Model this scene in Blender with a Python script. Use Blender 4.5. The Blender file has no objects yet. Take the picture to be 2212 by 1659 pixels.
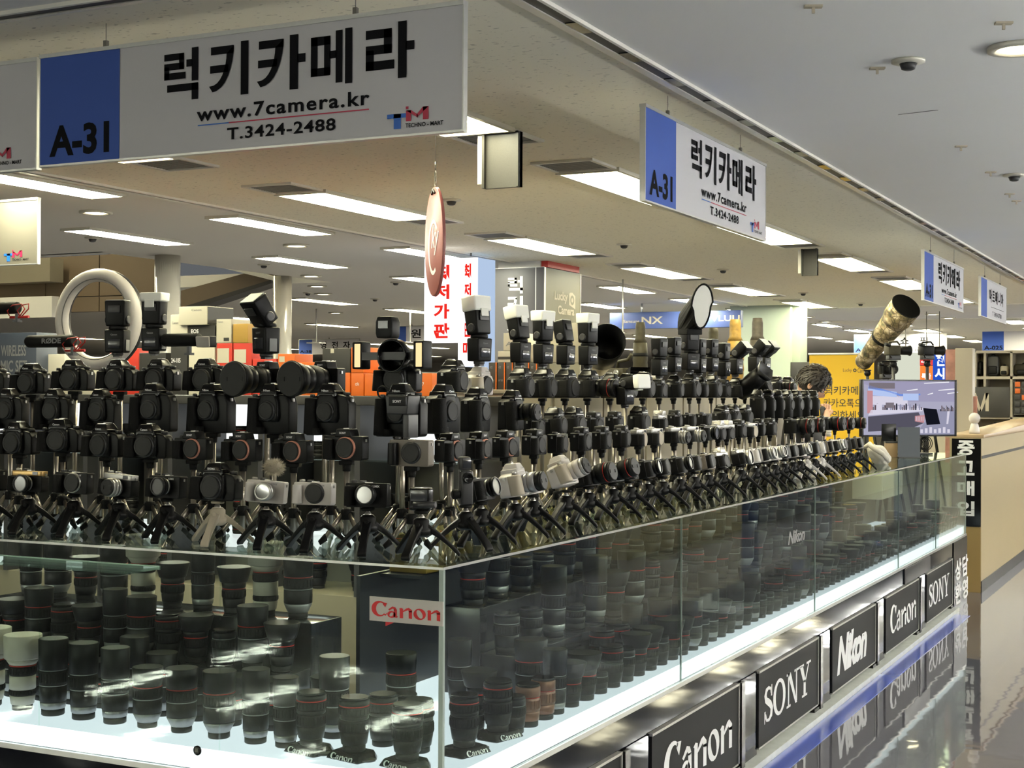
import bpy, bmesh, math, random
from math import sin, cos, pi, radians, sqrt
from mathutils import Vector, Matrix
SC = bpy.context.scene
COL = SC.collection
rnd = random.Random(7)

# ---------------------------------------------------------------- camera (image taken as 2212 x 1659)
FPX, CX, CY = 3150.5, 1106.0, 829.5
YAW, PIT, ROL = 0.456730, 0.0066333, 0.0045533
CAMP = Vector((0, 0, 1.6))
fw = Vector((-sin(YAW) * cos(PIT), cos(YAW) * cos(PIT), sin(PIT)))
rx = Vector((cos(YAW), sin(YAW), 0))
ux = rx.cross(fw)
RX = rx * cos(ROL) + ux * sin(ROL)
UX = ux * cos(ROL) - rx * sin(ROL)
cam = bpy.data.cameras.new('camera')
cam.sensor_width = 36.0
cam.lens = FPX / 2212 * 36.0
cam.clip_start, cam.clip_end = 0.05, 200
camo = bpy.data.objects.new('camera', cam)
COL.objects.link(camo)
camo.matrix_world = Matrix(((RX.x, UX.x, -fw.x, CAMP.x), (RX.y, UX.y, -fw.y, CAMP.y), (RX.z, UX.z, -fw.z, CAMP.z), (0, 0, 0, 1)))
SC.camera = camo

world = bpy.data.worlds.new('hall_ambient')
SC.world = world
world.use_nodes = True
world.node_tree.nodes['Background'].inputs[0].default_value = (0.9, 0.95, 1.0, 1)
world.node_tree.nodes['Background'].inputs[1].default_value = 0.02

SC.view_settings.view_transform = 'Standard'
SC.view_settings.look = 'None'
SC.view_settings.gamma = 1.0
SC.view_settings.use_curve_mapping = False
SC.view_settings.exposure = 2.65
SC.cycles.max_bounces = 10
SC.cycles.transparent_max_bounces = 24
SC.cycles.diffuse_bounces = 4
SC.cycles.glossy_bounces = 5
SC.cycles.transmission_bounces = 4
SC.cycles.caustics_reflective = False
SC.cycles.caustics_refractive = False
SC.cycles.sample_clamp_indirect = 4.0
SC.cycles.use_denoising = True

# tuning of the light, added hung tubes included
TUBE, TUBE_WARM = 16.0, (1.0, 0.93, 0.64)
AISLE_FILL, FRONT_FILL = 2.3, 0.85
CASE_FRONT, CASE_TOP = 0.40, 0.155

# ---------------------------------------------------------------- pixel -> point in the place
def ray(x, y): return RX * ((x - CX) / FPX) - UX * ((y - CY) / FPX) + fw
def at_z(x, y, z):
    d = ray(x, y); return CAMP + d * ((z - CAMP.z) / d.z)
def at_x(x, y, v):
    d = ray(x, y); return CAMP + d * (v / d.x)
def at_y(x, y, v):
    d = ray(x, y); return CAMP + d * (v / d.y)
def at_d(x, y, D): return CAMP + ray(x, y) * D

# ---------------------------------------------------------------- materials
def mat(name, col, rough=0.5, metal=0.0, spec=0.5, noise=0.0, nscale=30.0, bump=0.0, bscale=200.0, coat=0.0, emit=0.0, ecol=None, trans=0.0, sheen=0.0):
    m = bpy.data.materials.new(name); m.use_nodes = True
    nt = m.node_tree; b = nt.nodes['Principled BSDF']
    c = (*col, 1.0) if len(col) == 3 else col
    b.inputs['Base Color'].default_value = c
    b.inputs['Roughness'].default_value = rough
    b.inputs['Metallic'].default_value = metal
    b.inputs['Specular IOR Level'].default_value = spec
    b.inputs['Coat Weight'].default_value = coat
    b.inputs['Transmission Weight'].default_value = trans
    b.inputs['Sheen Weight'].default_value = sheen
    if emit:
        b.inputs['Emission Color'].default_value = (*(ecol or col), 1.0)
        b.inputs['Emission Strength'].default_value = emit
    if noise or bump:
        tc = nt.nodes.new('ShaderNodeTexCoord')
    if noise:
        n = nt.nodes.new('ShaderNodeTexNoise'); n.inputs['Scale'].default_value = nscale; n.inputs['Detail'].default_value = 3
        r = nt.nodes.new('ShaderNodeMix'); r.data_type = 'RGBA'
        r.inputs[6].default_value = tuple(max(0, v * (1 - noise)) for v in c[:3]) + (1,)
        r.inputs[7].default_value = tuple(min(1, v * (1 + noise)) for v in c[:3]) + (1,)
        nt.links.new(tc.outputs['Object'], n.inputs['Vector'])
        nt.links.new(n.outputs['Fac'], r.inputs[0]); nt.links.new(r.outputs[2], b.inputs['Base Color'])
    if bump:
        n2 = nt.nodes.new('ShaderNodeTexNoise'); n2.inputs['Scale'].default_value = bscale; n2.inputs['Detail'].default_value = 2
        bp = nt.nodes.new('ShaderNodeBump'); bp.inputs['Strength'].default_value = bump; bp.inputs['Distance'].default_value = 0.002
        nt.links.new(tc.outputs['Object'], n2.inputs['Vector'])
        nt.links.new(n2.outputs['Fac'], bp.inputs['Height']); nt.links.new(bp.outputs['Normal'], b.inputs['Normal'])
    return m

def emat(name, col, strength):
    m = bpy.data.materials.new(name); m.use_nodes = True
    nt = m.node_tree; nt.nodes.clear()
    e = nt.nodes.new('ShaderNodeEmission'); o = nt.nodes.new('ShaderNodeOutputMaterial')
    e.inputs[0].default_value = (*col, 1); e.inputs[1].default_value = strength
    nt.links.new(e.outputs[0], o.inputs[0]); return m

def glassmat(name, tint=(0.93, 0.98, 0.95), rough=0.0, ior=1.48):
    m = bpy.data.materials.new(name); m.use_nodes = True
    nt = m.node_tree; nt.nodes.clear()
    o = nt.nodes.new('ShaderNodeOutputMaterial'); mx = nt.nodes.new('ShaderNodeMixShader')
    t = nt.nodes.new('ShaderNodeBsdfTransparent'); g = nt.nodes.new('ShaderNodeBsdfGlossy'); f = nt.nodes.new('ShaderNodeFresnel')
    t.inputs[0].default_value = (*tint, 1); g.inputs['Roughness'].default_value = rough
    g.inputs[0].default_value = (0.95, 1, 0.98, 1)
    ge = nt.nodes.new('ShaderNodeNewGeometry'); mr = nt.nodes.new('ShaderNodeMapRange')      # the pane's rear face reflects like its front face
    mr.inputs['To Min'].default_value = ior; mr.inputs['To Max'].default_value = 1 / ior
    nt.links.new(ge.outputs['Backfacing'], mr.inputs['Value']); nt.links.new(mr.outputs['Result'], f.inputs[0])
    nt.links.new(f.outputs[0], mx.inputs[0]); nt.links.new(t.outputs[0], mx.inputs[1]); nt.links.new(g.outputs[0], mx.inputs[2])
    nt.links.new(mx.outputs[0], o.inputs[0]); return m

M = {}
M['black'] = mat('black_plastic', (0.004, 0.004, 0.0043), 0.42, spec=.2, noise=.15)
M['blackgloss'] = mat('black_gloss', (0.004, 0.004, 0.0044), 0.2, spec=.32)
M['rubber'] = mat('black_rubber', (0.004, 0.004, 0.0039), 0.62, spec=.18, bump=.5, bscale=900)
M['grip'] = mat('grip_rubber', (0.0045, 0.0044, 0.0042), 0.6, spec=.18, bump=.6, bscale=700)
M['cap'] = mat('cap_plastic', (0.014, 0.0137, 0.013), 0.5, spec=.3, noise=.1)
M['dark'] = mat('dark_grey_plastic', (0.028, 0.028, 0.03), 0.4)
M['grey'] = mat('grey_plastic', (0.16, 0.155, 0.145), 0.4)
M['cine'] = mat('cine_grey_plastic', (0.15, 0.13, 0.105), 0.45, noise=.08)
M['silver'] = mat('silver_metal', (0.42, 0.41, 0.39), 0.36, 0.8)
M['steel'] = mat('steel_tube', (0.30, 0.27, 0.225), 0.3, 0.9)
M['white'] = mat('white_plastic', (0.55, 0.52, 0.49), 0.4, spec=.35)
M['cream'] = mat('cream_plastic', (0.45, 0.40, 0.31), 0.45, spec=.3)
M['pink'] = mat('pink_mount_ring', (0.62, 0.28, 0.2), 0.35, 0.3)
M['red'] = mat('red_ring', (0.5, 0.02, 0.015), 0.35)
M['gold'] = mat('gold_metal', (0.45, 0.3, 0.12), 0.3, 0.8)
M['copper'] = mat('brown_lens_barrel', (0.22, 0.1, 0.06), 0.35, 0.3)
M['glasslens'] = mat('lens_glass', (0.004, 0.005, 0.008), 0.04, coat=1.0)
M['mirrorlens'] = mat('bright_lens_glass', (0.25, 0.25, 0.25), 0.08, 0.6)
M['ink'] = mat('white_print', (0.75, 0.75, 0.75), 0.5)
M['inkgrey'] = mat('grey_print', (0.2, 0.2, 0.2), 0.5)
M['inkblack'] = mat('black_print', (0.010, 0.010, 0.012), 0.85, spec=.08)
M['inkred'] = mat('red_print', (0.62, 0.01, 0.015), 0.45)
M['inkblue'] = mat('blue_print', (0.012, 0.13, 0.55), 0.45)
M['inkpink'] = mat('crimson_print', (0.5, 0.012, 0.06), 0.45)
M['scr'] = mat('screen_glass', (0.03, 0.032, 0.038), 0.12)
M['diffw'] = mat('white_diffuser', (0.88, 0.88, 0.82), 0.45, spec=.3)
M['whitelens'] = mat('white_lens_barrel', (0.55, 0.52, 0.45), 0.4, noise=.05)
M['lensblk'] = mat('lens_barrel_black', (0.005, 0.005, 0.0053), 0.36, spec=.28)
M['lensring'] = mat('ribbed_rubber_ring', (0.004, 0.004, 0.004), 0.55, spec=.2, bump=.4, bscale=500)
M['lenssil'] = mat('lens_silver_band', (0.34, 0.34, 0.35), 0.35, 0.6)
M['olive'] = mat('olive_cover', (0.035, 0.030, 0.016), 0.6, spec=.3, noise=.4, nscale=40)
M['camogold'] = mat('gold_camo_cover', (0.24, 0.14, 0.02), 0.6, noise=.5, nscale=45)
M['camogrey'] = mat('grey_camo_cover', (0.055, 0.046, 0.033), 0.6, noise=.5, nscale=45)
M['void'] = mat('matt_black_lining', (0.002, 0.002, 0.002), 0.9, spec=.05)
M['glass'] = glassmat('showcase_glass')
M['glassedge'] = mat('glass_edge', (0.35, 0.42, 0.39), 0.25, 0.2, emit=0)
M['alu'] = mat('brushed_aluminium', (0.62, 0.62, 0.6), 0.32, 0.8, noise=.06, nscale=60)
M['pianoblk'] = mat('black_lacquer_panel', (0.004, 0.005, 0.009), 0.06, spec=.09)
M['plate'] = mat('charcoal_plate', (0.013, 0.013, 0.013), 0.55, spec=.12)

# ---------------------------------------------------------------- mesh builder
class MB:
    def __init__(s): s.V, s.F, s.I, s.S = [], [], [], []
    def add(s, vs, fs, mi=0, sm=False, mtx=None):
        o = len(s.V)
        for v in vs:
            v = Vector(v)
            s.V.append(mtx @ v if mtx is not None else v)
        for f in fs:
            s.F.append([i + o for i in f]); s.I.append(mi); s.S.append(sm)
        return s
    def bm(s, b, mi=0, sm=False, mtx=None):
        b.verts.index_update()
        s.add([v.co.copy() for v in b.verts], [[v.index for v in f.verts] for f in b.faces], mi, sm, mtx); b.free(); return s
    def box(s, x0, x1, y0, y1, z0, z1, mi=0, bev=0.0, seg=2, mtx=None):
        vs = [(x0, y0, z0), (x1, y0, z0), (x1, y1, z0), (x0, y1, z0), (x0, y0, z1), (x1, y0, z1), (x1, y1, z1), (x0, y1, z1)]
        fs = [(3, 2, 1, 0), (4, 5, 6, 7), (0, 1, 5, 4), (1, 2, 6, 5), (2, 3, 7, 6), (3, 0, 4, 7)]
        return s.solid(vs, fs, mi, bev, seg, mtx)
    def solid(s, vs, fs, mi=0, bev=0.0, seg=2, mtx=None):
        if not bev: return s.add(vs, fs, mi, False, mtx)
        b = bmesh.new(); bv = [b.verts.new(v) for v in vs]
        for f in fs:
            b.faces.new([bv[i] for i in f])
        b.normal_update()
        es = [e for e in b.edges if len(e.link_faces) == 2 and e.calc_face_angle(0) > 0.45]
        bmesh.ops.bevel(b, geom=es, offset=bev, segments=seg, affect='EDGES', profile=0.6, clamp_overlap=True)
        return s.bm(b, mi, True, mtx)
    def prism(s, poly, a, b, axis='y', mi=0, bev=0.0, seg=2, mtx=None, sc=1.0, off=(0, 0)):
        # poly: 2-D outline; axis: extrusion axis; sc/off: scale and shift of the far end
        n = len(poly)
        cx = sum(p[0] for p in poly) / n; cy = sum(p[1] for p in poly) / n
        far = [((p[0] - cx) * sc + cx + off[0], (p[1] - cy) * sc + cy + off[1]) for p in poly]
        def P(p, t): return {'x': (t, p[0], p[1]), 'y': (p[0], t, p[1]), 'z': (p[0], p[1], t)}[axis]
        vs = [P(p, a) for p in poly] + [P(p, b) for p in far]
        fs = [tuple(range(n))[::-1], tuple(range(n, 2 * n))] + [(i, (i + 1) % n, n + (i + 1) % n, n + i) for i in range(n)]
        b_ = bmesh.new(); bv = [b_.verts.new(v) for v in vs]
        for f in fs: b_.faces.new([bv[i] for i in f])
        bmesh.ops.recalc_face_normals(b_, faces=b_.faces)
        if bev:
            es = [e for e in b_.edges if e.calc_face_angle(0) > 0.45]
            bmesh.ops.bevel(b_, geom=es, offset=bev, segments=seg, affect='EDGES', profile=0.6, clamp_overlap=True)
        return s.bm(b_, mi, bool(bev), mtx)
    def lathe(s, prof, n=24, mi=0, mtx=None, sm=True, mis=None, open_end=False):
        # prof: (r, z) along +z; mis: material per segment
        o = len(s.V); k = len(prof)
        for r, z in prof:
            for i in range(n):
                a = 2 * pi * i / n; v = Vector((r * cos(a), r * sin(a), z))
                s.V.append(mtx @ v if mtx is not None else v)
        for j in range(k - 1):
            for i in range(n):
                a, b = o + j * n + i, o + j * n + (i + 1) % n
                s.F.append([a, b, b + n, a + n]); s.I.append(mis[j] if mis else mi)
                flat = abs(prof[j][1] - prof[j + 1][1]) < 1e-6
                s.S.append(sm and not flat)
        if prof[0][0] > 1e-6: s.F.append([o + i for i in range(n)][::-1]); s.I.append(mis[0] if mis else mi); s.S.append(False)
        if prof[-1][0] > 1e-6 and not open_end: s.F.append([o + (k - 1) * n + i for i in range(n)]); s.I.append(mis[-1] if mis else mi); s.S.append(False)
        return s
    def tube(s, pts, r, n=8, mi=0, mtx=None, closed=False):
        pts = [Vector(p) for p in pts]; k = len(pts)
        rs = r if isinstance(r, (list, tuple)) else [r] * k
        o = len(s.V); up = Vector((0, 0, 1)); prev = None
        for j in range(k):
            if closed: t = (pts[(j + 1) % k] - pts[j - 1]).normalized()
            else: t = (pts[min(j + 1, k - 1)] - pts[max(j - 1, 0)]).normalized()
            if prev is None:
                a = t.cross(up)
                if a.length < 1e-3: a = t.cross(Vector((1, 0, 0)))
                a.normalize()
            else:
                a = (prev - t * prev.dot(t)).normalized()
            prev = a; b = t.cross(a)
            for i in range(n):
                an = 2 * pi * i / n; v = pts[j] + (a * cos(an) + b * sin(an)) * rs[j]
                s.V.append(mtx @ v if mtx is not None else v)
        for j in range(k if closed else k - 1):
            j2 = (j + 1) % k
            for i in range(n):
                s.F.append([o + j * n + i, o + j * n + (i + 1) % n, o + j2 * n + (i + 1) % n, o + j2 * n + i]); s.I.append(mi); s.S.append(True)
        if not closed:
            s.F.append([o + i for i in range(n)][::-1]); s.I.append(mi); s.S.append(False)
            s.F.append([o + (k - 1) * n + i for i in range(n)]); s.I.append(mi); s.S.append(False)
        return s
    def sphere(s, c, r, mi=0, n=16, m=10, mtx=None, sc=(1, 1, 1)):
        c = Vector(c); vs = []; fs = []
        for j in range(m + 1):
            th = pi * j / m
            for i in range(n):
                ph = 2 * pi * i / n
                vs.append(c + Vector((r * sc[0] * sin(th) * cos(ph), r * sc[1] * sin(th) * sin(ph), r * sc[2] * cos(th))))
        for j in range(m):
            for i in range(n):
                fs.append((j * n + i, (j + 1) * n + i, (j + 1) * n + (i + 1) % n, j * n + (i + 1) % n))
        return s.add(vs, fs, mi, True, mtx)
    def mesh(s, name, mats):
        me = bpy.data.meshes.new(name)
        me.from_pydata([tuple(v) for v in s.V], [], s.F)
        for m in (mats if isinstance(mats, (list, tuple)) else [mats]): me.materials.append(M[m] if isinstance(m, str) else m)
        me.polygons.foreach_set('material_index', s.I); me.polygons.foreach_set('use_smooth', s.S)
        me.validate(); me.update(); return me

def T(x=0, y=0, z=0): return Matrix.Translation((x, y, z))
def RZ(a): return Matrix.Rotation(a, 4, 'Z')
def RXm(a): return Matrix.Rotation(a, 4, 'X')
def RYm(a): return Matrix.Rotation(a, 4, 'Y')
FRONT = RXm(pi / 2)            # +z of a lathe turned to -y (a camera's front)

def setp(o, label=None, cat=None, group=None, kind=None):
    if label: o['label'] = label
    if cat: o['category'] = cat
    if group: o['group'] = group
    if kind: o['kind'] = kind
    return o
def link(name, me, parent=None):
    o = bpy.data.objects.new(name, me); COL.objects.link(o)
    if parent is not None: o.parent = parent
    return o
def single(name, mb, mats, label=None, cat=None, group=None, kind=None, parent=None):
    return setp(link(name, mb.mesh(name, mats), parent), label, cat, group, kind)
def struct(name, mb, mats, parent=None):
    return single(name, mb, mats, kind='structure', parent=parent)
def empty(name, loc, label, cat, group=None, rz=0.0, mtx=None):
    o = bpy.data.objects.new(name, None); COL.objects.link(o); o.empty_display_size = .05
    if mtx is not None: o.matrix_world = mtx
    else:
        o.location = loc; o.rotation_euler = (0, 0, rz)
    return setp(o, label, cat, group)

class Kit:
    """One kind of thing with its parts: (name, mesh, index of the parent part, label)."""
    def __init__(s, name, cat): s.name, s.cat, s.parts = name, cat, []
    def part(s, name, mb, mats, parent=None, label=None):
        s.parts.append((name, mb.mesh(name, mats), parent, label)); return len(s.parts) - 1
    def put(s, loc, rz=0.0, label='', group=None, tilt=0.0, roll=0.0, scale=1.0, mtx=None, skip=()):
        o = bpy.data.objects.new(s.name, None); COL.objects.link(o); o.empty_display_size = .03
        o.matrix_world = mtx if mtx is not None else T(*loc) @ RZ(rz) @ RXm(tilt) @ RYm(roll) @ Matrix.Scale(scale, 4)
        setp(o, label, s.cat, group); made = []
        for nm, me, par, lb in s.parts:
            if nm in skip or (par is not None and made[par] is None):
                made.append(None); continue
            c = bpy.data.objects.new(nm, me); COL.objects.link(c)
            c.parent = o if par is None else made[par]
            if lb: c['label'] = lb
            made.append(c)
        return o

ORD = 'first second third fourth fifth sixth seventh eighth ninth tenth eleventh twelfth thirteenth fourteenth fifteenth sixteenth seventeenth eighteenth nineteenth'.split()
def nth(i):
    i += 1
    if i < 20: return ORD[i - 1]
    tens = {2: 'twent', 3: 'thirt', 4: 'fort', 5: 'fift', 6: 'sixt', 7: 'sevent', 8: 'eight', 9: 'ninet'}[i // 10]
    return tens + 'ieth' if i % 10 == 0 else tens + 'y-' + ORD[i % 10 - 1]

# ---------------------------------------------------------------- writing
def textgeo(body, size=1.0, bold=0.0, shear=0.0, align='LEFT', space=1.0, sx=1.0):
    cu = bpy.data.curves.new('txt', 'FONT'); cu.body = body; cu.size = size; cu.offset = bold * size; cu.shear = shear
    cu.align_x = align; cu.space_character = space; cu.resolution_u = 3; cu.fill_mode = 'FRONT'
    o = bpy.data.objects.new('txt', cu); COL.objects.link(o)
    dg = bpy.context.evaluated_depsgraph_get(); me = bpy.data.meshes.new_from_object(o.evaluated_get(dg))
    vs = [(v.co.x * sx, v.co.y, 0.0) for v in me.vertices]; fs = [tuple(p.vertices) for p in me.polygons]
    bpy.data.objects.remove(o); bpy.data.curves.remove(cu); bpy.data.meshes.remove(me)
    return vs, fs
def fit(vs, x0, x1, y0, y1):
    """stretch flat letters into a box"""
    ax, bx = min(v[0] for v in vs), max(v[0] for v in vs); ay, by = min(v[1] for v in vs), max(v[1] for v in vs)
    return [(x0 + (v[0] - ax) / (bx - ax) * (x1 - x0), y0 + (v[1] - ay) / (by - ay) * (y1 - y0), v[2]) for v in vs]
def put_text(mb, body, box, mtx, mi=0, bold=0.02, shear=0.0, space=1.0):
    vs, fs = textgeo(body, 1.0, bold, shear, space=space)
    if vs: mb.add(fit(vs, *box), fs, mi, False, mtx)
    return mb
def rects(rs): return [[(a, c), (b, c), (b, d), (a, d)] for a, b, c, d in rs]
def kieuk(x0, x1, y0, y1, t):
    """the letter with a curved leg, top bar and middle bar"""
    w, h = x1 - x0, y1 - y0; out, inn = [], []
    for i in range(9):
        u = i / 8; a = u * pi / 2
        out.append((x0 + .02 * w + (w * .98) * cos(a) ** .8 * 1.0 if i < 8 else x0 + .12 * w, y1 - h * sin(a) ** 1.15))
        inn.append((max(x0, x0 - .02 * w + (w * .98 - t * 1.02) * cos(a) ** .8) if i < 8 else x0 - .02 * w, y1 - t - (h - t * 1.75) * sin(a) ** 1.15))
    polys = [[out[i], out[i + 1], inn[i + 1], inn[i]] for i in range(8)]
    return polys + rects([(x0 + .05 * w, x1 - .02 * w, y1 - t, y1), (x0 + .02 * w, x1 - t * .9, y1 - .52 * h - t * .35, y1 - .52 * h + t * .6)])
def rieul(x0, x1, y0, y1, t):
    ym = (y0 + y1) / 2
    return rects([(x0, x1, y1 - t, y1), (x1 - t, x1, ym - t / 2, y1), (x0, x1, ym - t / 2, ym + t / 2), (x0, x0 + t, y0, ym), (x0, x1 + t * .3, y0, y0 + t)])
GLY = {
    '럭': lambda: rieul(.04, .56, .42, .92, .13) + rects([(.76, .93, .36, 1.0), (.62, .78, .64, .78), (.12, .93, .18, .32), (.76, .93, 0, .32)]),
    '키': lambda: kieuk(.02, .60, .1, .95, .15) + rects([(.76, .94, 0, 1)]),
    '카': lambda: kieuk(.02, .56, .1, .95, .15) + rects([(.68, .85, 0, 1), (.83, 1.0, .48, .64)]),
    '메': lambda: rects([(.02, .46, .74, .9), (.02, .46, .18, .33), (.02, .17, .18, .9), (.32, .46, .18, .9), (.44, .6, .48, .62), (.58, .73, .03, .98), (.79, .95, 0, 1)]),
    '라': lambda: rieul(.04, .56, .18, .9, .16) + rects([(.68, .85, 0, 1), (.83, 1.0, .48, .64)]),
}
def put_glyph(mb, ch, box, mtx, mi=0):
    x0, x1, y0, y1 = box
    for pl in GLY[ch]():
        mb.add([(x0 + p[0] * (x1 - x0), y0 + p[1] * (y1 - y0), 0) for p in pl], [tuple(range(len(pl)))], mi, False, mtx)
def ring2(cx, cy, a, b, ia, ib, a0, a1, n=22, sl=0.0, dx=0.0, dy=0.0):
    """crescent or ring between two ellipses, from angle a0 to a1"""
    out = []
    for i in range(n):
        t0, t1 = a0 + (a1 - a0) * i / n, a0 + (a1 - a0) * (i + 1) / n
        def o(t): return (cx + a * cos(t), cy + b * sin(t))
        def q(t): return (cx + dx + ia * cos(t) + sl * sin(t), cy + dy + ib * sin(t))
        out.append([o(t0), o(t1), q(t1), q(t0)])
    return out
def logo_canon():
    P = ring2(.40, .50, .40, .50, .235, .40, radians(50), radians(318), dx=.07)
    P += [[(.60, .93), (.80, .90), (.70, .62), (.58, .80)], [(.62, .12), (.70, .17), (.84, .30), (.72, .07)]]
    def n(x, w=.62):
        s = .17
        return [[(x, .0), (x + s, .0), (x + s, .62), (x + .06, .66), (x - .05, .58), (x, .56)],
                [(x + s, .48), (x + w * .55, .66), (x + w * .75, .70), (x + w, .56), (x + w, .42), (x + w - s, .44), (x + w - s - .02, .55), (x + s, .40)],
                [(x + w - s, .02), (x + w, .0), (x + w, .5), (x + w - s, .5)]]
    a = .80
    P += ring2(a + .22, .19, .21, .22, .09, .13, 0, 2 * pi, 16, .04)
    P += [[(a + .33, .02), (a + .50, .0), (a + .56, .08), (a + .50, .12), (a + .50, .52), (a + .34, .52)], [(a + .05, .50), (a + .12, .44), (a + .3, .58), (a + .36, .46), (a + .50, .50), (a + .42, .66), (a + .27, .71)]]
    P += n(1.44); P += ring2(2.44, .34, .31, .36, .14, .27, 0, 2 * pi, 20, -.07); P += n(2.84)
    return P
def logo_sony():
    P = []
    def S(x):
        pts = [(.50, .78), (.44, .90), (.30, .95), (.16, .91), (.09, .78), (.14, .64), (.28, .56), (.42, .47), (.52, .34), (.48, .15), (.34, .05), (.18, .07), (.08, .24)]
        ws = [.07, .05, .06, .09, .1, .11, .12, .12, .11, .1, .06, .05, .07]
        q = []
        for i, p in enumerate(pts):
            a, b = pts[max(0, i - 1)], pts[min(len(pts) - 1, i + 1)]
            d = Vector((b[0] - a[0], b[1] - a[1])).normalized(); nrm = Vector((-d.y, d.x)) * ws[i] * .8
            q.append(((x + p[0] + nrm.x, p[1] + nrm.y), (x + p[0] - nrm.x, p[1] - nrm.y)))
        r = [[q[i][0], q[i][1], q[i + 1][1], q[i + 1][0]] for i in range(len(q) - 1)]
        return r + [[(x + .46, .68), (x + .55, .68), (x + .55, 1.0), (x + .50, 1.0)], [(x + .02, .0), (x + .06, .0), (x + .11, .34), (x + .02, .34)]]
    P += S(0) + ring2(1.06, .5, .44, .52, .26, .42, 0, 2 * pi, 26)
    x = 1.58
    P += rects([(x + .1, x + .19, .05, .95), (x, x + .3, 0, .07), (x + .7, x + .79, .05, 1), (x + .58, x + .92, .93, 1), (x, x + .24, .93, 1)])
    P += [[(x + .08, 1), (x + .30, 1), (x + .79, 0), (x + .66, 0)]]
    x = 2.52
    P += [[(x + .06, .97), (x + .30, .97), (x + .53, .45), (x + .36, .42)], [(x + .75, .97), (x + .83, .97), (x + .53, .42), (x + .44, .45)]]
    P += rects([(x, x + .38, .93, 1), (x + .6, x + .95, .93, 1), (x + .36, x + .53, .05, .5), (x + .24, x + .65, 0, .07)])
    return P
def put_polys(mb, polys, box, mtx, mi=0):
    xs = [p[0] for pl in polys for p in pl]; ys = [p[1] for pl in polys for p in pl]
    ax, bx, ay, by = min(xs), max(xs), min(ys), max(ys); x0, x1, y0, y1 = box
    for pl in polys:
        mb.add([(x0 + (p[0] - ax) / (bx - ax) * (x1 - x0), y0 + (p[1] - ay) / (by - ay) * (y1 - y0), 0) for p in pl], [tuple(range(len(pl)))], mi, False, mtx)
def frame_mtx(o, ex, ey):
    """plane with x along ex, y along ey, seated at o"""
    ex, ey = Vector(ex).normalized(), Vector(ey).normalized(); n = ex.cross(ey)
    return Matrix(((ex.x, ey.x, n.x, o[0]), (ex.y, ey.y, n.y, o[1]), (ex.z, ey.z, n.z, o[2]), (0, 0, 0, 1)))
def faceY(x, y, z): return frame_mtx((x, y, z), (1, 0, 0), (0, 0, 1))      # faces -y, x to the right
def faceX(x, y, z): return frame_mtx((x, y, z), (0, 1, 0), (0, 0, 1))      # faces +x
# ================================================================ the hall: floor, ceilings, walls
X0, Y0, ZT, ZS = -1.848, 3.355, 1.15, 0.515       # glass corner of the counter, its top, its lit shelf
CZ = 2.70

def floor_mat():
    m = mat('glossy_floor_tile', (0.09, 0.087, 0.103), 0.035, spec=0.55)
    nt = m.node_tree; b = nt.nodes['Principled BSDF']
    tc = nt.nodes.new('ShaderNodeTexCoord')
    br = nt.nodes.new('ShaderNodeTexBrick'); br.offset = 0.0
    br.inputs['Color1'].default_value = (0.086, 0.083, 0.099, 1); br.inputs['Color2'].default_value = (0.094, 0.091, 0.107, 1)
    br.inputs['Mortar'].default_value = (0.05, 0.048, 0.058, 1); br.inputs['Scale'].default_value = 1.0
    br.inputs['Mortar Size'].default_value = 0.0025; br.inputs['Brick Width'].default_value = 0.6; br.inputs['Row Height'].default_value = 0.6
    nt.links.new(tc.outputs['Object'], br.inputs['Vector']); nt.links.new(br.outputs['Color'], b.inputs['Base Color'])
    n = nt.nodes.new('ShaderNodeTexNoise'); n.inputs['Scale'].default_value = 6.0; n.inputs['Detail'].default_value = 1.0
    bp = nt.nodes.new('ShaderNodeBump'); bp.inputs['Strength'].default_value = 0.25; bp.inputs['Distance'].default_value = 0.0022
    nt.links.new(tc.outputs['Object'], n.inputs['Vector']); nt.links.new(n.outputs['Fac'], bp.inputs['Height']); nt.links.new(bp.outputs['Normal'], b.inputs['Normal'])
    return m
M['floor'] = floor_mat()
def ceil_mat(name, col, speck):
    m = mat(name, col, 0.85, spec=.2)
    nt = m.node_tree; b = nt.nodes['Principled BSDF']
    tc = nt.nodes.new('ShaderNodeTexCoord'); mp = nt.nodes.new('ShaderNodeMapping'); mp.inputs['Scale'].default_value = (38, 75, 1)
    n = nt.nodes.new('ShaderNodeTexNoise'); n.inputs['Scale'].default_value = 1.0; n.inputs['Detail'].default_value = 2
    cr = nt.nodes.new('ShaderNodeValToRGB'); cr.color_ramp.elements[0].position = .30; cr.color_ramp.elements[1].position = .36
    cr.color_ramp.elements[0].color = tuple(c * (1 - speck) for c in col) + (1,); cr.color_ramp.elements[1].color = (*col, 1)
    nt.links.new(tc.outputs['Object'], mp.inputs['Vector']); nt.links.new(mp.outputs['Vector'], n.inputs['Vector'])
    nt.links.new(n.outputs['Fac'], cr.inputs['Fac']); nt.links.new(cr.outputs['Color'], b.inputs['Base Color'])
    return m
M['ceilshop'] = ceil_mat('fissured_ceiling_tile', (0.86, 0.83, 0.70), .38)
M['ceilaisle'] = mat('smooth_aisle_ceiling', (0.84, 0.84, 0.83), 0.8, noise=.03, nscale=1.5)
M['ceilrear'] = mat('white_ceiling', (0.78, 0.76, 0.70), 0.8)
M['wall'] = mat('wall_paint', (0.5, 0.47, 0.42), 0.7, noise=.05, nscale=2)
M['trimdark'] = mat('dark_slot', (0.03, 0.028, 0.028), 0.5)
M['trimlite'] = mat('pale_metal_strip', (0.6, 0.59, 0.56), 0.35, 0.3)
M['blueline'] = mat('blue_floor_tape', (0.05, 0.09, 0.42), 0.15)
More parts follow.
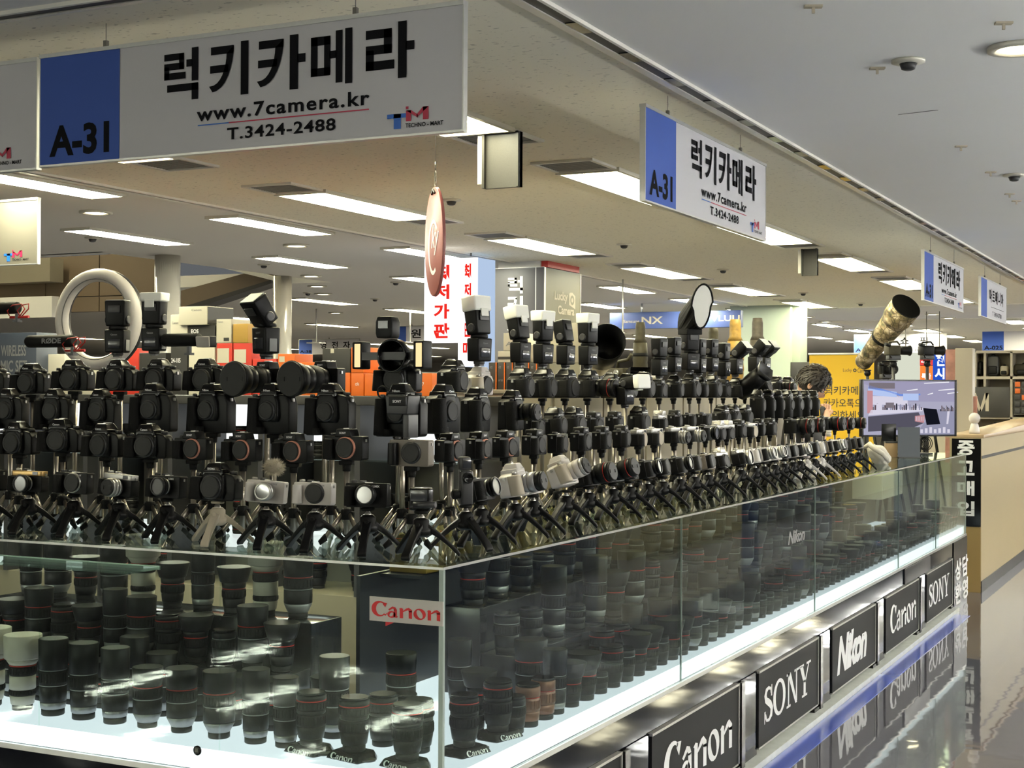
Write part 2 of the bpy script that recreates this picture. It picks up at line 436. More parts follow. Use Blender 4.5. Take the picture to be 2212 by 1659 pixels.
M['plinthm'] = mat('pale_stone_plinth', (0.50, 0.52, 0.48), 0.35, noise=.25, nscale=14)

XL, XR, YB, YF = -30.0, 12.0, -14.0, 46.0
struct('floor', MB().add([(XL, YB, 0), (XR, YB, 0), (XR, YF, 0), (XL, YF, 0)], [(0, 1, 2, 3)]), 'floor')
def ceil(x0, x1, y0, y1, m, z=CZ):
    return struct('ceiling', MB().box(x0, x1, y0, y1, z, z + .12), m)
SX0, SX1, SY0, SY1 = -5.37, -1.74, 3.16, 18.2
ceil(SX0, SX1, SY0, SY1, 'ceilshop')                       # over the camera shop
ceil(SX0, SX1, 21.4, YF, 'ceilshop')                       # next block of shops
ceil(SX0, SX1, SY1, 21.4, 'ceilaisle')
ceil(SX1, 1.1, YB, YF, 'ceilaisle')                        # the aisle
ceil(SX0, SX1, .4, SY0, 'ceilaisle')                       # cross aisle in front of the shop
ceil(SX0, SX1, YB, .4, 'ceilshop')
ceil(1.1, XR, YB, YF, 'ceilshop')
ceil(-8.0, SX0, YB, YF, 'ceilrear')
ceil(XL, -8.0, YB, 9.0, 'ceilrear')
ceil(XL, -8.0, 12.2, YF, 'ceilrear')
struct('ceiling', MB().box(-22, -7.9, 8.9, 19, 4.6, 4.7), 'ceilrear')
for sx in (0,): struct('atrium_wall', MB().box(-22, -7.95, 8.85, 8.9, 2.7, 4.6), 'ceilrear')
struct('wall_back', MB().box(XL, XR, YF, YF + .2, 0, 4.7), 'wall')
struct('wall_front', MB().box(XL, XR, YB - .2, YB, 0, 4.7), 'wall')
struct('wall_left', MB().box(XL - .2, XL, YB, YF, 0, 4.7), 'wall')
struct('wall_right', MB().box(XR, XR + .2, YB, YF, 0, 4.7), 'wall')

# slots between the ceilings: dark channel with pale edges
def slot_y(n, x, y0, y1, w=.045):
    mb = MB().box(x - w / 2, x + w / 2, y0, y1, CZ - .006, CZ + .0, 0)
    mb.box(x + w / 2, x + w / 2 + .012, y0, y1, CZ - .012, CZ, 1).box(x - w / 2 - .03, x - w / 2, y0, y1, CZ - .010, CZ, 2)
    return struct('trim_%d' % n, mb, ['trimdark', 'ceilrear', 'trimlite'])
def slot_x(n, y, x0, x1, w=.045):
    mb = MB().box(x0, x1, y - w / 2, y + w / 2, CZ - .006, CZ, 0)
    mb.box(x0, x1, y - w / 2 - .012, y - w / 2, CZ - .012, CZ, 1).box(x0, x1, y + w / 2, y + w / 2 + .02, CZ - .010, CZ, 2)
    return struct('trim_%d' % n, mb, ['trimdark', 'ceilrear', 'trimlite'])
slot_y(1, SX1, SY0, SY1); slot_x(2, SY0, SX0, SX1); slot_y(3, SX0, SY0, SY1, .03); slot_x(4, SY1, SX0, SX1, .03)
slot_x(5, 21.4, SX0, SX1, .03); slot_y(6, 1.1, YB, YF)
# black inserts seen in the slot above the aisle
mb = MB(); y = 3.5
while y < 17.5:
    mb.box(SX1 - .018, SX1 + .018, y, y + .13, CZ - .009, CZ - .005); y += .42
struct('trim_7', mb, 'blackgloss')

# blue line and pale plinth along the aisle counter
struct('trim_8', MB().box(-1.79, -1.685, 3.3, 11.0, 0.0, 0.003), 'blueline')
struct('trim_9', MB().box(-3.9, -1.685, 3.20, 3.3, 0.0, 0.003), 'blueline')

# ================================================================ ceiling fixtures
M['tube'] = emat('fluorescent_tube', (0.97, 1.0, 0.86), TUBE * 2.2)
M['reflector'] = emat('warm_lit_reflector', TUBE_WARM, TUBE * .55)
M['fixframe'] = mat('fixture_frame', (0.6, 0.58, 0.5), 0.4, 0.2)
M['grille'] = mat('vent_grille', (0.16, 0.155, 0.145), 0.45)
M['fixin'] = mat('vent_frame', (0.62, 0.6, 0.54), 0.4)
def fixture_kit(name, L, tubes=True, W=.34, tm='tube', rm='reflector'):
    k = Kit(name, 'ceiling light')
    fr = MB()
    for a in ((-W / 2, -W / 2 + .02, 0, L), (W / 2 - .02, W / 2, 0, L), (-W / 2, W / 2, -.02, 0), (-W / 2, W / 2, L, L + .02)):
        fr.box(a[0], a[1], a[2], a[3], -.018, 0)
    k.part('frame', fr, 'fixframe')
    k.part('reflector', MB().box(-W / 2 + .02, W / 2 - .02, 0, L, -.005, 0), rm, label='warm glowing reflector')
    if tubes:
        for sx in (-.07, .07):
            k.part('tube', MB().tube([(sx, .05, -.002), (sx, L - .05, -.002)], .011, 8), tm)
    return k
M['tube_dim'] = emat('fluorescent_tube_shop', (1.0, 1.0, 0.80), TUBE * 1.15); M['reflector_dim'] = emat('warm_lit_reflector_shop', (1.0, .9, .5), TUBE * .25)
M['fill_tube_aisle'] = emat('added_tube_white', (1.0, 1.0, 0.95), TUBE * AISLE_FILL); M['reflector_aisle'] = emat('lit_reflector_white', (1.0, .98, .90), TUBE * 1.5)
def hung_fill_kit(tm):  # unseen tubes hung low, added to throw light on ceilings and signs
    k = Kit('fluorescent_light', 'ceiling light'); L = 1.5
    k.part('spine', MB().box(-.025, .025, 0, L, 0, .03, bev=.004), 'fixframe')
    for sx in (-.055, .055): k.part('tube', MB().tube([(sx, .02, .012), (sx, L - .02, .012)], .014, 8), tm)
    for y in (.2, L - .2): k.part('wire', MB().tube([(0, y, .03), (0, y, CZ - 2.05)], .002, 6), 'grille')
    return k
M['wire'] = mat('steel_wire', (0.16, 0.15, 0.13), 0.4, .4)
KA = hung_fill_kit('fill_tube_aisle')
M['fill_tube_front'] = emat('added_tube_low', (0.97, 1.0, 0.84), TUBE * FRONT_FILL); M['reflector_low'] = emat('warm_lit_reflector_low', TUBE_WARM, TUBE * .34)
KD = hung_fill_kit('fill_tube_front')
KF = fixture_kit('fluorescent_light', 1.26, True, .34, 'tube_dim', 'reflector_dim'); KF2 = fixture_kit('fluorescent_light', 1.05, True, .26); KF3 = fixture_kit('fluorescent_light', 1.15, False, .30)
kv = Kit('ceiling_vent', 'vent')
fr = MB()
for a in ((-.16, -.14, 0, .30), (.14, .16, 0, .30), (-.14, .14, 0, .015), (-.14, .14, .285, .30)): fr.box(a[0], a[1], a[2], a[3], -.012, 0)
kv.part('frame', fr, 'fixin')
gr = MB().box(-.14, .14, .015, .285, -.003, 0)
for i in range(12): gr.box(-.14, .14, .02 + i * .022, .03 + i * .022, -.007, -.003)
kv.part('grille', gr, 'grille')

ROWNAME = {}
def light_row(x, ys, kit, place, group, vents=None, z=CZ):
    for i, y in enumerate(ys):
        kit.put((x, y, z), label='lit ceiling light, %s in the row %s' % (nth(i), place), group=group)
        if vents:
            kv.put((x, y - .33, z), label='grey ceiling vent before the %s light in the row %s' % (nth(i), place), group=group + ' vents')
            kv.put((x, y + 1.29, z), label='grey ceiling vent behind the %s light in the row %s' % (nth(i), place), group=group + ' vents')
light_row(-2.82, [4.13 + 2.45 * i for i in range(6)], KF, 'bordering the aisle', 'lights over the shop beside the aisle', True)
light_row(-4.55, [4.12 + 2.52 * i for i in range(6)], KF, 'over the shop middle', 'lights over the shop middle', True)
light_row(-2.82, [22.0 + 2.45 * i for i in range(8)], KF3, 'beyond the far cross aisle', 'lights beyond the far cross aisle')
light_row(-4.55, [22.0 + 2.52 * i for i in range(8)], KF3, 'beyond the green pillar', 'lights beyond the green pillar')
light_row(-5.62, [5.25 + 2.1 * i for i in range(12)], KF2, 'along the dark slot behind the shop', 'lights behind the shop')
light_row(-6.95, [7.5 + 2.15 * i for i in range(11)], KF2, 'in front of the chrome columns', 'lights before the chrome columns')
light_row(-9.7, [14.05 + 2.2 * i for i in range(10)], KF3, 'just behind the chrome columns', 'lights behind the chrome columns')
light_row(-13.0, [14.9 + 2.2 * i for i in range(10)], KF3, 'far behind the chrome columns', 'lights far behind the chrome columns')
light_row(-17.0, [20.2 + 2.4 * i for i in range(8)], KF3, 'deep in the hall past the atrium', 'lights past the atrium')
light_row(-21.0, [22.2 + 2.4 * i for i in range(7)], KF3, 'by the far side of the hall', 'lights by the far side')
light_row(-11.0, [9.6 + 2.2 * i for i in range(3)], KF3, 'added on the upper atrium ceiling', 'added lights of the atrium', z=4.6)  # both atrium rows are added to brighten the brown panels
light_row(-14.0, [9.6 + 2.2 * i for i in range(3)], KF3, 'added on the upper atrium ceiling further in', 'added lights of the atrium', z=4.6)
# unseen lights; the low hung tubes are added to brighten signs and ceilings
light_row(1.75, [1.8 + 2.45 * i for i in range(12)], KA, 'of unseen hung tubes across the aisle', 'added hung tubes across the aisle', z=2.05)
light_row(3.4, [-3.1 + 2.45 * i for i in range(13)], KF3, 'across the aisle, second strip', 'lights across the aisle further in')
light_row(-2.82, [-13.3 + 2.45 * i for i in range(5)], KD, 'of unseen hung tubes facing the front counter', 'unseen hung tubes of the facing block', z=2.05)
light_row(-4.55, [-13.3 + 2.45 * i for i in range(5)], KD, 'of unseen hung tubes further in', 'unseen hung tubes of the facing block further in', z=2.05)

for j_, x_ in enumerate((-6.6, -8.4, -10.4, -12.4)): light_row(x_, [-13.3 + 2.45 * i for i in range(5)], KD, 'of unseen hung tubes, %s facing strip' % nth(j_), 'unseen hung tubes of the facing block, %s strip' % nth(j_), z=2.05)
# two hinged diffuser flaps hanging open
M['mesh'] = mat('perforated_flap', (0.012, 0.0115, 0.009), 0.5, noise=.7, nscale=170)
def flap(name, x, y, w, h, label):
    o = empty(name, (x, y, CZ - .012), label, 'ceiling light flap')
    fl = MB().box(-w / 2, w / 2, -.012, .012, -h, 0, 0).box(-w / 2, -w / 2 + .012, -.03, .012, -h, 0, 0).box(w / 2 - .012, w / 2, -.03, .012, -h, 0, 0)
    single('perforated_panel', fl, 'mesh', parent=o)
    single('side_lip', MB().box(-w / 2 - .022, -w / 2 - .001, -.016, -.012, -h + .02, -.004).box(-w / 2 - .026, -w / 2 - .022, -.016, .010, -h + .02, -.004), 'ceilrear', parent=o)['label'] = 'pale lit side lip'
    return o
p = at_z(1018, 262, CZ); flap('light_flap', -2.72, 5.44, .17, .23, 'perforated flap hanging open from the ceiling light behind the big hanging sign')
flap('light_flap', -2.80, 10.72, .12, .2, 'perforated flap hanging open from the ceiling light beyond the aisle sign')

# detectors, sprinklers, hooks, downlights
kd = Kit('smoke_detector', 'smoke detector')
kd.part('base', MB().lathe([(.055, 0), (.055, -.008), (.03, -.012)], 16), 'fixframe'); kd.part('sensor', MB().lathe([(.03, -.01), (.022, -.03), (.012, -.034)], 12), 'dark')
kh = Kit('ceiling_hook', 'hook')
kh.part('clip', MB().box(-.025, .025, -.012, .012, -.006, 0), 'cream'); kh.part('peg', MB().box(-.004, .004, -.004, .004, -.022, -.006), 'cream')
for i, (px, py) in enumerate(((1962, 130), (2191, 377), (975, 431), (1348, 527), (1562, 582), (1735, 632), (1859, 655), (200, 513), (570, 571), (855, 609), (665, 632), (810, 645))):
    q = at_z(px, py, CZ)
    wh = ('over the aisle', 'over the aisle, the farther one', 'beside the hanging oval sign', 'above the black pillar sign', 'past the pillar sign', 'near the green pillar', 'close to the camouflage lens', 'above the ring lamp', 'between two lights before the first chrome column', 'above the white sale box', 'by the second chrome column', 'under the lights behind the second column')[i]
    kd.put((q.x, q.y, CZ), label='small round ceiling detector ' + wh, group='ceiling detectors')
hk = ('topmost, near the upper picture edge over the aisle', 'near the downlight over the aisle', 'beside the big detector', 'halfway along the aisle', 'next to the farther detector', 'last but one along the aisle', 'smallest one, at the very end of the aisle')
for (px, py), w in zip(((1757, 12), (2168, 48), (1895, 146), (2076, 315), (2140, 371), (2181, 418), (2196, 433)), hk):
    q = at_z(px, py, CZ); kh.put((q.x, q.y, CZ), rz=.4, label='small beige ceiling hook, ' + w, group='ceiling hooks')
M['downl'] = emat('downlight_lamp', (1.0, 0.85, 0.55), 4.0)
kl = Kit('downlight', 'downlight')
kl.part('trim_ring', MB().lathe([(.10, 0), (.10, -.012), (.075, -.014), (.07, -.004)], 24), 'fixframe'); kl.part('lamp', MB().lathe([(.072, -.003), (.06, -.010), (0.001, -.012)], 20), 'downl')
for i, ((px, py), w) in enumerate(zip(((2203, 101), (207, 457), (640, 529), (672, 595), (685, 617), (698, 634), (557, 636), (725, 675), (2014, 678), (2049, 686), (1783, 694), (1745, 684)),
        ('over the aisle beside the hooks', 'between the lights behind the big sign', 'short of the hanging oval sign', 'above the second chrome column', 'just past the second chrome column', 'lower, past the second chrome column', 'beside the second chrome column', 'far past the second column', 'beside the camouflage lens', 'beyond the camouflage lens', 'beside the green pillar', 'touching the green pillar'))):
    q = at_z(px, py, CZ); kl.put((q.x, q.y, CZ), label='round downlight in the ceiling ' + w, group='downlights')
for i in range(12): kl.put((-.2, -8 + 4.4 * i, CZ), label='round downlight along the aisle ceiling, %s from the back' % nth(i), group='aisle downlights')
for i in range(4): kl.put((-5.2 + i * 1.5, 1.8, CZ), label='round downlight over the cross aisle, %s in line' % nth(i), group='cross aisle downlights')
single('ceiling_scratch', MB().prism([(-.08, -.006), (.06, .004), (.08, .012), (.0, .006)], CZ - .002, CZ - .0005, 'z', 0, mtx=T(*at_z(1982, 242, CZ).xy, 0) @ RZ(-.3)), 'inkgrey', 'thin dark scratch mark on the aisle ceiling', 'scratch')

# ================================================================ hanging shop signs
M['signface'] = mat('sign_face', (0.60, 0.59, 0.62), 0.6, spec=.2)
M['signblue'] = mat('sign_blue', (0.055, 0.115, 0.44), 0.6, spec=.2)
M['creamsign'] = mat('cream_sign_face', (0.13, 0.12, 0.09), 0.5)
M['wire'] = mat('steel_wire', (0.16, 0.15, 0.13), 0.4, .4)
def tm_logo(mb, box, mtx, ib, ir, ik):
    x0, x1, y0, y1 = box; w, h = x1 - x0, y1 - y0
    def R(a, b, c, d, mi): mb.add([(x0 + a * w, y1 - d * h, 0), (x0 + b * w, y1 - d * h, 0), (x0 + b * w, y1 - c * h, 0), (x0 + a * w, y1 - c * h, 0)], [(0, 1, 2, 3)], mi, False, mtx)
    R(0, .34, .30, .5, ib); R(.12, .25, .3, 1.0, ib)
    R(.34, .43, .18, .68, ir); R(.64, .74, .07, .66, ir); R(.335, .385, 0, .13, ir)
    for pl in ([(.34, .18), (.43, .18), (.55, .42), (.55, .56), (.46, .40)], [(.74, .07), (.64, .07), (.53, .40), (.53, .56), (.64, .30)]):
        mb.add([(x0 + a * w, y1 - b * h, 0) for a, b in pl], [tuple(range(len(pl)))], ir, False, mtx)
    put_text(mb, 'TECHNO - MART', (x0 + .33 * w, x1, y1 - .98 * h, y1 - .78 * h), mtx, ik, .02)
def hang_sign(fm, W, Hh, label, blue=.2125, full=True, text=None, tel=None, code='A-31', wires=(.17, .77), tmart=True, codebox=None, face='signface'):
    o = empty('hanging_sign', fm.translation, label, 'sign', 'hanging shop signs')
    def L(mb, nm, ms, lb=None, par=o):
        c = single(nm, mb, ms, parent=par); 
        if lb: c['label'] = lb
        return c
    inv = T(*fm.translation).inverted() @ fm
    pn = L(MB().box(0, W, 0, Hh - .012, -.018, 0, mtx=inv), 'panel', face)
    L(MB().box(-.004, W + .004, Hh - .012, Hh, -.022, .004, mtx=inv), 'top_rail', 'alu')
    L(MB().box(-.004, 0, 0, Hh - .012, -.02, .002, mtx=inv).box(W, W + .004, 0, Hh - .012, -.02, .002, mtx=inv).box(-.004, W + .004, -.006, 0, -.02, .002, mtx=inv), 'edge_trim', 'alu')
    f1 = inv @ T(0, 0, .0012); f2 = inv @ T(0, 0, .002)
    if blue: L(MB().add([(0, 0, 0), (blue * W, 0, 0), (blue * W, Hh - .012, 0), (0, Hh - .012, 0)], [(0, 1, 2, 3)], 0, False, f1), 'blue_field', 'signblue', 'blue end field', pn)
    mb = MB()
    B = lambda a, b, c, d: (a * W, b * W, c * Hh, d * Hh)
    if full:
        for ch, bx in zip('럭키카메라', ((.323, .418, .451, .895), (.437, .538, .448, .896), (.551, .664, .446, .896), (.674, .773, .449, .895), (.793, .901, .447, .896))):
            put_glyph(mb, ch, B(*bx), f2, 0)
        mc = MB(); put_text(mc, 'A-31', B(.026, .186, .064, .345), f2, 0, .035); L(mc, 'code_lettering', 'inkblack', None, pn)
        put_text(mb, 'www.7camera.kr', B(.408, .806, .256, .377), f2, 0, .022, space=1.15)
        put_text(mb, 'T.3424-2488', B(.482, .732, .079, .18), f2, 0, .022, space=1.1)
        mb.add([(.411 * W, .218 * Hh, 0), (.486 * W, .218 * Hh, 0), (.486 * W, .228 * Hh, 0), (.411 * W, .228 * Hh, 0)], [(0, 1, 2, 3)], 1, False, f2)
        mb.add([(.486 * W, .218 * Hh, 0), (.805 * W, .218 * Hh, 0), (.805 * W, .228 * Hh, 0), (.486 * W, .228 * Hh, 0)], [(0, 1, 2, 3)], 2, False, f2)
    if text: put_text(mb, text[0], B(*text[1]), f2, 0, .02, space=text[2] if len(text) > 2 else 1.3)
    if tel:
        put_text(mb, tel, B(.42, .78, .08, .20), f2, 0, .01, space=1.2)
        mb.add([(.36 * W, .3 * Hh, 0), (.88 * W, .3 * Hh, 0), (.88 * W, .31 * Hh, 0), (.36 * W, .31 * Hh, 0)], [(0, 1, 2, 3)], 0, False, f2)
    if code and not full: mc = MB(); put_text(mc, code, codebox or B(.015, blue - .01, .07, .26), f2, 0, .03); L(mc, 'code_lettering', 'inkblack', None, pn)
    if tmart: tm_logo(mb, B(.844, .962, .045, .216), f2, 1, 2, 0)
    L(mb, 'lettering', ['inkblack', 'inkblue', 'inkpink'], None, pn)
    for u in wires:
        wm = MB().tube([inv @ Vector((u * W, Hh, -.009)), inv @ Vector((u * W, CZ - fm.translation.z, -.009))], .0012, 6)
        wm.box(u * W - .006, u * W + .006, Hh, Hh + .02, -.015, -.003, mtx=inv)
        L(wm, 'wire', 'wire')
    return o
hang_sign(faceY(-3.257, 3.356, 2.29), 1.46, .338, 'large white and blue hanging sign facing the front, black lettering and telephone number')
hang_sign(faceX(-1.846, 4.813, 2.287), 1.485, .338, 'first and biggest white and blue sign turned to the aisle')
hang_sign(faceX(-1.846, 10.058, 2.25), 1.62, .338, 'second white and blue sign along the aisle, farther than the first')
hang_sign(faceX(-1.846, 12.575, 2.268), 1.54, .33, 'third and smallest sign along the aisle, grey blue end field', full=False, text=('아트매니아', (.3, .86, .42, .78)), tel='T 3424-2700', code=None, tmart=False)
hang_sign(faceY(-4.75, 3.356, 2.285), 1.475, .338, 'sign beside the large hanging sign, mostly cut off', full=False, code=None, blue=0)
# pale sign further back, seen at its end only
q = at_y(80, 568, 5.65); s_ = hang_sign(faceY(q.x - 1.46, 5.65, q.z), 1.46, .338, 'cream hanging sign further back, only its logo end showing', face='creamsign', full=False, code=None, blue=0)
# far signs of other shops
a, b = at_y(1845, 763, 25.0), at_y(2045, 720, 25.0)
hang_sign(faceY(a.x, 25.0, a.z), b.x - a.x, b.z - a.z, 'far grey sign behind the camouflage lens, shop name and number in black', blue=.2, full=False, text=('더  쇼  핑', (.30, .80, .42, .84)), tel='T  3424-2045', code='A-30')
a, b = at_y(2122, 759, 26.0), at_y(2122, 713, 26.0)
hang_sign(faceY(a.x, 26.0, a.z), 1.9, b.z - a.z, 'far sign with a deep blue end field above the bag shelves', blue=.185, full=False, text=('소  니', (.36, .75, .38, .82)), tel='T  3424-2025', code='A-025')
a, b = at_y(646, 765, 24.0), at_y(776, 731, 24.0)
hang_sign(faceY(a.x, 24.0, a.z), b.x - a.x, b.z - a.z, 'small far sign with a blue end field past the second chrome column', blue=.22, full=False, text=('영 전 자', (.36, .85, .34, .82)), code='A-38', wires=(.5,))
a, b = at_y(860, 742, 19.0), at_y(918, 703, 19.0)
hang_sign(faceY(a.x, 19.0, a.z), b.x - a.x, b.z - a.z, 'small far sign showing one syllable beside the white sale box', blue=.3, full=False, text=('원', (.48, .85, .3, .8), 1.0), code=None, tmart=False, wires=(.5,))
# red oval hanging sign on a wire
M['rose'] = mat('translucent_rose_plastic', (0.34, 0.11, 0.10), 0.35, noise=.12, nscale=8)
a = at_d(940, 522, 5.2)
ov = empty('oval_hanging_sign', (a.x, a.y, a.z), 'rose red oval sign turned nearly edge on, hanging on a wire', 'sign', rz=radians(-68) + YAW)
import mathutils
op = []
for i in range(40):
    t = 2 * pi * i / 40; op.append((.10 * cos(t), .195 * sin(t)))
single('oval_panel', MB().prism(op, -.006, .006, 'y', 0, .003), 'rose', parent=ov)
mb = MB()
for pl in ring2(0, -.02, .055, .10, .043, .085, radians(40), radians(300), 16): mb.add([(p[0], p[1], 0) for p in pl], [(0, 1, 2, 3)], 0, False, faceY(0, -.0072, 0))
put_text(mb, 'ky', (-.02, .06, -.05, .06), faceY(0, -.0075, 0), 0, .01, .3)
single('lettering', mb, 'ink', parent=ov)
single('wire', MB().tube([(0, 0, .215), (.0, 0, CZ - a.z)], .001, 6), 'wire', parent=ov)
single('clip', MB().tube([(0, 0, .195), (.008, 0, .205), (.008, 0, .245), (0, 0, .255), (-.008, 0, .245), (-.008, 0, .205)], .0018, 6, closed=True).tube([(0, 0, .255), (.002, 0, .285)], .003, 6), 'steel', parent=ov)
single('bow', MB().prism([(-.02, -.012), (0, .0), (.022, -.018), (.012, -.022), (0, -.008), (-.014, -.024)], -.004, .004, 'y', 0, .001, mtx=T(0, -.008, .19)), 'blackgloss', parent=ov)
# ================================================================ glass counters
M['litfront'] = emat('lit_acrylic_front', (0.90, 0.96, 1.0), CASE_FRONT)
M['littop'] = emat('lit_acrylic_shelf', (0.84, 0.93, 1.0), CASE_TOP)
M['woodin'] = mat('counter_inner_board', (0.012, 0.012, 0.014), 0.4, noise=.2, nscale=6)
YE, DP = 11.85, 0.72                       # far end of the aisle counter, depth of the counters
XW = -3.95                                 # where the front counter leaves the picture
LZ = 0.5865                                 # lenses stand here
fc = empty('glass_counter', (-2.9, Y0 + .36, 0), 'lit glass display counter facing the front, short wing beside the red lettered card', 'glass counter', 'glass counters of the camera shop')
ac = empty('glass_counter', (X0 - .36, 7.5, 0), 'long lit glass display counter running along the aisle', 'glass counter', 'glass counters of the camera shop')
def P(par, name, mb, ms, lb=None):
    o = link(name, mb.mesh(name, ms)); o.parent = par; o.matrix_parent_inverse = T(*par.location).inverted()
    if lb: o['label'] = lb
    return o
# aisle counter
mb = MB().box(X0 - DP, X0 - .03, Y0 + .02, 11.22, .06, .50).box(X0 - .03, X0, Y0, 11.22, .397, .503)
mb.box(X0 - .03, X0, Y0, 3.555, 0, .392)
ys = [3.57 + 1.3165 * i for i in range(6)]
P(ac, 'base_cabinet', mb, 'pianoblk')
for i, y in enumerate(ys):
    y1 = y + 1.03; y2 = (ys[i + 1] if i < 5 else 11.2) - .006
    if i < 5: P(ac, 'pillar_panel', MB().box(X0 - .03, X0 + .001, y1 + .055, y2, 0, .392), 'pianoblk')
    P(ac, 'support_post', MB().box(X0 - .025, X0 + .02, y1 + .003, y1 + .05, 0.0, .391).box(X0 - .02, X0 + .016, y1 - .1, y1 + .003, 0, .046), 'blackgloss')
P(ac, 'plinth', MB().box(X0 - .5, X0 + .055, Y0 - .02, 11.2, 0.0, .03), 'plinthm', 'pale stone plinth')
P(ac, 'trim', MB().box(X0 - .004, X0 + .006, Y0 - .006, YE, .503, .519), 'alu', 'aluminium edge trim')
P(ac, 'light_box', MB().box(X0 - .075, X0 - .014, Y0 + .014, YE - .02, .519, .5855), 'litfront', 'white glowing light box front')
P(ac, 'lit_shelf', MB().box(X0 - DP - .003, X0 - .012, Y0 + .012, YE - .02, .580, .5858), 'littop', 'white glowing shelf')
P(ac, 'rear_board', MB().box(X0 - DP, X0 - DP + .015, Y0 + DP, YE, .5, 1.0), 'woodin')
joints = [Y0 + .008, 5.22, 7.2, 9.25, 10.55, YE - .008]
for a, b in zip(joints, joints[1:]):
    P(ac, 'front_pane', MB().box(X0 - .008, X0, a + .002, b - .002, .519, 1.138), 'glass')
    P(ac, 'top_glass', MB().box(X0 - DP, X0 + .002, a + (0 if a > 4 else -.01) + .001, b - .001, 1.139, ZT), 'glass')
    P(ac, 'pane_edge', MB().box(X0 - .007, X0 + .0004, b - .002, b + .001, .52, 1.138), 'glassedge')
P(ac, 'end_pane', MB().box(X0 - DP, X0 - .008, YE - .008, YE, .519, 1.138), 'glass')
P(ac, 'top_edge', MB().box(X0 + .002, X0 + .005, Y0 - .004, YE, 1.137, 1.1435), 'alu', 'polished top edge')
P(ac, 'corner_strip', MB().box(X0 - .010, X0 + .003, Y0 - .003, Y0 + .008, .519, 1.138), 'glassedge')
P(ac, 'trim', MB().box(X0 - DP - .003, X0 - .004, Y0 - .006, Y0 + .004, .503, .519), 'alu', 'aluminium edge trim')
P(ac, 'top_edge', MB().box(X0 - DP - .003, X0 + .004, Y0 - .005, Y0 - .002, 1.137, 1.1435), 'alu', 'polished top edge')
# front counter
P(fc, 'base_cabinet', MB().box(XW, X0 - DP - .005, Y0, Y0 + DP, .03, .503), 'pianoblk')
P(ac, 'base_cabinet', MB().box(X0 - DP - .003, X0 - .03, Y0, Y0 + .02, 0.03, .503), 'pianoblk')
P(fc, 'plinth', MB().box(XW, X0 - DP - .003, Y0 - .02, Y0 + .0, 0, .03), 'plinthm')
P(fc, 'trim', MB().box(XW, X0 - DP - .003, Y0 - .006, Y0 + .004, .503, .519), 'alu', 'aluminium edge trim')
P(fc, 'light_box', MB().box(XW, X0 - DP - .003, Y0 + .014, Y0 + .075, .519, LZ - .006), 'litfront', 'white glowing light box front')
P(ac, 'light_box', MB().box(X0 - DP - .003, X0 - .076, Y0 + .014, Y0 + .075, .519, LZ - .006), 'litfront', 'white glowing light box front')
P(fc, 'lit_shelf', MB().box(XW, X0 - DP - .003, Y0 + .012, Y0 + DP - .02, .580, .5858), 'littop', 'white glowing shelf')
for a, b, own in ((XW, -3.25, fc), (-3.25, X0 - DP - .003, fc), (X0 - DP - .003, X0 - .010, ac)):
    P(own, 'front_pane', MB().box(a + .001, b - .001, Y0, Y0 + .008, .519, 1.138), 'glass')
P(fc, 'top_glass', MB().box(XW, X0 - DP - .002, Y0 - .002, Y0 + DP, 1.139, ZT), 'glass')
P(fc, 'top_edge', MB().box(XW, X0 - DP - .003, Y0 - .005, Y0 - .002, 1.137, 1.1435), 'alu', 'polished top edge')
P(fc, 'inner_shelf', MB().box(XW, -2.95, Y0 + .05, Y0 + .20, 1.055, 1.063), 'glass')
P(fc, 'shelf_edge', MB().box(XW, -2.95, Y0 + .196, Y0 + .201, 1.053, 1.065), 'glassedge')
q = at_y(427, 1621, Y0)
P(fc, 'round_lock', MB().lathe([(.014, 0), (.014, .003), (.010, .005)], 24, mtx=T(q.x, Y0, q.z) @ FRONT).box(q.x - .005, q.x + .005, Y0 - .0065, Y0 - .005, q.z - .004, q.z + .007, 1), ['blackgloss', 'grey'], 'small round black lock')

# brand plates hung on the aisle counter
M['plateframe'] = mat('plate_frame', (0.45, 0.44, 0.41), 0.35, .4)
plates = [None, 'canon', 'sony', 'nikon', 'canon', 'sony']
pl_lab = ['charcoal brand plate cut off at the picture bottom edge, next to the glass corner', 'biggest charcoal plate with white serif lettering, second from glass corner', 'charcoal plate with wide capital lettering, third from glass corner', 'charcoal plate with heavy slanted lettering, fourth from glass corner',
          'charcoal plate with white serif lettering, fifth from glass corner', 'charcoal plate with wide capital lettering, last one at the far end']
for i, y in enumerate(ys):
    o = empty('brand_plate', (X0, y, .05), pl_lab[i], 'sign', 'brand plates under the aisle counter')
    P(o, 'panel', MB().box(X0 - .02, X0 + .008, y, y + 1.02, .055, .39), 'plate')
    P(o, 'frame', MB().box(X0 - .018, X0 + .012, y - .003, y + 1.029, .383, .392).box(X0 - .018, X0 + .012, y + 1.018, y + 1.029, .055, .385).box(X0 - .018, X0 + .010, y, y + 1.02, .050, .057), 'plateframe', 'pale metal frame')
    f = faceX(X0 + .0092, y, .055); mb = MB()
    if plates[i] == 'canon' or plates[i] is None: put_polys(mb, logo_canon(), (.12, .93, .085, .265), f)
    elif plates[i] == 'sony': put_polys(mb, logo_sony(), (.08, .88, .085, .25), f)
    else: put_text(mb, 'Nikon', (.10, .80, .07, .27), f, 0, .045, .28, .92)
    P(o, 'lettering', mb, 'ink')
y = 11.25
o = empty('welcome_panel', (X0, y, 0), 'black end panel with four white syllables at the far end of the counter', 'sign')
P(o, 'panel', MB().box(X0 - .6, X0 + .006, y, y + .62, 0, .500), 'blackgloss')
mb = MB()
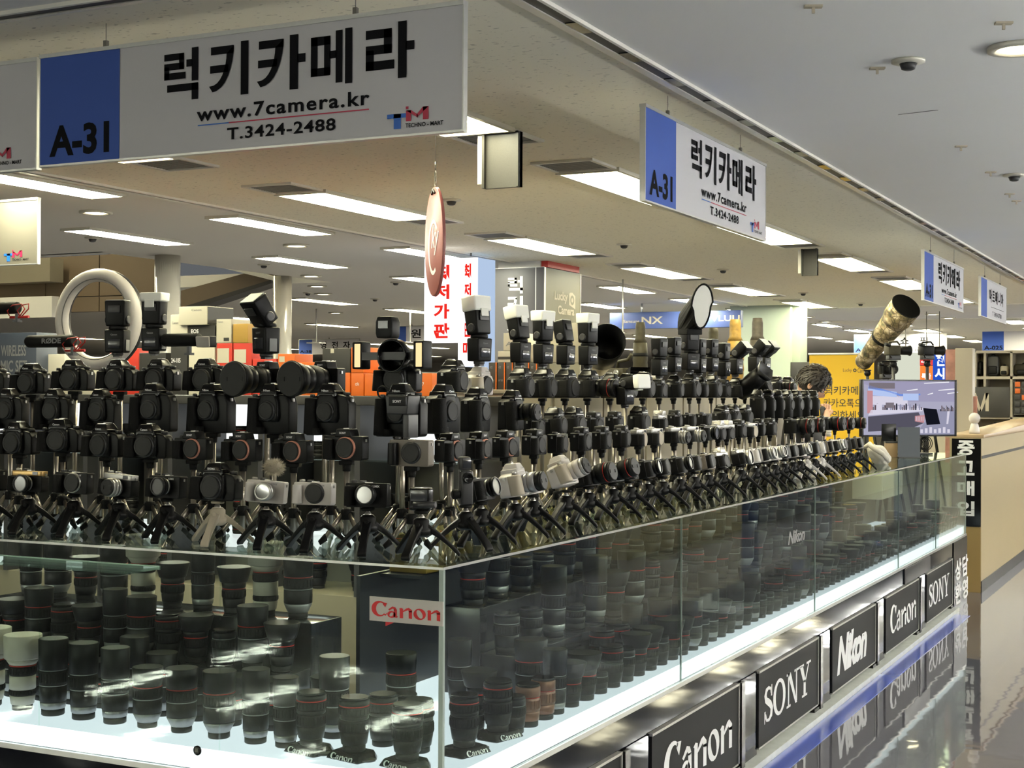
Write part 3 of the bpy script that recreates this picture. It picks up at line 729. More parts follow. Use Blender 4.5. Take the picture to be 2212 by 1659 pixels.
for ch, (u, v) in zip('상담환영', ((.06, .20), (.38, .20), (.06, .02), (.38, .02))): mb = MB(); put_text(mb, ch, (u, u + .27, v, v + .16), faceX(X0 + .0075, y, 0), 0, .035); P(o, 'syllable', mb, 'ink')
single('grey_plate', MB().box(X0 + .001, X0 + .008, 9.41, 10.29, .40, .50, bev=.002), 'dark', 'plain dark grey plate stuck on the rail above the brand plates', 'plate')
# brand card on the front pane
a, b = at_y(798, 1340, Y0 - .004), at_y(957, 1290, Y0 - .004)
o = empty('brand_card', ((a.x + b.x) / 2, Y0 - .004, a.z), 'white card with red serif lettering stuck on the front pane at the glass corner', 'sign')
W, Hh = b.x - a.x, at_y(798, 1285, Y0).z - at_y(798, 1337, Y0).z
P(o, 'card', MB().box(a.x, a.x + W, Y0 - .004, Y0 - .001, a.z, a.z + Hh), 'white')
mb = MB(); put_polys(mb, logo_canon(), (.03 * W, .965 * W, .18 * Hh, .84 * Hh), faceY(a.x, Y0 - .0045, a.z)); 
P(o, 'lettering', mb, 'inkred', 'red serif lettering')
P(o, 'tail', MB().prism([(.22 * W, 0), (.34 * W, 0), (.22 * W, -.012)], Y0 - .003, Y0 - .001, 'y', 0, mtx=T(a.x, 0, a.z)), 'inkred')
q = at_x(1702, 1178, X0); mb = MB(); put_text(mb, 'Nikon', (0, .30, 0, .062), faceX(X0 + .0012, q.y, q.z), 0, .03, .28, .92)
P(ac, 'pane_sticker', mb, 'inkgrey', 'white lettered sticker')

# ================================================================ lenses
def lens_kit(segs, n=28):
    k = Kit('camera_lens', 'lens'); z = 0.0; idx = {}
    for nm, r0, r1, h, m in segs:
        c = min(.0022, h * .3); mb = MB()
        mb.lathe([(max(r0 - c, .002), z), (r0, z + c), (r1, z + h - c), (max(r1 - c, .002), z + h)], n)
        if nm in ('zoom_ring', 'focus_ring'):
            for i in range(24):
                t = 2 * pi * i / 24; rr = (r0 + r1) / 2 + .0004
                mb.box(-.0022, .0022, -.0006, .0009, z + .18 * h, z + .82 * h, mtx=RZ(t) @ T(0, rr, 0))
        lb = {'red_ring': 'thin red ring', 'silver_band': 'silver band'}.get(nm)
        k.part(nm, mb, m, label=lb); z += h
    k.h = z; return k
RC = ('rear_cap', .032, .032, .018, 'cap')
LK = {
    'zoom': lens_kit([RC, ('mount_barrel', .036, .041, .036, 'lensblk'), ('zoom_ring', .0425, .0425, .034, 'lensring'), ('barrel', .041, .041, .012, 'lensblk'), ('focus_ring', .0432, .0432, .024, 'lensring'), ('red_ring', .0428, .0428, .0028, 'red'), ('front_barrel', .0425, .0425, .014, 'lensblk'), ('front_cap', .0405, .0405, .008, 'blackgloss')]),
    'prime': lens_kit([RC, ('silver_band', .034, .046, .030, 'lenssil'), ('barrel', .0465, .0465, .045, 'lensblk'), ('silver_band', .047, .047, .003, 'lenssil'), ('focus_ring', .0475, .0475, .036, 'lensring'), ('red_ring', .047, .047, .0025, 'red'), ('hood', .047, .050, .062, 'black')]),
    'tall': lens_kit([RC, ('mount_barrel', .034, .036, .02, 'lenssil'), ('barrel', .037, .038, .045, 'lensblk'), ('silver_band', .0383, .0383, .003, 'lenssil'), ('zoom_ring', .0385, .0385, .04, 'lensring'), ('silver_band', .0383, .0383, .0025, 'lenssil'), ('hood', .040, .041, .085, 'black')]),
    'white': lens_kit([RC, ('mount_barrel', .036, .040, .03, 'whitelens'), ('focus_ring', .041, .041, .018, 'lensring'), ('barrel', .041, .041, .045, 'whitelens'), ('zoom_ring', .042, .042, .03, 'lensring'), ('red_ring', .042, .042, .003, 'red'), ('front_barrel', .042, .052, .02, 'whitelens'), ('hood', .058, .060, .075, 'whitelens')]),
    'short': lens_kit([RC, ('barrel', .033, .034, .02, 'lensblk'), ('focus_ring', .0355, .0355, .02, 'lensring'), ('silver_band', .0345, .0345, .002, 'lenssil'), ('front_barrel', .0345, .0345, .012, 'lensblk'), ('front_cap', .033, .033, .007, 'blackgloss')]),
    'mid': lens_kit([RC, ('barrel', .034, .037, .035, 'lensblk'), ('focus_ring', .038, .038, .03, 'lensring'), ('silver_band', .0375, .0375, .002, 'lenssil'), ('front_barrel', .0375, .0375, .02, 'lensblk'), ('front_cap', .036, .036, .008, 'blackgloss')]),
    'copper': lens_kit([RC, ('barrel', .034, .036, .03, 'copper'), ('focus_ring', .0375, .0375, .04, 'copper'), ('red_ring', .0377, .0377, .002, 'red'), ('front_barrel', .038, .038, .03, 'copper'), ('front_cap', .036, .036, .008, 'blackgloss')]),
    'hooded': lens_kit([RC, ('barrel', .035, .038, .03, 'lensblk'), ('zoom_ring', .039, .039, .03, 'lensring'), ('red_ring', .039, .039, .003, 'red'), ('front_barrel', .039, .041, .02, 'lensblk'), ('hood', .046, .058, .05, 'black')]),
}
LDESC = {'zoom': 'black zoom lens with a red ring', 'prime': 'large hooded lens with silver band', 'tall': 'tall slim black lens with hood', 'white': 'white telephoto lens with hood', 'short': 'short black lens', 'mid': 'medium black lens with front cap', 'copper': 'brown lens', 'hooded': 'black lens with a flared hood'}
# wedge display stands
ks = Kit('lens_stand', 'lens stand')
ks.part('base', MB().prism([(-.062, -.052), (.062, -.052), (.07, .02), (.045, .05), (-.045, .05), (-.07, .02)], 0, .022, 'z', 0, .006, sc=.80), 'blackgloss')
mb = MB(); put_polys(mb, logo_canon(), (-.042, .042, -.008, .010), frame_mtx((0, -.0502, .0105), (1, 0, 0), (0, .45, .9)))
ks.part('lettering', mb, 'ink', 0)
ks.part('side_disc', MB().lathe([(.022, 0), (.022, .004), (.018, .006)], 20, mtx=T(.062, -.01, .004)), 'dark')

def put_lens(kind, x, y, z, label, group, s=1.0, rz=0.0):
    return LK[kind].put((x, y, z), rz, label, group, scale=s)
G1 = 'lenses in the front counter'; G2 = 'lenses in the aisle counter'
# front counter, first row: (base pixel x, kind, depth behind pane, on a stand, scale)
row = [(905, 'zoom', .075, 1, 1.0), (880, 'zoom', 0, 0, 0)]
front = [(880, 'zoom', .085, 1, 1), (765, 'zoom', .095, 1, 1), (672, 'zoom', .10, 1, 1), (617, 'tall', .12, 0, .93), (552, 'tall', .12, 0, 1), (473, 'prime', .12, 0, 1), (392, 'prime', .13, 0, .97), (318, 'prime', .13, 0, .93), (248, 'tall', .13, 0, 1.08), (180, 'tall', .13, 0, 1.1), (114, 'tall', .13, 0, 1.12), (48, 'white', .14, 0, 1.0), (-20, 'white', .14, 0, 1.05)]
for i, (px, kd_, d, st, s) in enumerate(front):
    q = at_y(px, 1600, Y0 + d); x, y, z = q.x, Y0 + d, LZ
    if st:
        ks.put((x, y, z), radians(-12), 'black wedge stand with white lettering under the %s lens from glass corner, front pane' % nth(i), 'lens stands'); z += .022
    put_lens(kd_, x, y, z, '%s, %s from glass corner, first row behind front pane' % (LDESC[kd_], nth(i)), G1, s)
second = [(905, 'zoom', .24), (828, 'zoom', .26), (722, 'tall', .28), (655, 'mid', .28), (590, 'hooded', .28), (500, 'hooded', .27), (430, 'mid', .28), (350, 'prime', .28), (290, 'tall', .28), (225, 'hooded', .29), (160, 'prime', .29), (95, 'hooded', .29), (30, 'prime', .29)]
for i, (px, kd_, d) in enumerate(second):
    q = at_y(px, 1500, Y0 + d); put_lens(kd_, q.x, Y0 + d, LZ, '%s, %s from glass corner, second row behind front pane' % (LDESC[kd_], nth(i)), G1, 1.12 if kd_ == 'tall' else 1.0)
# two dark risers carry the rear rows
M['riser'] = mat('dark_acrylic_riser', (0.02, 0.02, 0.022), 0.12)
single('display_riser', MB().box(XW, X0 - DP - .03, Y0 + .36, Y0 + .50, LZ + .001, .73, bev=.003), 'riser', 'low black riser inside the front counter, carrying the third row of lenses', 'display riser', 'risers')
single('display_riser', MB().box(XW, X0 - DP - .03, Y0 + .505, Y0 + .68, LZ + .001, .87, bev=.003), 'riser', 'higher black riser at the rear of the front counter', 'display riser', 'risers')
kinds3 = ['hooded', 'prime', 'mid', 'hooded', 'zoom', 'prime', 'tall', 'hooded', 'zoom', 'prime', 'hooded', 'mid', 'zoom', 'prime']
x = X0 - DP - .09; i = 0
while x > XW + .05:
    put_lens(kinds3[i % 14], x, Y0 + .43, .731, '%s, %s from the aisle, third row, front counter' % (LDESC[kinds3[i % 14]], nth(i)), G1); x -= .112; i += 1
kinds4 = ['prime', 'white', 'hooded', 'tall', 'hooded', 'white', 'prime', 'hooded', 'prime', 'tall', 'hooded']
x = X0 - DP - .14; i = 0
while x > XW + .05:
    put_lens(kinds4[i % 11], x, Y0 + .59, .871, '%s, %s from the aisle, rear row, front counter' % (LDESC[kinds4[i % 11]], nth(i)), G1); x -= .128; i += 1
# inside the corner
for i, (x, y, kd_) in enumerate(((-2.02, 3.86, 'short'), (-2.10, 4.05, 'hooded'), (-2.22, 3.80, 'mid'), (-2.34, 3.98, 'prime'), (-2.46, 3.75, 'hooded'), (-2.25, 4.2, 'tall'))):
    put_lens(kd_, x, y, LZ, '%s, %s of the loose lenses inside glass corner' % (LDESC[kd_], nth(i)), 'lenses inside the corner')
# aisle counter rows
r2 = random.Random(3)
def px_y(px, d): return at_x(px, 1500, X0 - d).y
seq = [(1010, 'zoom', 1), (1082, 'zoom', 1), (1117, 'mid', 0), (1148, 'copper', 0), (1181, 'copper', 0), (1206, 'tall', 0)]
yl = [(px_y(px, .075 if st else .06), k_, st) for px, k_, st in seq]
y = yl[-1][0]
pat = ['hooded', 'mid', 'hooded', 'prime', 'mid', 'hooded', 'zoom', 'tall', 'mid', 'hooded', 'short', 'prime', 'mid', 'tall', 'hooded', 'zoom']
j = 0
while y < YE - .25:
    y += .118; yl.append((y, pat[(j * 5 + j // 7) % 16], 0)); j += 1
for i, (y, k_, st) in enumerate(yl):
    z = LZ
    if st:
        ks.put((X0 - .085, y, z), radians(75), 'black wedge stand with white lettering under the %s lens from glass corner, aisle pane' % nth(i), 'lens stands'); z += .022
    put_lens(k_, X0 - (.085 if st else .072), y, z, '%s, %s from glass corner, first row behind aisle pane' % (LDESC[k_], nth(i)), G2, .95 + .1 * r2.random())
i = 0; y = 4.3
while y < YE - .3:
    k_ = pat[(i * 7 + 3) % 16]; put_lens(k_, X0 - .192, y, LZ, '%s, %s from glass corner, second row behind aisle pane' % (LDESC[k_], nth(i)), G2, 1 + .12 * r2.random()); y += .15; i += 1
i = 0; y = 4.4
while y < 9.65:
    k_ = pat[(i * 3 + 1) % 16]; put_lens(k_, X0 - .33, y, .731, '%s, %s from glass corner, third row behind aisle pane' % (LDESC[k_], nth(i)), G2, 1.1 + .12 * r2.random()); y += .19; i += 1
single('display_riser', MB().box(X0 - .395, X0 - .264, 4.34, 9.75, LZ + .001, .73, bev=.003), 'riser', 'low black riser along the aisle counter, carrying the third row of lenses', 'display riser', 'risers')
single('display_riser', MB().box(X0 - .545, X0 - .400, 4.34, 9.75, LZ + .001, .88, bev=.003), 'riser', 'high black riser along the rear of the aisle counter', 'display riser', 'risers')
i = 0; y = 4.42
while y < 9.6:
    k_ = pat[(i * 5 + 2) % 16]; put_lens(k_, X0 - .47, y, .881, '%s, %s from glass corner, rear row behind aisle pane' % (LDESC[k_], nth(i)), G2, 1.1); y += .19; i += 1
# yellow stock boxes on a board under the counter top
M['yellowbox'] = mat('yellow_card_box', (0.36, 0.23, 0.03), 0.5, noise=.1, nscale=6)
M['brownbox'] = mat('brown_card_box', (0.3, 0.2, 0.1), 0.6, noise=.15, nscale=6)
P(ac, 'inner_board', MB().box(X0 - DP, X0 - DP + .17, 4.2, 9.6, .985, .995), 'woodin')
for i in range(7):
    y = 4.25 + i * .74
    o = empty('stock_box', (X0 - DP + .1, y, .995), '%s box from glass corner on the board under the aisle counter top' % (nth(i) + (' yellow' if i < 4 else ' brown')), 'box', 'stock boxes under the counter top')
    P(o, 'carton', MB().box(X0 - DP + .02, X0 - DP + .165, y, y + .71, .996, 1.125, bev=.004), 'yellowbox' if i < 4 else 'brownbox')
    P(o, 'sticker', MB().box(X0 - DP + .165, X0 - DP + .1665, y + .5, y + .56, 1.03, 1.07), 'cream', 'small pale sticker')
# ================================================================ cameras
def rrect(w, d, r, n=4, cx=0, cy=0):
    out = []
    for qx, qy, a0 in ((1, 1, 0), (-1, 1, pi / 2), (-1, -1, pi), (1, -1, 3 * pi / 2)):
        for i in range(n + 1):
            a = a0 + pi / 2 * i / n
            out.append((cx + qx * (w / 2 - r) + r * cos(a), cy + qy * (d / 2 - r) + r * sin(a)))
    return out
def mount_parts(k, x, y, z, R=.031, ring=None, capm='cap'):
    m = T(x, y, z) @ FRONT
    k.part('lens_mount', MB().lathe([(R + .005, -.004), (R + .005, .002), (R + .002, .005), (R - .004, .005)], 32, mtx=m), ring or 'dark', label={'pink': 'copper pink mount ring', 'silver': 'silver mount ring'}.get(ring))
    k.part('body_cap', MB().lathe([(R + .001, .004), (R + .001, .009), (R - .001, .0108), (R - .006, .0108), (R - .0065, .0098), (.001, .0098)], 32, mtx=m), capm, label='grey body cap' if capm == 'cap' else 'pale body cap')
def lens_parts(k, x, y, z, segs, front='glasslens', front_lb=None):
    """a lens pointing to the camera's front; segs: name, r0, r1, length, material"""
    t = .003; m = T(x, y, z) @ FRONT; root = None
    for nm, r0, r1, h, ma in segs:
        c = min(.002, h * .3)
        p = k.part(nm, MB().lathe([(r0 - c, t), (r0, t + c), (r1, t + h - c), (r1 - c * 1.5, t + h), (r1 - .006, t + h)], 28, mtx=m, open_end=(front != 'cap')), ma, root, label={'red': 'thin red ring'}.get(ma))
        if root is None: root = p
        t += h
    R = segs[-1][2]
    if front == 'cap':
        k.part('lens_cap', MB().lathe([(R - .002, t - .002), (R - .002, t + .004), (R - .005, t + .006), (.001, t + .006)], 28, mtx=m).box(-R * .75, -R * .35, -.006, .006, t + .006, t + .008, mtx=m).box(R * .35, R * .75, -.006, .006, t + .006, t + .008, mtx=m), 'cap', root)
    else:
        mb = MB().lathe([(R - .006, t - .001), (R - .008, t - .008), (R * .72, t - .010)], 28, mtx=m)
        k.part('front_element', MB().lathe([(R - .005, t - .003), (R * .74, t - .010), (R * .70, t - .010), (R * .5, t - .0075), (.001, t - .006)], 28, mtx=m), front, root, front_lb)
def brand_text(k, par, body, x, y, z, w, h, col='ink'):
    mb = MB(); put_text(mb, body, (x - w / 2, x + w / 2, z, z + h), faceY(0, y, 0), 0, .03); k.part('lettering', mb, col, par)

def reflex(name='reflex_camera', tall=False, white=False, brand='Canon', lens=None, s=1.0, front='cap'):
    """single lens reflex camera, front to -y, base at z = 0"""
    k = Kit(name, 'camera'); w = .150 if tall else .142; hb = .123 if tall else .077; d = .046
    top = hb + (.036 if tall else .032); bm_, gm = ('white', 'cream') if white else ('black', 'grip')
    body = [(-w / 2 + .006, 0), (w / 2 - .006, 0), (w / 2, .006), (w / 2 + .001, hb * .78), (w / 2 - .010, hb - .002), (.030, hb + .004), (-.030, hb + .004), (-w / 2 + .030, hb - .001), (-w / 2 + .004, hb - .010), (-w / 2, .006)]
    k.part('body', MB().prism(body, d / 2, -d / 2, 'y', 0, .005), bm_)
    g = MB().prism(rrect(.040, .050, .016, 4, -w / 2 + .019, -d / 2 - .008), .003, hb - .008, 'z', 0, .004, sc=.93, off=(.001, .004))
    if tall: g.prism(rrect(.05, .04, .014, 4, -w / 2 + .030, -d / 2 - .006), .0, .022, 'z', 0, .004)
    k.part('grip', g, gm)
    mbz = hb * .5 + (.012 if tall else .001)
    k.part('front_housing', MB().prism([(-.036, mbz - .036), (.036, mbz - .036), (.043, mbz - .02), (.040, mbz + .03), (.026, hb + .006), (-.026, hb + .006), (-.040, mbz + .03), (-.043, mbz - .02)], -d / 2 + .003, -d / 2 - .013, 'y', 0, .005, sc=.93), bm_)
    pz = MB()
    b0 = [(-.034, -d / 2 - .012), (.034, -d / 2 - .012), (.036, d / 2 + .004), (-.036, d / 2 + .004)]
    pz.prism(b0, hb - .006, hb + .014, 'z', 0, .003, sc=.94)
    pz.solid([(-.032, -d / 2 - .013, hb + .006), (.032, -d / 2 - .013, hb + .006), (.033, d / 2 + .004, hb + .006), (-.033, d / 2 + .004, hb + .006), (-.021, -d / 2 - .004, top), (.021, -d / 2 - .004, top), (.016, d / 2 - .008, top + .001), (-.016, d / 2 - .008, top + .001)],
             [(3, 2, 1, 0), (4, 5, 6, 7), (0, 1, 5, 4), (1, 2, 6, 5), (2, 3, 7, 6), (3, 0, 4, 7)], 0, .005, 3)
    pr = k.part('prism_hump', pz, 'white' if white else 'blackgloss')
    brand_text(k, pr, brand, 0, -d / 2 - .0165, hb + .0115, .026, .0065, 'inkgrey' if white else 'ink')
    k.part('hot_shoe', MB().box(-.010, .010, -.006, .012, top, top + .003), 'silver')
    k.part('mode_dial', MB().lathe([(.011, hb + .000), (.011, hb + .009), (.009, hb + .010)], 18, mtx=T(w / 2 - .022, .003, 0)), 'dark')
    k.part('shutter_button', MB().lathe([(.008, hb - .006), (.0075, hb + .003), (.005, hb + .004)], 16, mtx=T(-w / 2 + .022, -d / 2 - .006, 0)), 'silver' if white else 'dark')
    k.part('strap_lug', MB().box(-w / 2 - .003, -w / 2 + .004, -.004, .004, hb - .022, hb - .012), 'silver')
    k.part('strap_lug', MB().box(w / 2 - .004, w / 2 + .003, -.004, .004, hb - .020, hb - .010), 'silver')
    if lens: lens_parts(k, 0, -d / 2 - .013, mbz, lens, front)
    else: mount_parts(k, 0, -d / 2 - .014, mbz, .031 if brand != 'Nikon' else .027, None)
    k.h = top; return k

def mirrorless(name='mirrorless_camera', col='black', hump=True, ring=None, lens=None, front='cap', brand='SONY', gripc=None, topm=None, w=.124, hb=.068, capm='cap'):
    """flat camera body; topm: a top plate of another material"""
    k = Kit(name, 'camera'); d = .036; gm = gripc or {'black': 'grip', 'white': 'white', 'cine': 'black', 'silver': 'grip'}.get(col, 'grip')
    bz = hb - (.016 if topm else 0)
    k.part('body', MB().prism([(-w / 2 + .005, 0), (w / 2 - .005, 0), (w / 2, .005), (w / 2, bz - .003), (w / 2 - .003, bz), (-w / 2 + .003, bz), (-w / 2, bz - .003), (-w / 2, .005)], d / 2, -d / 2, 'y', 0, .0045), col)
    if topm: k.part('top_plate', MB().prism(rrect(w, d, .012), bz - .001, hb, 'z', 0, .002), topm, label='silver top plate' if topm == 'silver' else None)
    k.part('grip', MB().prism(rrect(.030, .036, .012, 4, -w / 2 + .016, -d / 2 - .004), .003, hb - .008 - (.01 if topm else 0), 'z', 0, .003, sc=.95), gm)
    top = hb
    if hump:
        top = hb + .020
        e = k.part('viewfinder_hump', MB().prism([(-.028, hb - .003), (.028, hb - .003), (.021, top), (-.021, top)], d / 2 + .006, -d / 2 - .004, 'y', 0, .003), topm or col)
        brand_text(k, e, brand, 0, -d / 2 - .0048, hb + .006, .022, .006, 'ink' if (topm or col) not in ('white', 'silver') else 'inkgrey')
    else:
        if not topm: brand_text(k, 0, brand, .028, -d / 2 - .0006, hb - .012, .022, .006, 'ink' if col in ('black',) else 'inkgrey')
        else: k.part('viewfinder_window', MB().box(.025, .045, -d / 2 - .001, -d / 2 + .004, hb - .013, hb - .003), 'scr')
    k.part('shutter_dial', MB().lathe([(.009, hb - .001), (.009, hb + .007), (.007, hb + .008)], 16, mtx=T(-w / 2 + .02, -.002, 0)), 'silver' if topm or col == 'white' else 'dark')
    k.part('control_dial', MB().lathe([(.010, hb - .001), (.010, hb + .006), (.008, hb + .007)], 16, mtx=T(-w / 2 + .045, .004, 0)), 'silver' if topm == 'silver' else 'dark')
    k.part('hot_shoe', MB().box(-.009, .009, -.004, .012, top, top + .0028), 'silver')
    k.part('strap_lug', MB().box(-w / 2 - .003, -w / 2 + .003, -.003, .003, hb - .016, hb - .008), 'silver')
    k.part('strap_lug', MB().box(w / 2 - .003, w / 2 + .003, -.003, .003, hb - .016, hb - .008), 'silver')
    z = bz * .52
    if lens: lens_parts(k, .008, -d / 2, z, lens, front)
    else: mount_parts(k, .008, -d / 2 - .001, z, .027, ring, capm)
    k.h = top; return k

ZOOMB = [('barrel', .032, .034, .026, 'lensblk'), ('zoom_ring', .0355, .0355, .03, 'lensring'), ('red_ring', .0352, .0352, .002, 'red'), ('front_barrel', .035, .035, .018, 'lensblk')]
ZOOMG = [('barrel', .030, .032, .02, 'lenssil'), ('zoom_ring', .033, .033, .026, 'lenssil'), ('front_barrel', .032, .032, .02, 'lensblk')]
ZOOMW = [('barrel', .030, .032, .022, 'white'), ('zoom_ring', .033, .033, .024, 'white'), ('front_barrel', .032, .032, .014, 'silver')]
SILV = [('barrel', .026, .028, .014, 'silver'), ('focus_ring', .029, .029, .014, 'silver'), ('front_barrel', .0275, .0275, .012, 'silver')]
RETRO = [('barrel', .024, .026, .012, 'silver'), ('focus_ring', .028, .028, .012, 'lensring'), ('front_barrel', .027, .029, .012, 'lensblk')]
BIGW = [('barrel', .034, .038, .03, 'lensblk'), ('zoom_ring', .040, .040, .036, 'lensring'), ('front_barrel', .040, .043, .03, 'lensblk'), ('hood', .045, .052, .035, 'black')]
WIDE = [('barrel', .026, .026, .012, 'silver'), ('front_barrel', .030, .034, .02, 'silver')]
CK = {
    'dslr': reflex(), 'pro': reflex('professional_reflex_camera', True), 'pron': reflex('professional_reflex_camera', True, brand='Nikon'),
    'wdslr': reflex(white=True), 'dslr_lens': reflex(lens=ZOOMB), 'pro_lens': reflex('professional_reflex_camera', True, lens=ZOOMB[:2] + ZOOMB[3:]),
    'wdslr_grey': reflex(white=True, lens=ZOOMG), 'wdslr_silver': reflex(white=True, lens=ZOOMW), 'nik': reflex(brand='Nikon'),
    'alpha': mirrorless(), 'alphap': mirrorless(ring='pink'), 'alpha_big': mirrorless(lens=BIGW, front='cap'), 'flat': mirrorless(hump=False), 'flat_ring': mirrorless(hump=False, ring='silver'),
    'flat_red': mirrorless(hump=False, lens=ZOOMB), 'flat_lens': mirrorless(hump=False, lens=RETRO, front='mirrorlens', brand='LUMIX'),
    'wflat': mirrorless(col='white', hump=False, brand='Canon'), 'wflat_lens': mirrorless(col='white', hump=False, lens=SILV, front='glasslens'),
    'retro': mirrorless('retro_camera', 'black', True, lens=None, ring='silver', topm='silver', brand='FUJI', capm='cap'), 'retro_w': mirrorless('retro_camera', 'black', False, ring='silver', topm='silver', capm='cream'),
    'retro_lens': mirrorless('retro_camera', 'black', False, lens=SILV, front='cap', topm='silver'), 'retro_wide': mirrorless('retro_camera', 'black', False, lens=WIDE, front='glasslens', topm='silver'),
    'retro_gold': mirrorless('vintage_camera', 'black', False, lens=RETRO, front='mirrorlens', topm='gold'), 'silver': mirrorless('compact_camera', 'silver', False, ring='silver', capm='cream', brand='OLYMPUS'),
    'silver_lens': mirrorless('compact_camera', 'white', False, lens=SILV, front='mirrorlens', brand='OLYMPUS', gripc='grip'), 'olive': mirrorless('compact_camera', 'cine', False, ring='silver', brand='FUJI', w=.11), 'grey': mirrorless('compact_camera', 'dark', False, brand='SAMSUNG', w=.11),
    'cine': mirrorless('cinema_camera', 'cine', False, ring=None, brand='SONY', w=.128, hb=.076), 'bridge': reflex(brand='SIGMA'),
}
CD = {'dslr': 'black reflex camera', 'pro': 'tall black reflex camera with vertical grip', 'pron': 'tall black reflex camera with red grip mark', 'wdslr': 'white reflex camera', 'dslr_lens': 'black reflex camera with zoom lens', 'pro_lens': 'tall black camera with zoom lens',
      'wdslr_grey': 'white reflex camera with grey lens', 'wdslr_silver': 'white reflex camera with pale silver lens', 'nik': 'black reflex camera', 'alpha': 'black mirrorless camera', 'alphap': 'black mirrorless camera with pink mount ring', 'alpha_big': 'black mirrorless camera with big hooded lens',
      'flat': 'flat black camera', 'flat_ring': 'flat black camera with silver ring', 'flat_red': 'black camera with red ringed lens', 'flat_lens': 'black compact with shiny lens', 'wflat': 'small white camera with cap', 'wflat_lens': 'small white camera with silver lens', 'retro': 'silver topped camera', 'retro_w': 'silver topped camera with pale cap',
      'retro_lens': 'silver rangefinder camera with capped lens', 'retro_wide': 'silver topped camera with wide open lens', 'retro_gold': 'vintage camera with golden top', 'silver': 'silver compact camera', 'silver_lens': 'pale compact camera with shiny lens', 'olive': 'olive grey compact camera', 'grey': 'dark grey compact camera', 'cine': 'grey brown cinema camera with black grip', 'bridge': 'rounded black reflex camera on the white tripod'}

# mini tripods for the first row, tube stands behind
def mini_tripod(leg, head):
    k = Kit('mini_tripod', 'tripod')
    hub = MB().lathe([(.018, .056), (.028, .064), (.028, .078), (.023, .082), (.023, .101), (.014, .109)], 20)
    k.part('hub', hub, leg)
    k.part('release_button', MB().lathe([(.007, 0), (.006, .006)], 12, mtx=T(0, -.022, .090) @ FRONT), head)
    k.part('ball_stem', MB().lathe([(.006, .106), (.006, .122)], 12).sphere((0, 0, .108), .010), 'silver')
    k.part('plate', MB().lathe([(.017, .120), (.0195, .122), (.0195, .127), (.017, .128)], 22), head)
    for j in range(3):
        a = -pi / 2 + j * 2 * pi / 3
        m = RZ(a + pi / 2)
        mb = MB()
        n = [((0, -.014, .074), .028, .018), ((0, -.045, .056), .023, .014), ((0, -.075, .032), .021, .011), ((0, -.102, .006), .025, .010), ((0, -.106, 0), .025, .008)]
        vs, fs = [], []
        for c, w, t in n:
            for sx, sy in ((-1, -1), (1, -1), (1, 1), (-1, 1)): vs.append((c[0] + sx * w / 2, c[1] - sy * t * .25, c[2] + sy * t / 2 + t / 2))
        fs.append((3, 2, 1, 0)); fs.append(tuple(range(len(vs) - 4, len(vs))))
        for i in range(len(n) - 1):
            for q in range(4): fs.append((i * 4 + q, i * 4 + (q + 1) % 4, i * 4 + 4 + (q + 1) % 4, i * 4 + 4 + q))
        mb.solid(vs, fs, 0, .003, 2, m)
        k.part('leg', mb, leg)
    k.h = .128; return k
TK = {'b': mini_tripod('black', 'rubber'), 'w': mini_tripod('cream', 'cream'), 'p': mini_tripod('white', 'white')}
def stand(h):
    k = Kit('tube_tripod', 'tripod')
    k.part('column', MB().lathe([(.011, .03), (.011, h - .03)], 14), 'steel', label='shiny metal centre column')
    k.part('collar', MB().lathe([(.018, .072), (.022, .075), (.022, .098), (.018, .102)], 16).box(-.030, .030, -.010, .010, .078, .094, 0, .003), 'rubber')
    k.part('plate', MB().box(-.026, .026, -.020, .020, h - .012, h, 0, .003).lathe([(.015, h - .03), (.017, h - .012)], 14), 'rubber')
    for j in range(3):
        a = -pi / 2 + j * 2 * pi / 3 + pi; e = Vector((cos(a), sin(a), 0))
        i_ = k.part('leg', MB().tube([e * .018 + Vector((0, 0, .085)), e * .085 + Vector((0, 0, .018))], .0085, 10), 'steel', label='metal leg')
        k.part('foot', MB().tube([e * .078 + Vector((0, 0, .024)), e * .104 + Vector((0, 0, .0075))], [.0115, .0075], 10), 'rubber', i_)
    k.h = h; return k
ROWH = {1: .128, 2: .238, 3: .318, 4: .452}
SKT = {r: stand(ROWH[r]) for r in (2, 3, 4)}
SKT['3h'] = stand(.325); SKT['2l'] = stand(.228)
DROW = {1: .145, 2: .305, 3: .455, 4: .60}
WORDROW = {1: 'first', 2: 'second', 3: 'third', 4: 'top'}
def put_camera(kind, x, y, z, rz, label, group, tilt=0.0, roll=0.0, scale=1.0):
    return CK[kind].put((x, y, z), rz, label, group, tilt, roll, scale)

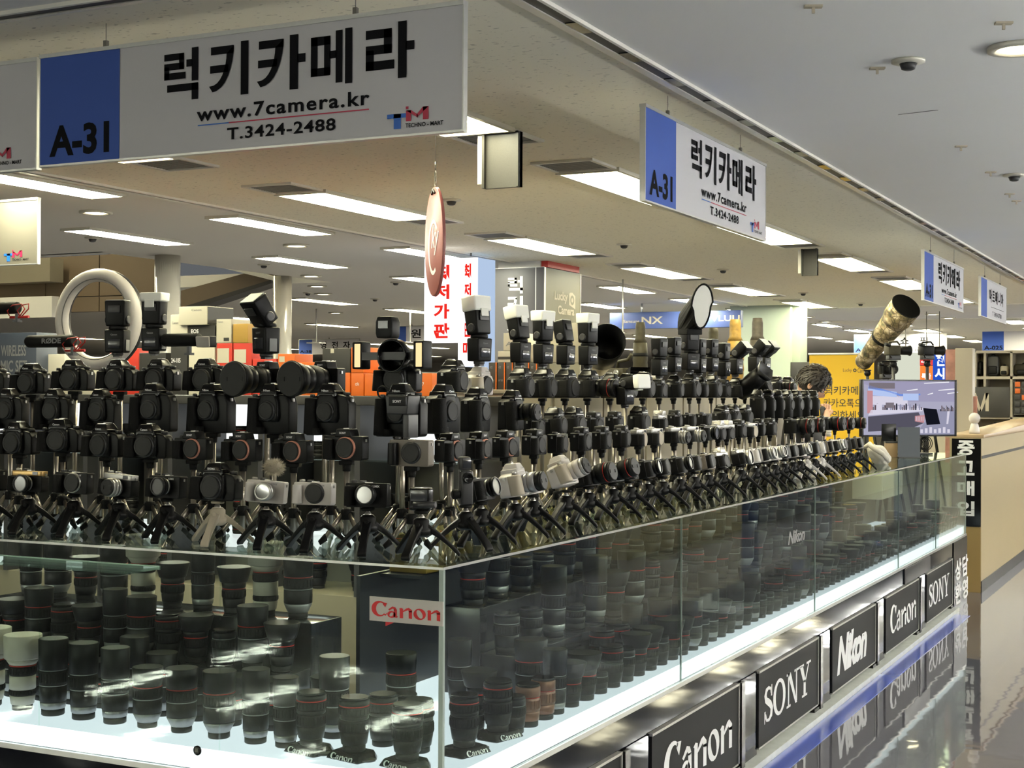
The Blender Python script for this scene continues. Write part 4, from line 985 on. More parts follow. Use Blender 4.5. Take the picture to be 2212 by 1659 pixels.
# ---------------- front counter (cameras face the viewer)
def frontrow(r, items, start):
    d = DROW[r]; n = len(items)
    for i, it in enumerate(items):
        px, kind = it[0], it[1]; o = it[2] if len(it) > 2 else {}
        y = Y0 + d + o.get('dy', 0); x = at_y(px, 1000, y - .03).x
        rz = radians(o.get('rz', rnd.uniform(-4, 10)))
        h = ROWH[r] + o.get('dz', 0); num = nth(n - 1 - i)
        z = ZT + h
        if r == 1:
            t = o.get('t', 'b'); rzt = .34 + rnd.uniform(-.06, .06)
            TK[t].put((x, y, ZT), rzt, '%s mini tripod, %s from glass corner, first row, front counter' % ({'b': 'black', 'w': 'cream white', 'p': 'white'}[t], num), 'mini tripods on the front counter')
        else:
            SKT[r].put((x, y, ZT), 0, 'metal tube tripod, %s from glass corner, under the %s row, front counter' % (num, WORDROW[r]), 'tube tripods on the front counter', mtx=T(x, y, ZT) @ RZ(.25) @ Matrix.Diagonal((.78, .78, h / ROWH[r], 1)))
        if kind: put_camera(kind, x, y, z + .001, rz, '%s, %s from glass corner, %s row, front counter' % (CD[kind], num, WORDROW[r]), 'cameras on the front counter', o.get('tilt', -.06 if r == 1 else 0), o.get('roll', 0), o.get('s', 1.0))
        if o.get('extra'): o['extra'](x, y, z, rz)
STOP = {}
frontrow(1, [(-40, 'flat'), (48, 'retro_gold'), (146, 'flat_ring'), (244, 'retro_lens', {'roll': .05}), (348, 'flat_lens'), (457, 'bridge', {'t': 'w', 's': 1.02, 'rz': 4}), (562, 'wflat_lens', {'rz': 14, 'roll': .06, 's': .95}), (667, 'wflat', {'rz': 8, 's': .95}), (783, 'flat_lens', {'rz': 12})], 0)
frontrow(2, [(-40, 'alpha'), (28, 'dslr'), (121, 'dslr', {'dz': .012}), (217, 'dslr'), (311, 'dslr'), (405, 'alphap'), (512, 'alphap'), (622, 'alphap'), (737, 'alphap', {'dz': .012, 's': 1.05}), (878, 'cine', {'rz': 2, 's': 1.0})], 0)
frontrow(3, [(-85, 'pro', {'s': .88}), (8, 'pro', {'s': .88}), (107, 'pro', {'s': .88}), (207, 'pro', {'s': .88}), (322, 'pron'), (448, 'pron'), (580, 'pron'), (705, 'pron'), (858, 'pron', {'s': 1.0, 'rz': 0})], 0)
TOPROW, TOPFRONT = [], []
frontrow(4, [(-30, 'dslr', {'dz': -.01}), (57, 'dslr', {'dz': -.012}), (148, 'dslr'), (246, 'dslr'), (334, 'dslr'), (435, 'dslr'), (565, 'alpha_big', {'rz': -6, 'dz': .0, 's': 1.12}), (690, 'alpha_big', {'rz': -8, 's': 1.12}), (850, 'dslr', {'rz': 4, 's': 1.0})], 0)

# ---------------- aisle counter (cameras face the aisle)
def aislerow(r, items):
    d = DROW[r]
    for i, it in enumerate(items):
        px, kind = it[0], it[1]; o = it[2] if len(it) > 2 else {}
        x = X0 - d; y = at_x(px, 900, x + .05).y + .01
        rz = pi / 2 + radians(o.get('rz', rnd.uniform(-6, 6))); h = ROWH[r] + o.get('dz', 0) - (.03 if r == 3 and 1130 < px < 1640 else 0) - (.02 if r == 4 and px > 1100 and px < 1640 else 0)
        num = nth(i); z = ZT + h
        if r == 1:
            t = o.get('t', 'b')
            TK[t].put((x, y, ZT), pi / 2 + .34 + rnd.uniform(-.05, .05), '%s mini tripod, %s from glass corner, first row, aisle counter' % ({'b': 'black', 'w': 'cream white', 'p': 'white'}[t], num), 'mini tripods on the aisle counter')
        else:
            SKT[r].put((x, y, ZT), rz + rnd.uniform(-.5, .5), 'metal tube tripod, %s from glass corner, under the %s row, aisle counter' % (num, WORDROW[r]), 'tube tripods on the aisle counter', mtx=T(x, y, ZT) @ RZ(pi / 2 + .25) @ Matrix.Diagonal((.62, .62, h / ROWH[r], 1) if px > 1500 else (.74, .74, h / ROWH[r], 1)))
        if kind and r == 4: TOPROW.append((y, z + .001 + (CK[kind].h + .003) * o.get('s', 1.0)))
        if kind: put_camera(kind, x, y, z + .001, rz, '%s, %s from glass corner, %s row, aisle counter' % (CD[kind], num, WORDROW[r]), 'cameras on the aisle counter', o.get('tilt', -.22 if r == 1 else 0), o.get('roll', 0), o.get('s', 1.0))
        if o.get('extra'): o['extra'](x, y, z, rz)
aislerow(1, [(1070, 'flat_lens'), (1142, 'wdslr_grey', {'s': .95, 'tilt': -.16}), (1180, 'wflat'), (1250, 'wdslr_silver', {'s': .95, 'tilt': -.4, 'dz': .012}), (1298, 'flat_red'), (1350, 'flat_red', {'tilt': -.3}), (1386, 'flat_ring'), (1424, 'flat_lens'), (1456, 'flat'), (1492, 'flat_lens'), (1524, 'flat'), (1553, 'olive'), (1582, 'retro'), (1622, 'retro_wide', {'s': 1.05}), (1652, 'wflat'), (1672, 'silver_lens'), (1694, 'wflat_lens'),
             (1714, 'flat'), (1732, 'olive'), (1748, 'silver_lens'), (1762, 'grey', {'t': 'p'}), (1778, 'grey'), (1792, 'wflat', {'t': 'p'}), (1808, 'olive'), (1822, 'silver_lens'), (1838, 'olive'), (1856, 'grey'), (1872, 'olive')])
aislerow(2, [(1000, 'alphap'), (1062, 'alphap'), (1118, 'alphap'), (1180, 'alpha'), (1230, 'flat'), (1280, 'alpha'), (1324, 'alpha'), (1366, 'alpha'), (1402, 'retro_w'), (1436, 'retro_w'), (1478, 'retro_lens'), (1512, 'retro_lens'), (1545, 'flat_lens'), (1572, 'retro'), (1590, 'retro'), (1616, 'alpha'), (1640, 'retro_w'), (1658, 'alpha'), (1682, 'alpha'), (1728, 'flat_red', {'s': 1.15}), (1752, 'flat_red', {'s': 1.15}), (1772, 'alpha'), (1797, 'flat_red', {'s': 1.2}), (1820, 'flat_red', {'s': 1.1}), (1850, 'flat_red')])
aislerow(3, [(980, 'pro'), (1052, 'pro', {'s': .95}), (1128, 'pro_lens', {'s': .9}), (1178, 'alpha'), (1219, 'dslr', {'s': 1.0}), (1260, 'dslr'), (1305, 'alpha'), (1350, 'alpha'), (1400, 'dslr'), (1446, 'retro'), (1478, 'alpha'), (1508, 'flat'), (1540, 'flat'), (1576, 'nik'), (1598, 'dslr'), (1624, 'dslr'), (1652, 'pro'), (1674, 'pro'), (1694, 'pron'), (1714, 'pron'), (1734, 'pro'), (1752, 'pro'), (1770, 'pro')])
aislerow(4, [(1000, 'dslr', {'s': 1.05}), (1057, 'wdslr', {'s': .95, 'dz': -.01}), (1145, 'dslr', {'s': 1.08}), (1194, 'dslr', {'s': 1.08}), (1242, 'dslr', {'s': 1.08}), (1290, 'dslr_lens', {'s': 1.1}), (1338, 'dslr_lens'), (1372, 'dslr'), (1408, 'dslr', {'s': 1.1}), (1443, 'alpha'), (1474, 'dslr'), (1508, 'dslr', {'s': 1.1}), (1528, 'dslr'), (1554, 'dslr', {'s': 1.1}), (1580, 'alpha', {'s': 1.1}), (1605, 'dslr'), (1626, 'alpha_big', {'tilt': -.3}), (1647, 'dslr'), (1665, 'dslr'), (1692, 'dslr_lens'), (1716, 'dslr')])
# ================================================================ flashes, microphones and lenses standing on the top row
def flash_kit(head_tilt=0.0, head_roll=0.0, diff=None, brand='Canon', win=True, name='flash_unit'):
    """foot at z = 0, front to -y; the head stands up and can tilt forward"""
    k = Kit(name, 'flash')
    k.part('foot', MB().box(-.011, .011, -.012, .012, 0, .006).lathe([(.016, .006), (.019, .009), (.019, .016), (.014, .018)], 18), 'dark')
    b = [(-.034, -.026), (.034, -.026), (.036, .02), (.028, .027), (-.028, .027), (-.036, .02)]
    bd = k.part('body', MB().prism(b, .016, .094, 'z', 0, .005, sc=1.06), 'black')
    k.part('sensor_window', MB().box(-.022, .022, -.0295, -.026, .03, .062, 0, .002), 'scr', bd, 'dark red sensor window')
    k.part('side_strip', MB().box(.036, .0385, -.014, .012, .022, .06, 0, .001), 'inkgrey', bd, 'grey side connector strip')
    brand_text(k, bd, brand, 0, -.0290, .074, .024, .006, 'inkgrey')
    k.part('neck', MB().lathe([(.026, .092), (.030, .096), (.030, .104), (.026, .108)], 20), 'black')
    m = T(0, 0, .106) @ RZ(head_roll) @ RXm(head_tilt)
    hp = [(-.034, -.024), (.034, -.024), (.037, .0), (.034, .026), (-.034, .026), (-.037, 0)]
    hd = k.part('head', MB().prism(hp, .0, .088, 'z', 0, .006, mtx=m, sc=1.10), 'black')
    k.part('tilt_hub', MB().lathe([(.015, -.0005), (.015, .004), (.012, .006)], 20, mtx=m @ T(.036, 0, .022) @ RYm(pi / 2)), 'dark', hd)
    k.part('tilt_hub', MB().lathe([(.015, -.0005), (.015, .004), (.012, .006)], 20, mtx=m @ T(-.036, 0, .022) @ RYm(-pi / 2)), 'dark', hd)
    k.part('head_plate', MB().box(-.022, .022, -.031, -.028, .045, .07, 0, .001, mtx=m), 'dark', hd)
    if win: k.part('flash_window', MB().box(-.033, .033, -.023, .024, .0875, .0895, 0, mtx=m), 'diffw', hd, 'pale ribbed flash window')
    if diff:
        h = {'cap': .032, 'big': .042, 'half': .022}[diff]
        k.part('diffuser', MB().prism([(p[0] * 1.2, p[1] * 1.22) for p in hp], .078, .088 + h, 'z', 0, .006, mtx=m, sc=1.04).box(-.018, .018, -.036, -.031, .058, .085, 0, .002, mtx=m), 'diffw', hd, 'white diffuser cap')
    return k
FK = {'cap': flash_kit(diff='cap'), 'big': flash_kit(-.12, diff='big'), 'none': flash_kit(), 'lean': flash_kit(-.22), 'leancap': flash_kit(-.18, diff='big'), 'fwd': flash_kit(.85), 'fwd2': flash_kit(.75), 'sony': flash_kit(.62, brand='SONY'), 'half': flash_kit(diff='half')}
# softbox version
kb = flash_kit()
sb = [(-.040, -.030), (.040, -.030), (.040, .030), (-.040, .030)]
i_ = kb.part('softbox_sleeve', MB().prism([(-.045, -.034), (.045, -.034), (.045, .034), (-.045, .034)], .178, .205, 'z', 0, .003), 'rubber')
rim, slv = [], []
for i in range(28):
    t = 2 * pi * i / 28; w_ = .062 if sin(t) > 0 else .05
    rim.append(Vector((w_ * cos(t), -.085 - .012 * sin(t), .305 + .10 * sin(t))))
    slv.append(Vector((.046 * max(-1, min(1, 1.5 * cos(t))), .002 + .036 * max(-1, min(1, -1.2 * sin(t + .6))) * (1 if sin(t) > -.2 else 1), .202 if sin(t) < .3 else .202 + .0 * t)))
for i in range(28):
    t = 2 * pi * i / 28
    if sin(t) > 0: slv[i] = Vector((.046 * cos(t), .034, .202 + .10 * sin(t) ** .7))
    else: slv[i] = Vector((.046 * max(-1, min(1, 1.4 * cos(t))), .034 - .07 * min(1, -1.3 * sin(t)), .202))
kb.part('softbox_shell', MB().add([tuple(p) for p in rim + slv], [(i, (i + 1) % 28, 28 + (i + 1) % 28, 28 + i) for i in range(28)] + [tuple(range(28, 56))], 0, False), 'rubber', i_)
c0 = Vector((0, -.093, .30))
kb.part('front_fabric', MB().add([tuple(p) for p in rim] + [tuple(c0)], [(i, (i + 1) % 28, 28) for i in range(28)], 0, True), 'diffw', i_, 'white softbox fabric')
kb.part('rim_band', MB().tube(rim, .005, 8, closed=True), 'rubber', i_)
FK['soft'] = kb
FD = {'cap': 'black flash with a white diffuser cap', 'big': 'tall black flash with a big white diffuser', 'none': 'upright black flash', 'lean': 'black flash leaning back', 'leancap': 'leaning black flash with white diffuser', 'fwd': 'black flash with tilted head', 'fwd2': 'black flash with tilted head', 'sony': 'big flash with tilted head and glass window', 'half': 'black flash with small white cap', 'soft': 'flash carrying a small oval softbox'}
# on the aisle counter
fl = [(1040, 'big', 800, 1.08), (1118, 'leancap', 822, 1.0), (1172, 'cap', 820, 1.0), (1218, 'lean', 818, 1.02), (1262, 'cap', 808, 1.05), (1425, 'none', 822, 1.0), (1456, 'none', 826, .95), (1494, 'soft', 818, 1.1), (1512, 'none', 822, .98), (1540, 'none', 818, .95), (1566, 'none', 806, 1.0), (1592, 'fwd', 808, 1.1), (1634, 'fwd2', 806, 1.1), (1652, 'fwd', 808, 1.1)]
for i, (px, kd_, py, s) in enumerate(fl):
    x = X0 - DROW[4]; q = at_x(px, py, x)
    cy_, cz_ = min(TOPROW, key=lambda c: abs(c[0] - q.y))
    FK[kd_].put((x + .002, cy_, cz_), pi / 2 + (-.55 if kd_ == 'soft' else rnd.uniform(-.3, -.05)), FD[kd_] + ', %s from glass corner top row, aisle counter' % nth(i), 'flashes on the aisle counter', scale=s, roll=0.0)
q = at_x(1350, 882, X0 - DROW[3] + .02)
k_ = flash_kit(1.45, diff='half', brand='Canon'); k_.put((X0 - DROW[3] + .02, q.y, q.z), pi / 2 - .3, 'black flash bent forward with a white cap, low in the third row, aisle counter', 'flashes on the aisle counter', scale=.95)
# on the front counter
def on_front(px, py, kd_, label, s=1.0, rz=0.1, dy=0):
    y = Y0 + DROW[4] + dy; q = at_y(px, py, y); FK[kd_].put((q.x, y, q.z), rz, label, 'flashes on the front counter', scale=s)
on_front(254, 772, 'none', 'upright black flash on the camera in front of the ring lamp', 1.02, .25)
on_front(333, 768, 'half', 'black flash with a white cap beside the ring lamp', 1.0, .15)
on_front(575, 776, 'sony', 'big flash with tilted head and glass window, before the second chrome column', 1.12, -.35)
# twin macro flash rig
y = Y0 + DROW[4]; q = at_y(850, 770, y - .05)
rg = empty('macro_flash_rig', (q.x, y - .10, q.z), 'macro rig with two lit flash heads either side of a big round lens', 'flash', 'flashes on the front counter')
def RP(name, mb, ms, lb=None, par=rg):
    o = single(name, mb, ms, parent=par)
    if lb: o['label'] = lb
    return o
LX = .034
RP('lens_hood', MB().lathe([(.046, -.09), (.046, -.02), (.052, -.012), (.052, .02), (.049, .024), (.045, .02), (.042, -.01), (.030, -.03), (.001, -.034)], 36, mtx=T(LX, 0, 0) @ FRONT), 'blackgloss', 'wide black lens with stepped front')
RP('front_element', MB().lathe([(.028, -.028), (.012, -.022), (.001, -.021)], 24, mtx=T(LX, 0, 0) @ FRONT), 'glasslens')
RP('ring_bracket', MB().box(-.085, .155, -.006, .006, -.012, .012), 'dark')
M['lamp'] = emat('warm_flash_lamp', (1.0, 0.72, 0.36), .19)
for sx in (-.095, .142):
    h = RP('flash_head', MB().box(sx - .022, sx + .016, -.018, .03, -.040, .045, 0, .005, mtx=RZ(-.12)), 'black')
    RP('lamp_face', MB().box(sx - .010, sx + .012, -.0205, -.018, -.034, .038, 0, .003, mtx=RZ(-.12)), 'lamp', 'warm lit lamp face', h)
RP('controller', MB().prism([(-.026, .055), (.026, .055), (.03, .07), (.03, .105), (.024, .122), (-.024, .122), (-.03, .105), (-.03, .07)], .0, .05, 'y', 0, .005, mtx=T(.0, -.01, 0)), 'black')
RP('controller_window', MB().box(-.018, .016, -.0125, -.010, .085, .108), 'scr')
# third row: field monitor camera housing in front of the last tall camera
y = Y0 + DROW[3] - .06; q = at_y(868, 880, y)
mo = empty('field_monitor', (q.x, y, q.z), 'boxy black viewfinder monitor bolted in front of the tall camera by the corner', 'monitor')
single('housing', MB().prism([(-.035, -.02), (.035, -.02), (.04, .035), (-.04, .035)], -.03, .04, 'y', 0, .003), 'dark', parent=mo)
single('hood', MB().box(-.022, .036, -.04, -.03, .005, .032, 0, .002), 'black', parent=mo)
mb = MB(); put_text(mb, 'SONY', (-.008, .022, .014, .022), faceY(0, -.0405, 0), 0, .03); single('lettering', mb, 'ink', parent=mo)
single('mount_arm', MB().box(.02, .04, -.03, .03, -.09, -.02, 0, .003), 'dark', parent=mo)
single('ring_hook', MB().tube([(-.055 + .017 * cos(t * pi / 8), -.02, .045 + .017 * sin(t * pi / 8)) for t in range(16)], .003, 8, closed=True), 'black', parent=mo)
# microphones
def mic(px0, px1, py, y, label, text, frame):
    a, b = at_y(px0, py, y), at_y(px1, py, y); L = b.x - a.x
    o = empty('shotgun_microphone', (a.x, y, a.z), label, 'microphone', 'microphones on the front counter')
    mx = RYm(pi / 2)
    single('foam_windshield', MB().lathe([(.004, 0), (.016, .004), (.022, .014), (.0225, .03), (.0225, L - .02), (.021, L - .004), (.014, L)], 22, mtx=mx), 'grip', parent=o)
    if text:
        mb = MB(); put_text(mb, text, (L * .42, L * .82, -.009, .010), faceY(0, -.0228, 0), 0, .03); single('lettering', mb, 'inkgrey', parent=o)
    if frame == 'red':
        mb = MB()
        for s in (0, .035):
            mb.tube([(L - .03 + .0 + s * 1.4, -.014, -.03), (L - .035 + s * 1.4, -.02, -.012), (L - .01 + s * 1.4, -.02, .008), (L + .03 + s, -.016, .012), (L + .045 + s * .5, -.014, -.006), (L + .02 + s * .3, -.014, -.032)], .0022, 6)
        mb.tube([(L - .04, 0, -.034), (L + .05, 0, -.034)], .005, 8)
        single('shock_mount', mb, 'red', parent=o)['label'] = 'red wire shock mount'
    else:
        single('rear_box', MB().box(L - .002, L + .055, -.02, .02, -.026, .012, 0, .004), 'black', parent=o)
        single('panel', MB().solid([(L + .0, -.024, .008), (L + .055, -.024, .008), (L + .065, -.034, -.026), (L + .012, -.034, -.026), (L + .0, -.02, .010), (L + .055, -.02, .010), (L + .065, -.03, -.024), (L + .012, -.03, -.024)], [(0, 1, 2, 3), (7, 6, 5, 4), (0, 4, 5, 1), (1, 5, 6, 2), (2, 6, 7, 3), (3, 7, 4, 0)]), 'silver', parent=o)['label'] = 'shiny silver rear panel'
    sx = L * .98 if frame == 'red' else L * .72
    single('shoe_foot', MB().box(sx - .012, sx + .012, -.012, .012, -.052, -.044).box(sx - .006, sx + .006, -.006, .006, -.046, -.02), 'dark', parent=o)
mic(57, 160, 738, Y0 + .6, 'black lettered foam microphone in a red wire mount', 'RØDE', 'red')
mic(350, 432, 735, Y0 + .6, 'plain black foam microphone with a silver rear panel', None, 'box')
mic(-70, 40, 668, Y0 + .62, 'black microphone cut off at the picture edge beside the ring lamp', None, 'red')
# fur windshield on the small white camera
q = at_y(590, 1010, Y0 + DROW[1] + .0)
mb = MB(); c = Vector((0, 0, 0)); r3 = random.Random(5)
mb.sphere((0, 0, 0), .022, 0, 16, 10, sc=(1.25, .9, .85))
for i in range(900):
    d = Vector((r3.gauss(0, 1), r3.gauss(0, 1), r3.gauss(0, 1))).normalized(); p = Vector((d.x * 1.25, d.y * .9, d.z * .85)) * .0215
    e = d.orthogonal().normalized() * .0007; L = .008 + .006 * r3.random(); t = p + d * L + Vector((r3.uniform(-1, 1), r3.uniform(-1, 1), r3.uniform(-1, 1))) * .003
    mb.add([tuple(p - e), tuple(p + e), tuple(t)], [(0, 1, 2)], 0)
setp(link('fur_windshield', mb.mesh('fur_windshield', 'cream')), 'fluffy cream fur windshield on top of the small white camera', 'windshield').location = (q.x, q.y + .005, q.z)
# vertical stick camera and little display at the corner
q = at_x(1010, 1062, X0 - .13); z0 = ZT + .128
TK['b'].put((q.x, q.y - .01, ZT), 1.2, 'black mini tripod under the upright stick camera at the glass corner', 'mini tripods on the aisle counter')
o = empty('stick_camera', (q.x, q.y - .01, z0 + .001), 'upright black stick camera with a small round lens, at the glass corner', 'camera', 'cameras on the aisle counter', rz=.75)
single('body', MB().prism(rrect(.036, .034, .007), 0, .098, 'z', 0, .004), 'dark', parent=o)
single('gimbal_head', MB().prism(rrect(.034, .036, .010), .10, .138, 'z', 0, .005, mtx=T(-.006, 0, 0)), 'dark', parent=o)
single('lens', MB().lathe([(.016, 0), (.016, .010), (.012, .012), (.009, .006), (.001, .005)], 24, mtx=T(0, -.017, .078) @ FRONT), 'blackgloss', parent=o)
single('screen', MB().box(-.014, .010, -.0195, -.0180, .106, .130, 0, .0005), 'scr', parent=o)
single('grip_knob', MB().lathe([(.012, 0), (.014, .01), (.014, .02), (.010, .024)], 14, mtx=T(-.018, 0, .03) @ RYm(-pi / 2)), 'rubber', parent=o)
q = at_y(910, 1075, Y0 + .13)
TK['b'].put((q.x, Y0 + .13, ZT), .1, 'black mini tripod under the camera showing its back screen', 'mini tripods on the front counter')
o = empty('action_camera', (q.x, Y0 + .13, ZT + .129), 'small black camera showing its back screen, on a mini tripod beside the glass corner', 'camera', 'cameras on the front counter', rz=.15)
single('body', MB().prism(rrect(.062, .034, .006), .0, .062, 'z', 0, .008), 'blackgloss', parent=o)
single('screen', MB().box(-.024, .024, -.0185, -.0172, .026, .056, 0, .0005), 'scr', parent=o)
single('side_mic', MB().tube([(-.012, -.026, .016), (.052, -.026, .018)], .009, 12), 'dark', parent=o)
single('side_knob', MB().lathe([(.007, 0), (.007, .012), (.004, .014)], 12, mtx=T(-.034, 0, .03) @ RYm(-pi / 2)), 'rubber', parent=o)
# crown of the white flash at the end of the first row
q = at_x(1790, 943, X0 - .145)
o = single('crown_figure', MB().lathe([(.012, 0), (.015, .007), (.016, .016), (.013, .022)], 18).lathe([(.013, .022), (.017, .034), (.011, .025)], 8), 'white', 'little white crown ornament on a camera at the far end of the first row', 'ornament'); o.location = q
# telephoto lenses behind the top row
def cover_lens(px, py0, py1, x, m, label, w=1.0):
    a = at_x(px, py0, x); b = at_x(px, py1, x); h = b.z - a.z
    o = empty('covered_lens', (a.x, a.y, a.z), label, 'lens', 'covered telephoto lenses')
    r = .05 * w
    single('cover', MB().lathe([(r * .8, 0), (r, .02), (r, h * .28), (r * 1.04, h * .30), (r * .98, h * .5), (r * 1.02, h * .52), (r * .92, h * .72)], 20), m, parent=o)
    single('mount_end', MB().lathe([(r * .92, h * .72), (r * .72, h * .80), (r * .70, h * .95), (r * .6, h)], 20), m, parent=o)
    single('strap', MB().lathe([(r * 1.045, h * .40), (r * 1.05, h * .42), (r * 1.045, h * .45)], 20), 'rubber', parent=o)
M['creamcab'] = mat('cream_cabinet', (0.24, 0.21, 0.15), 0.5, noise=.08, nscale=4)
cb = empty('storage_cabinet', (-3.15, 7.6, 0), 'low cream cabinet standing behind the aisle counter under the covered lenses', 'cabinet')
P(cb, 'carcass', MB().box(-3.36, -2.98, 6.5, 10.95, 0, 1.60, bev=.005), 'creamcab')
P(cb, 'top', MB().box(-3.37, -2.965, 6.48, 10.97, 1.60, 1.62, bev=.004), 'creamcab')
for i in range(7): P(cb, 'door', MB().box(-2.98, -2.968, 6.52 + i * .63, 7.13 + i * .63, .1, 1.58, bev=.003), 'creamcab')
def on_cab(px): return at_x(px, 800, -3.15)
def zpx(px, py, x): return at_x(px, py, x)
for px, top, m, lb, w in ((1383, 696, 'olive', 'tall dark olive covered lens standing beside the cinema rig', .85), (1541, 708, 'olive', 'olive covered lens standing between the upright flashes', .95), (1588, 690, 'camogold', 'gold camouflage covered lens standing on end', 1.15), (1636, 687, 'camogrey', 'grey brown covered lens standing before the green pillar', 1.15)):
    q = on_cab(px); t = at_x(px, top, -3.15); h = t.z - 1.621
    o = empty('covered_lens', (q.x, q.y, 1.621), lb, 'lens', 'covered telephoto lenses'); r = .052 * w
    single('cover', MB().lathe([(r * .8, 0), (r, .02), (r, h * .28), (r * 1.06, h * .30), (r * .96, h * .42), (r * 1.04, h * .44), (r * .92, h * .70)], 20), m, parent=o)
    single('mount_end', MB().lathe([(r * .92, h * .70), (r * .70, h * .76), (r * .68, h * .93), (r * .58, h)], 20), m, parent=o)
    single('strap', MB().lathe([(r * 1.045, h * .50), (r * 1.06, h * .52), (r * 1.045, h * .55)], 20), 'rubber', parent=o)
# cinema rig
q = on_cab(1352)
o = empty('cinema_rig', (q.x, q.y, 1.621), 'dark olive cinema camera rig with matte box and top handle', 'camera', rz=pi / 2 - .5)
single('body', MB().box(-.06, .06, -.04, .12, .03, .13, 0, .006), 'olive', parent=o)
single('matte_box', MB().solid([(-.075, -.13, .015), (.075, -.13, .015), (.075, -.13, .135), (-.075, -.13, .135), (-.05, -.06, .035), (.05, -.06, .035), (.05, -.06, .115), (-.05, -.06, .115)], [(0, 1, 5, 4), (1, 2, 6, 5), (2, 3, 7, 6), (3, 0, 4, 7), (4, 5, 6, 7)]), 'black', parent=o)
single('front_element', MB().lathe([(.036, 0), (.03, .006), (.001, .01)], 20, mtx=T(0, -.066, .075) @ FRONT), 'glasslens', parent=o)
single('top_handle', MB().tube([(0, .08, .13), (0, .07, .17), (0, -.02, .18), (0, -.05, .21)], .010, 8), 'olive', parent=o)
single('side_knob', MB().lathe([(.016, 0), (.02, .01), (.02, .02)], 16, mtx=T(-.06, 0, .1) @ RYm(-pi / 2)), 'silver', parent=o)
single('base_plate', MB().box(-.05, .05, -.1, .1, 0, .03, 0, .004), 'dark', parent=o)
# big hooded telephoto pointing to the aisle
def aim(p, d):
    d = Vector(d).normalized(); zc = d; xc = zc.cross(Vector((0, 0, 1))).normalized(); yc = zc.cross(xc)
    return Matrix(((xc.x, yc.x, zc.x, p[0]), (xc.y, yc.y, zc.y, p[1]), (xc.z, yc.z, zc.z, p[2]), (0, 0, 0, 1)))
a = at_x(1290, 792, -3.10); b = at_x(1312, 738, -2.84)
o = empty('telephoto_lens', tuple(a), 'big telephoto lens with a black hood and beige barrel, leaning up to the aisle', 'lens', mtx=aim(a, b - a))
L = (b - a).length
single('barrel', MB().lathe([(.055, -.10), (.058, 0), (.075, L * .35), (.078, L * .55)], 24), 'whitelens', parent=o)
single('hood', MB().lathe([(.080, L * .5), (.088, L * .52), (.096, L), (.093, L + .002), (.085, L * .6), (.001, L * .58)], 28), 'black', parent=o)
single('focus_ring', MB().lathe([(.0595, -.04), (.062, -.035), (.0625, -.01), (.0605, -.005)], 24), 'lensring', parent=o)
ft = MB().box(-.03, .03, -.03, .03, 1.621, a.z - .05, 0, .003); ob = link('support_foot', ft.mesh('support_foot', 'dark'), o); ob.matrix_parent_inverse = o.matrix_world.inverted(); ob.location = (a.x, a.y, 0)
# long dark camera lens bag at the end of row four
a = at_x(1610, 838, X0 - .55); b = at_x(1655, 800, X0 - .42)
o = empty('camcorder', tuple(a), 'black camcorder with a pale hood, tilted up at the end of the top row', 'camera', mtx=aim(a, b - a)); L = (b - a).length
single('body', MB().lathe([(.045, -.05), (.052, 0), (.05, L * .5), (.046, L * .8)], 18), 'black', parent=o)
single('hood', MB().lathe([(.05, L * .8), (.066, L), (.062, L), (.045, L * .85), (.001, L * .84)], 4), 'dark', parent=o)
# ================================================================ lit cabinet behind the front counter, boxes on its top
M['litback'] = emat('lit_cabinet_back', (0.95, 1.0, 0.98), .2)
M['redbox'] = mat('red_card_box', (0.48, 0.028, 0.012), 0.45, noise=.06, nscale=5)
M['orangebox'] = mat('orange_card_box', (0.62, 0.125, 0.008), 0.45, noise=.05, nscale=5)
M['whitebox'] = mat('white_card_box', (0.48, 0.45, 0.36), 0.5, noise=.04, nscale=5)
M['blackbox'] = mat('black_card_box', (0.028, 0.027, 0.024), 0.4)
M['goldbox'] = mat('gold_card_box', (0.40, 0.24, 0.05), 0.42, .2)
M['slatebox'] = mat('slate_card_box', (0.045, 0.055, 0.075), 0.45)
YC = 5.95
CT = 1.585
lc = empty('lit_cabinet', (-4.6, YC + .3, 0), 'white glowing display cabinet with a black top, behind the front counter', 'cabinet')
cx0, cx1 = -6.6, -3.16
P(lc, 'top', MB().box(cx0, cx1, YC, YC + .5, CT - .045, CT, bev=.003), 'blackbox')
P(lc, 'back_panel', MB().box(cx0 + .02, cx1 - .02, YC + .46, YC + .48, 1.29, CT - .05), 'litback', 'white glowing back panel'); P(lc, 'lower_back', MB().box(cx0 + .02, cx1 - .02, YC + .46, YC + .48, .62, 1.285), 'grey')
P(lc, 'base', MB().box(cx0, cx1, YC + .02, YC + .5, 0, .62, bev=.003), 'creamcab')
for i in range(7): P(lc, 'upright', MB().box(cx0 + i * .566, cx0 + i * .566 + .03, YC + .01, YC + .48, .62, CT - .045), 'dark')
for z in (.95, 1.27): P(lc, 'glass_shelf', MB().box(cx0 + .03, cx1 - .01, YC + .03, YC + .45, z, z + .008), 'glass')
i = 0
for z in (.62, .958, 1.278):
    x = cx1 - .22
    while x > -5.4:
        LK[['mid', 'short', 'hooded', 'zoom'][i % 4]].put((x, YC + .2, z + .001), 0, 'lens in the lit cabinet, %s from its aisle end, %s shelf' % (nth(int((cx1 - .2 - x) / .24)), ['bottom', 'middle', 'upper'][int(z > .9) + int(z > 1.2)]), 'lenses in the lit cabinet'); x -= .24; i += 1
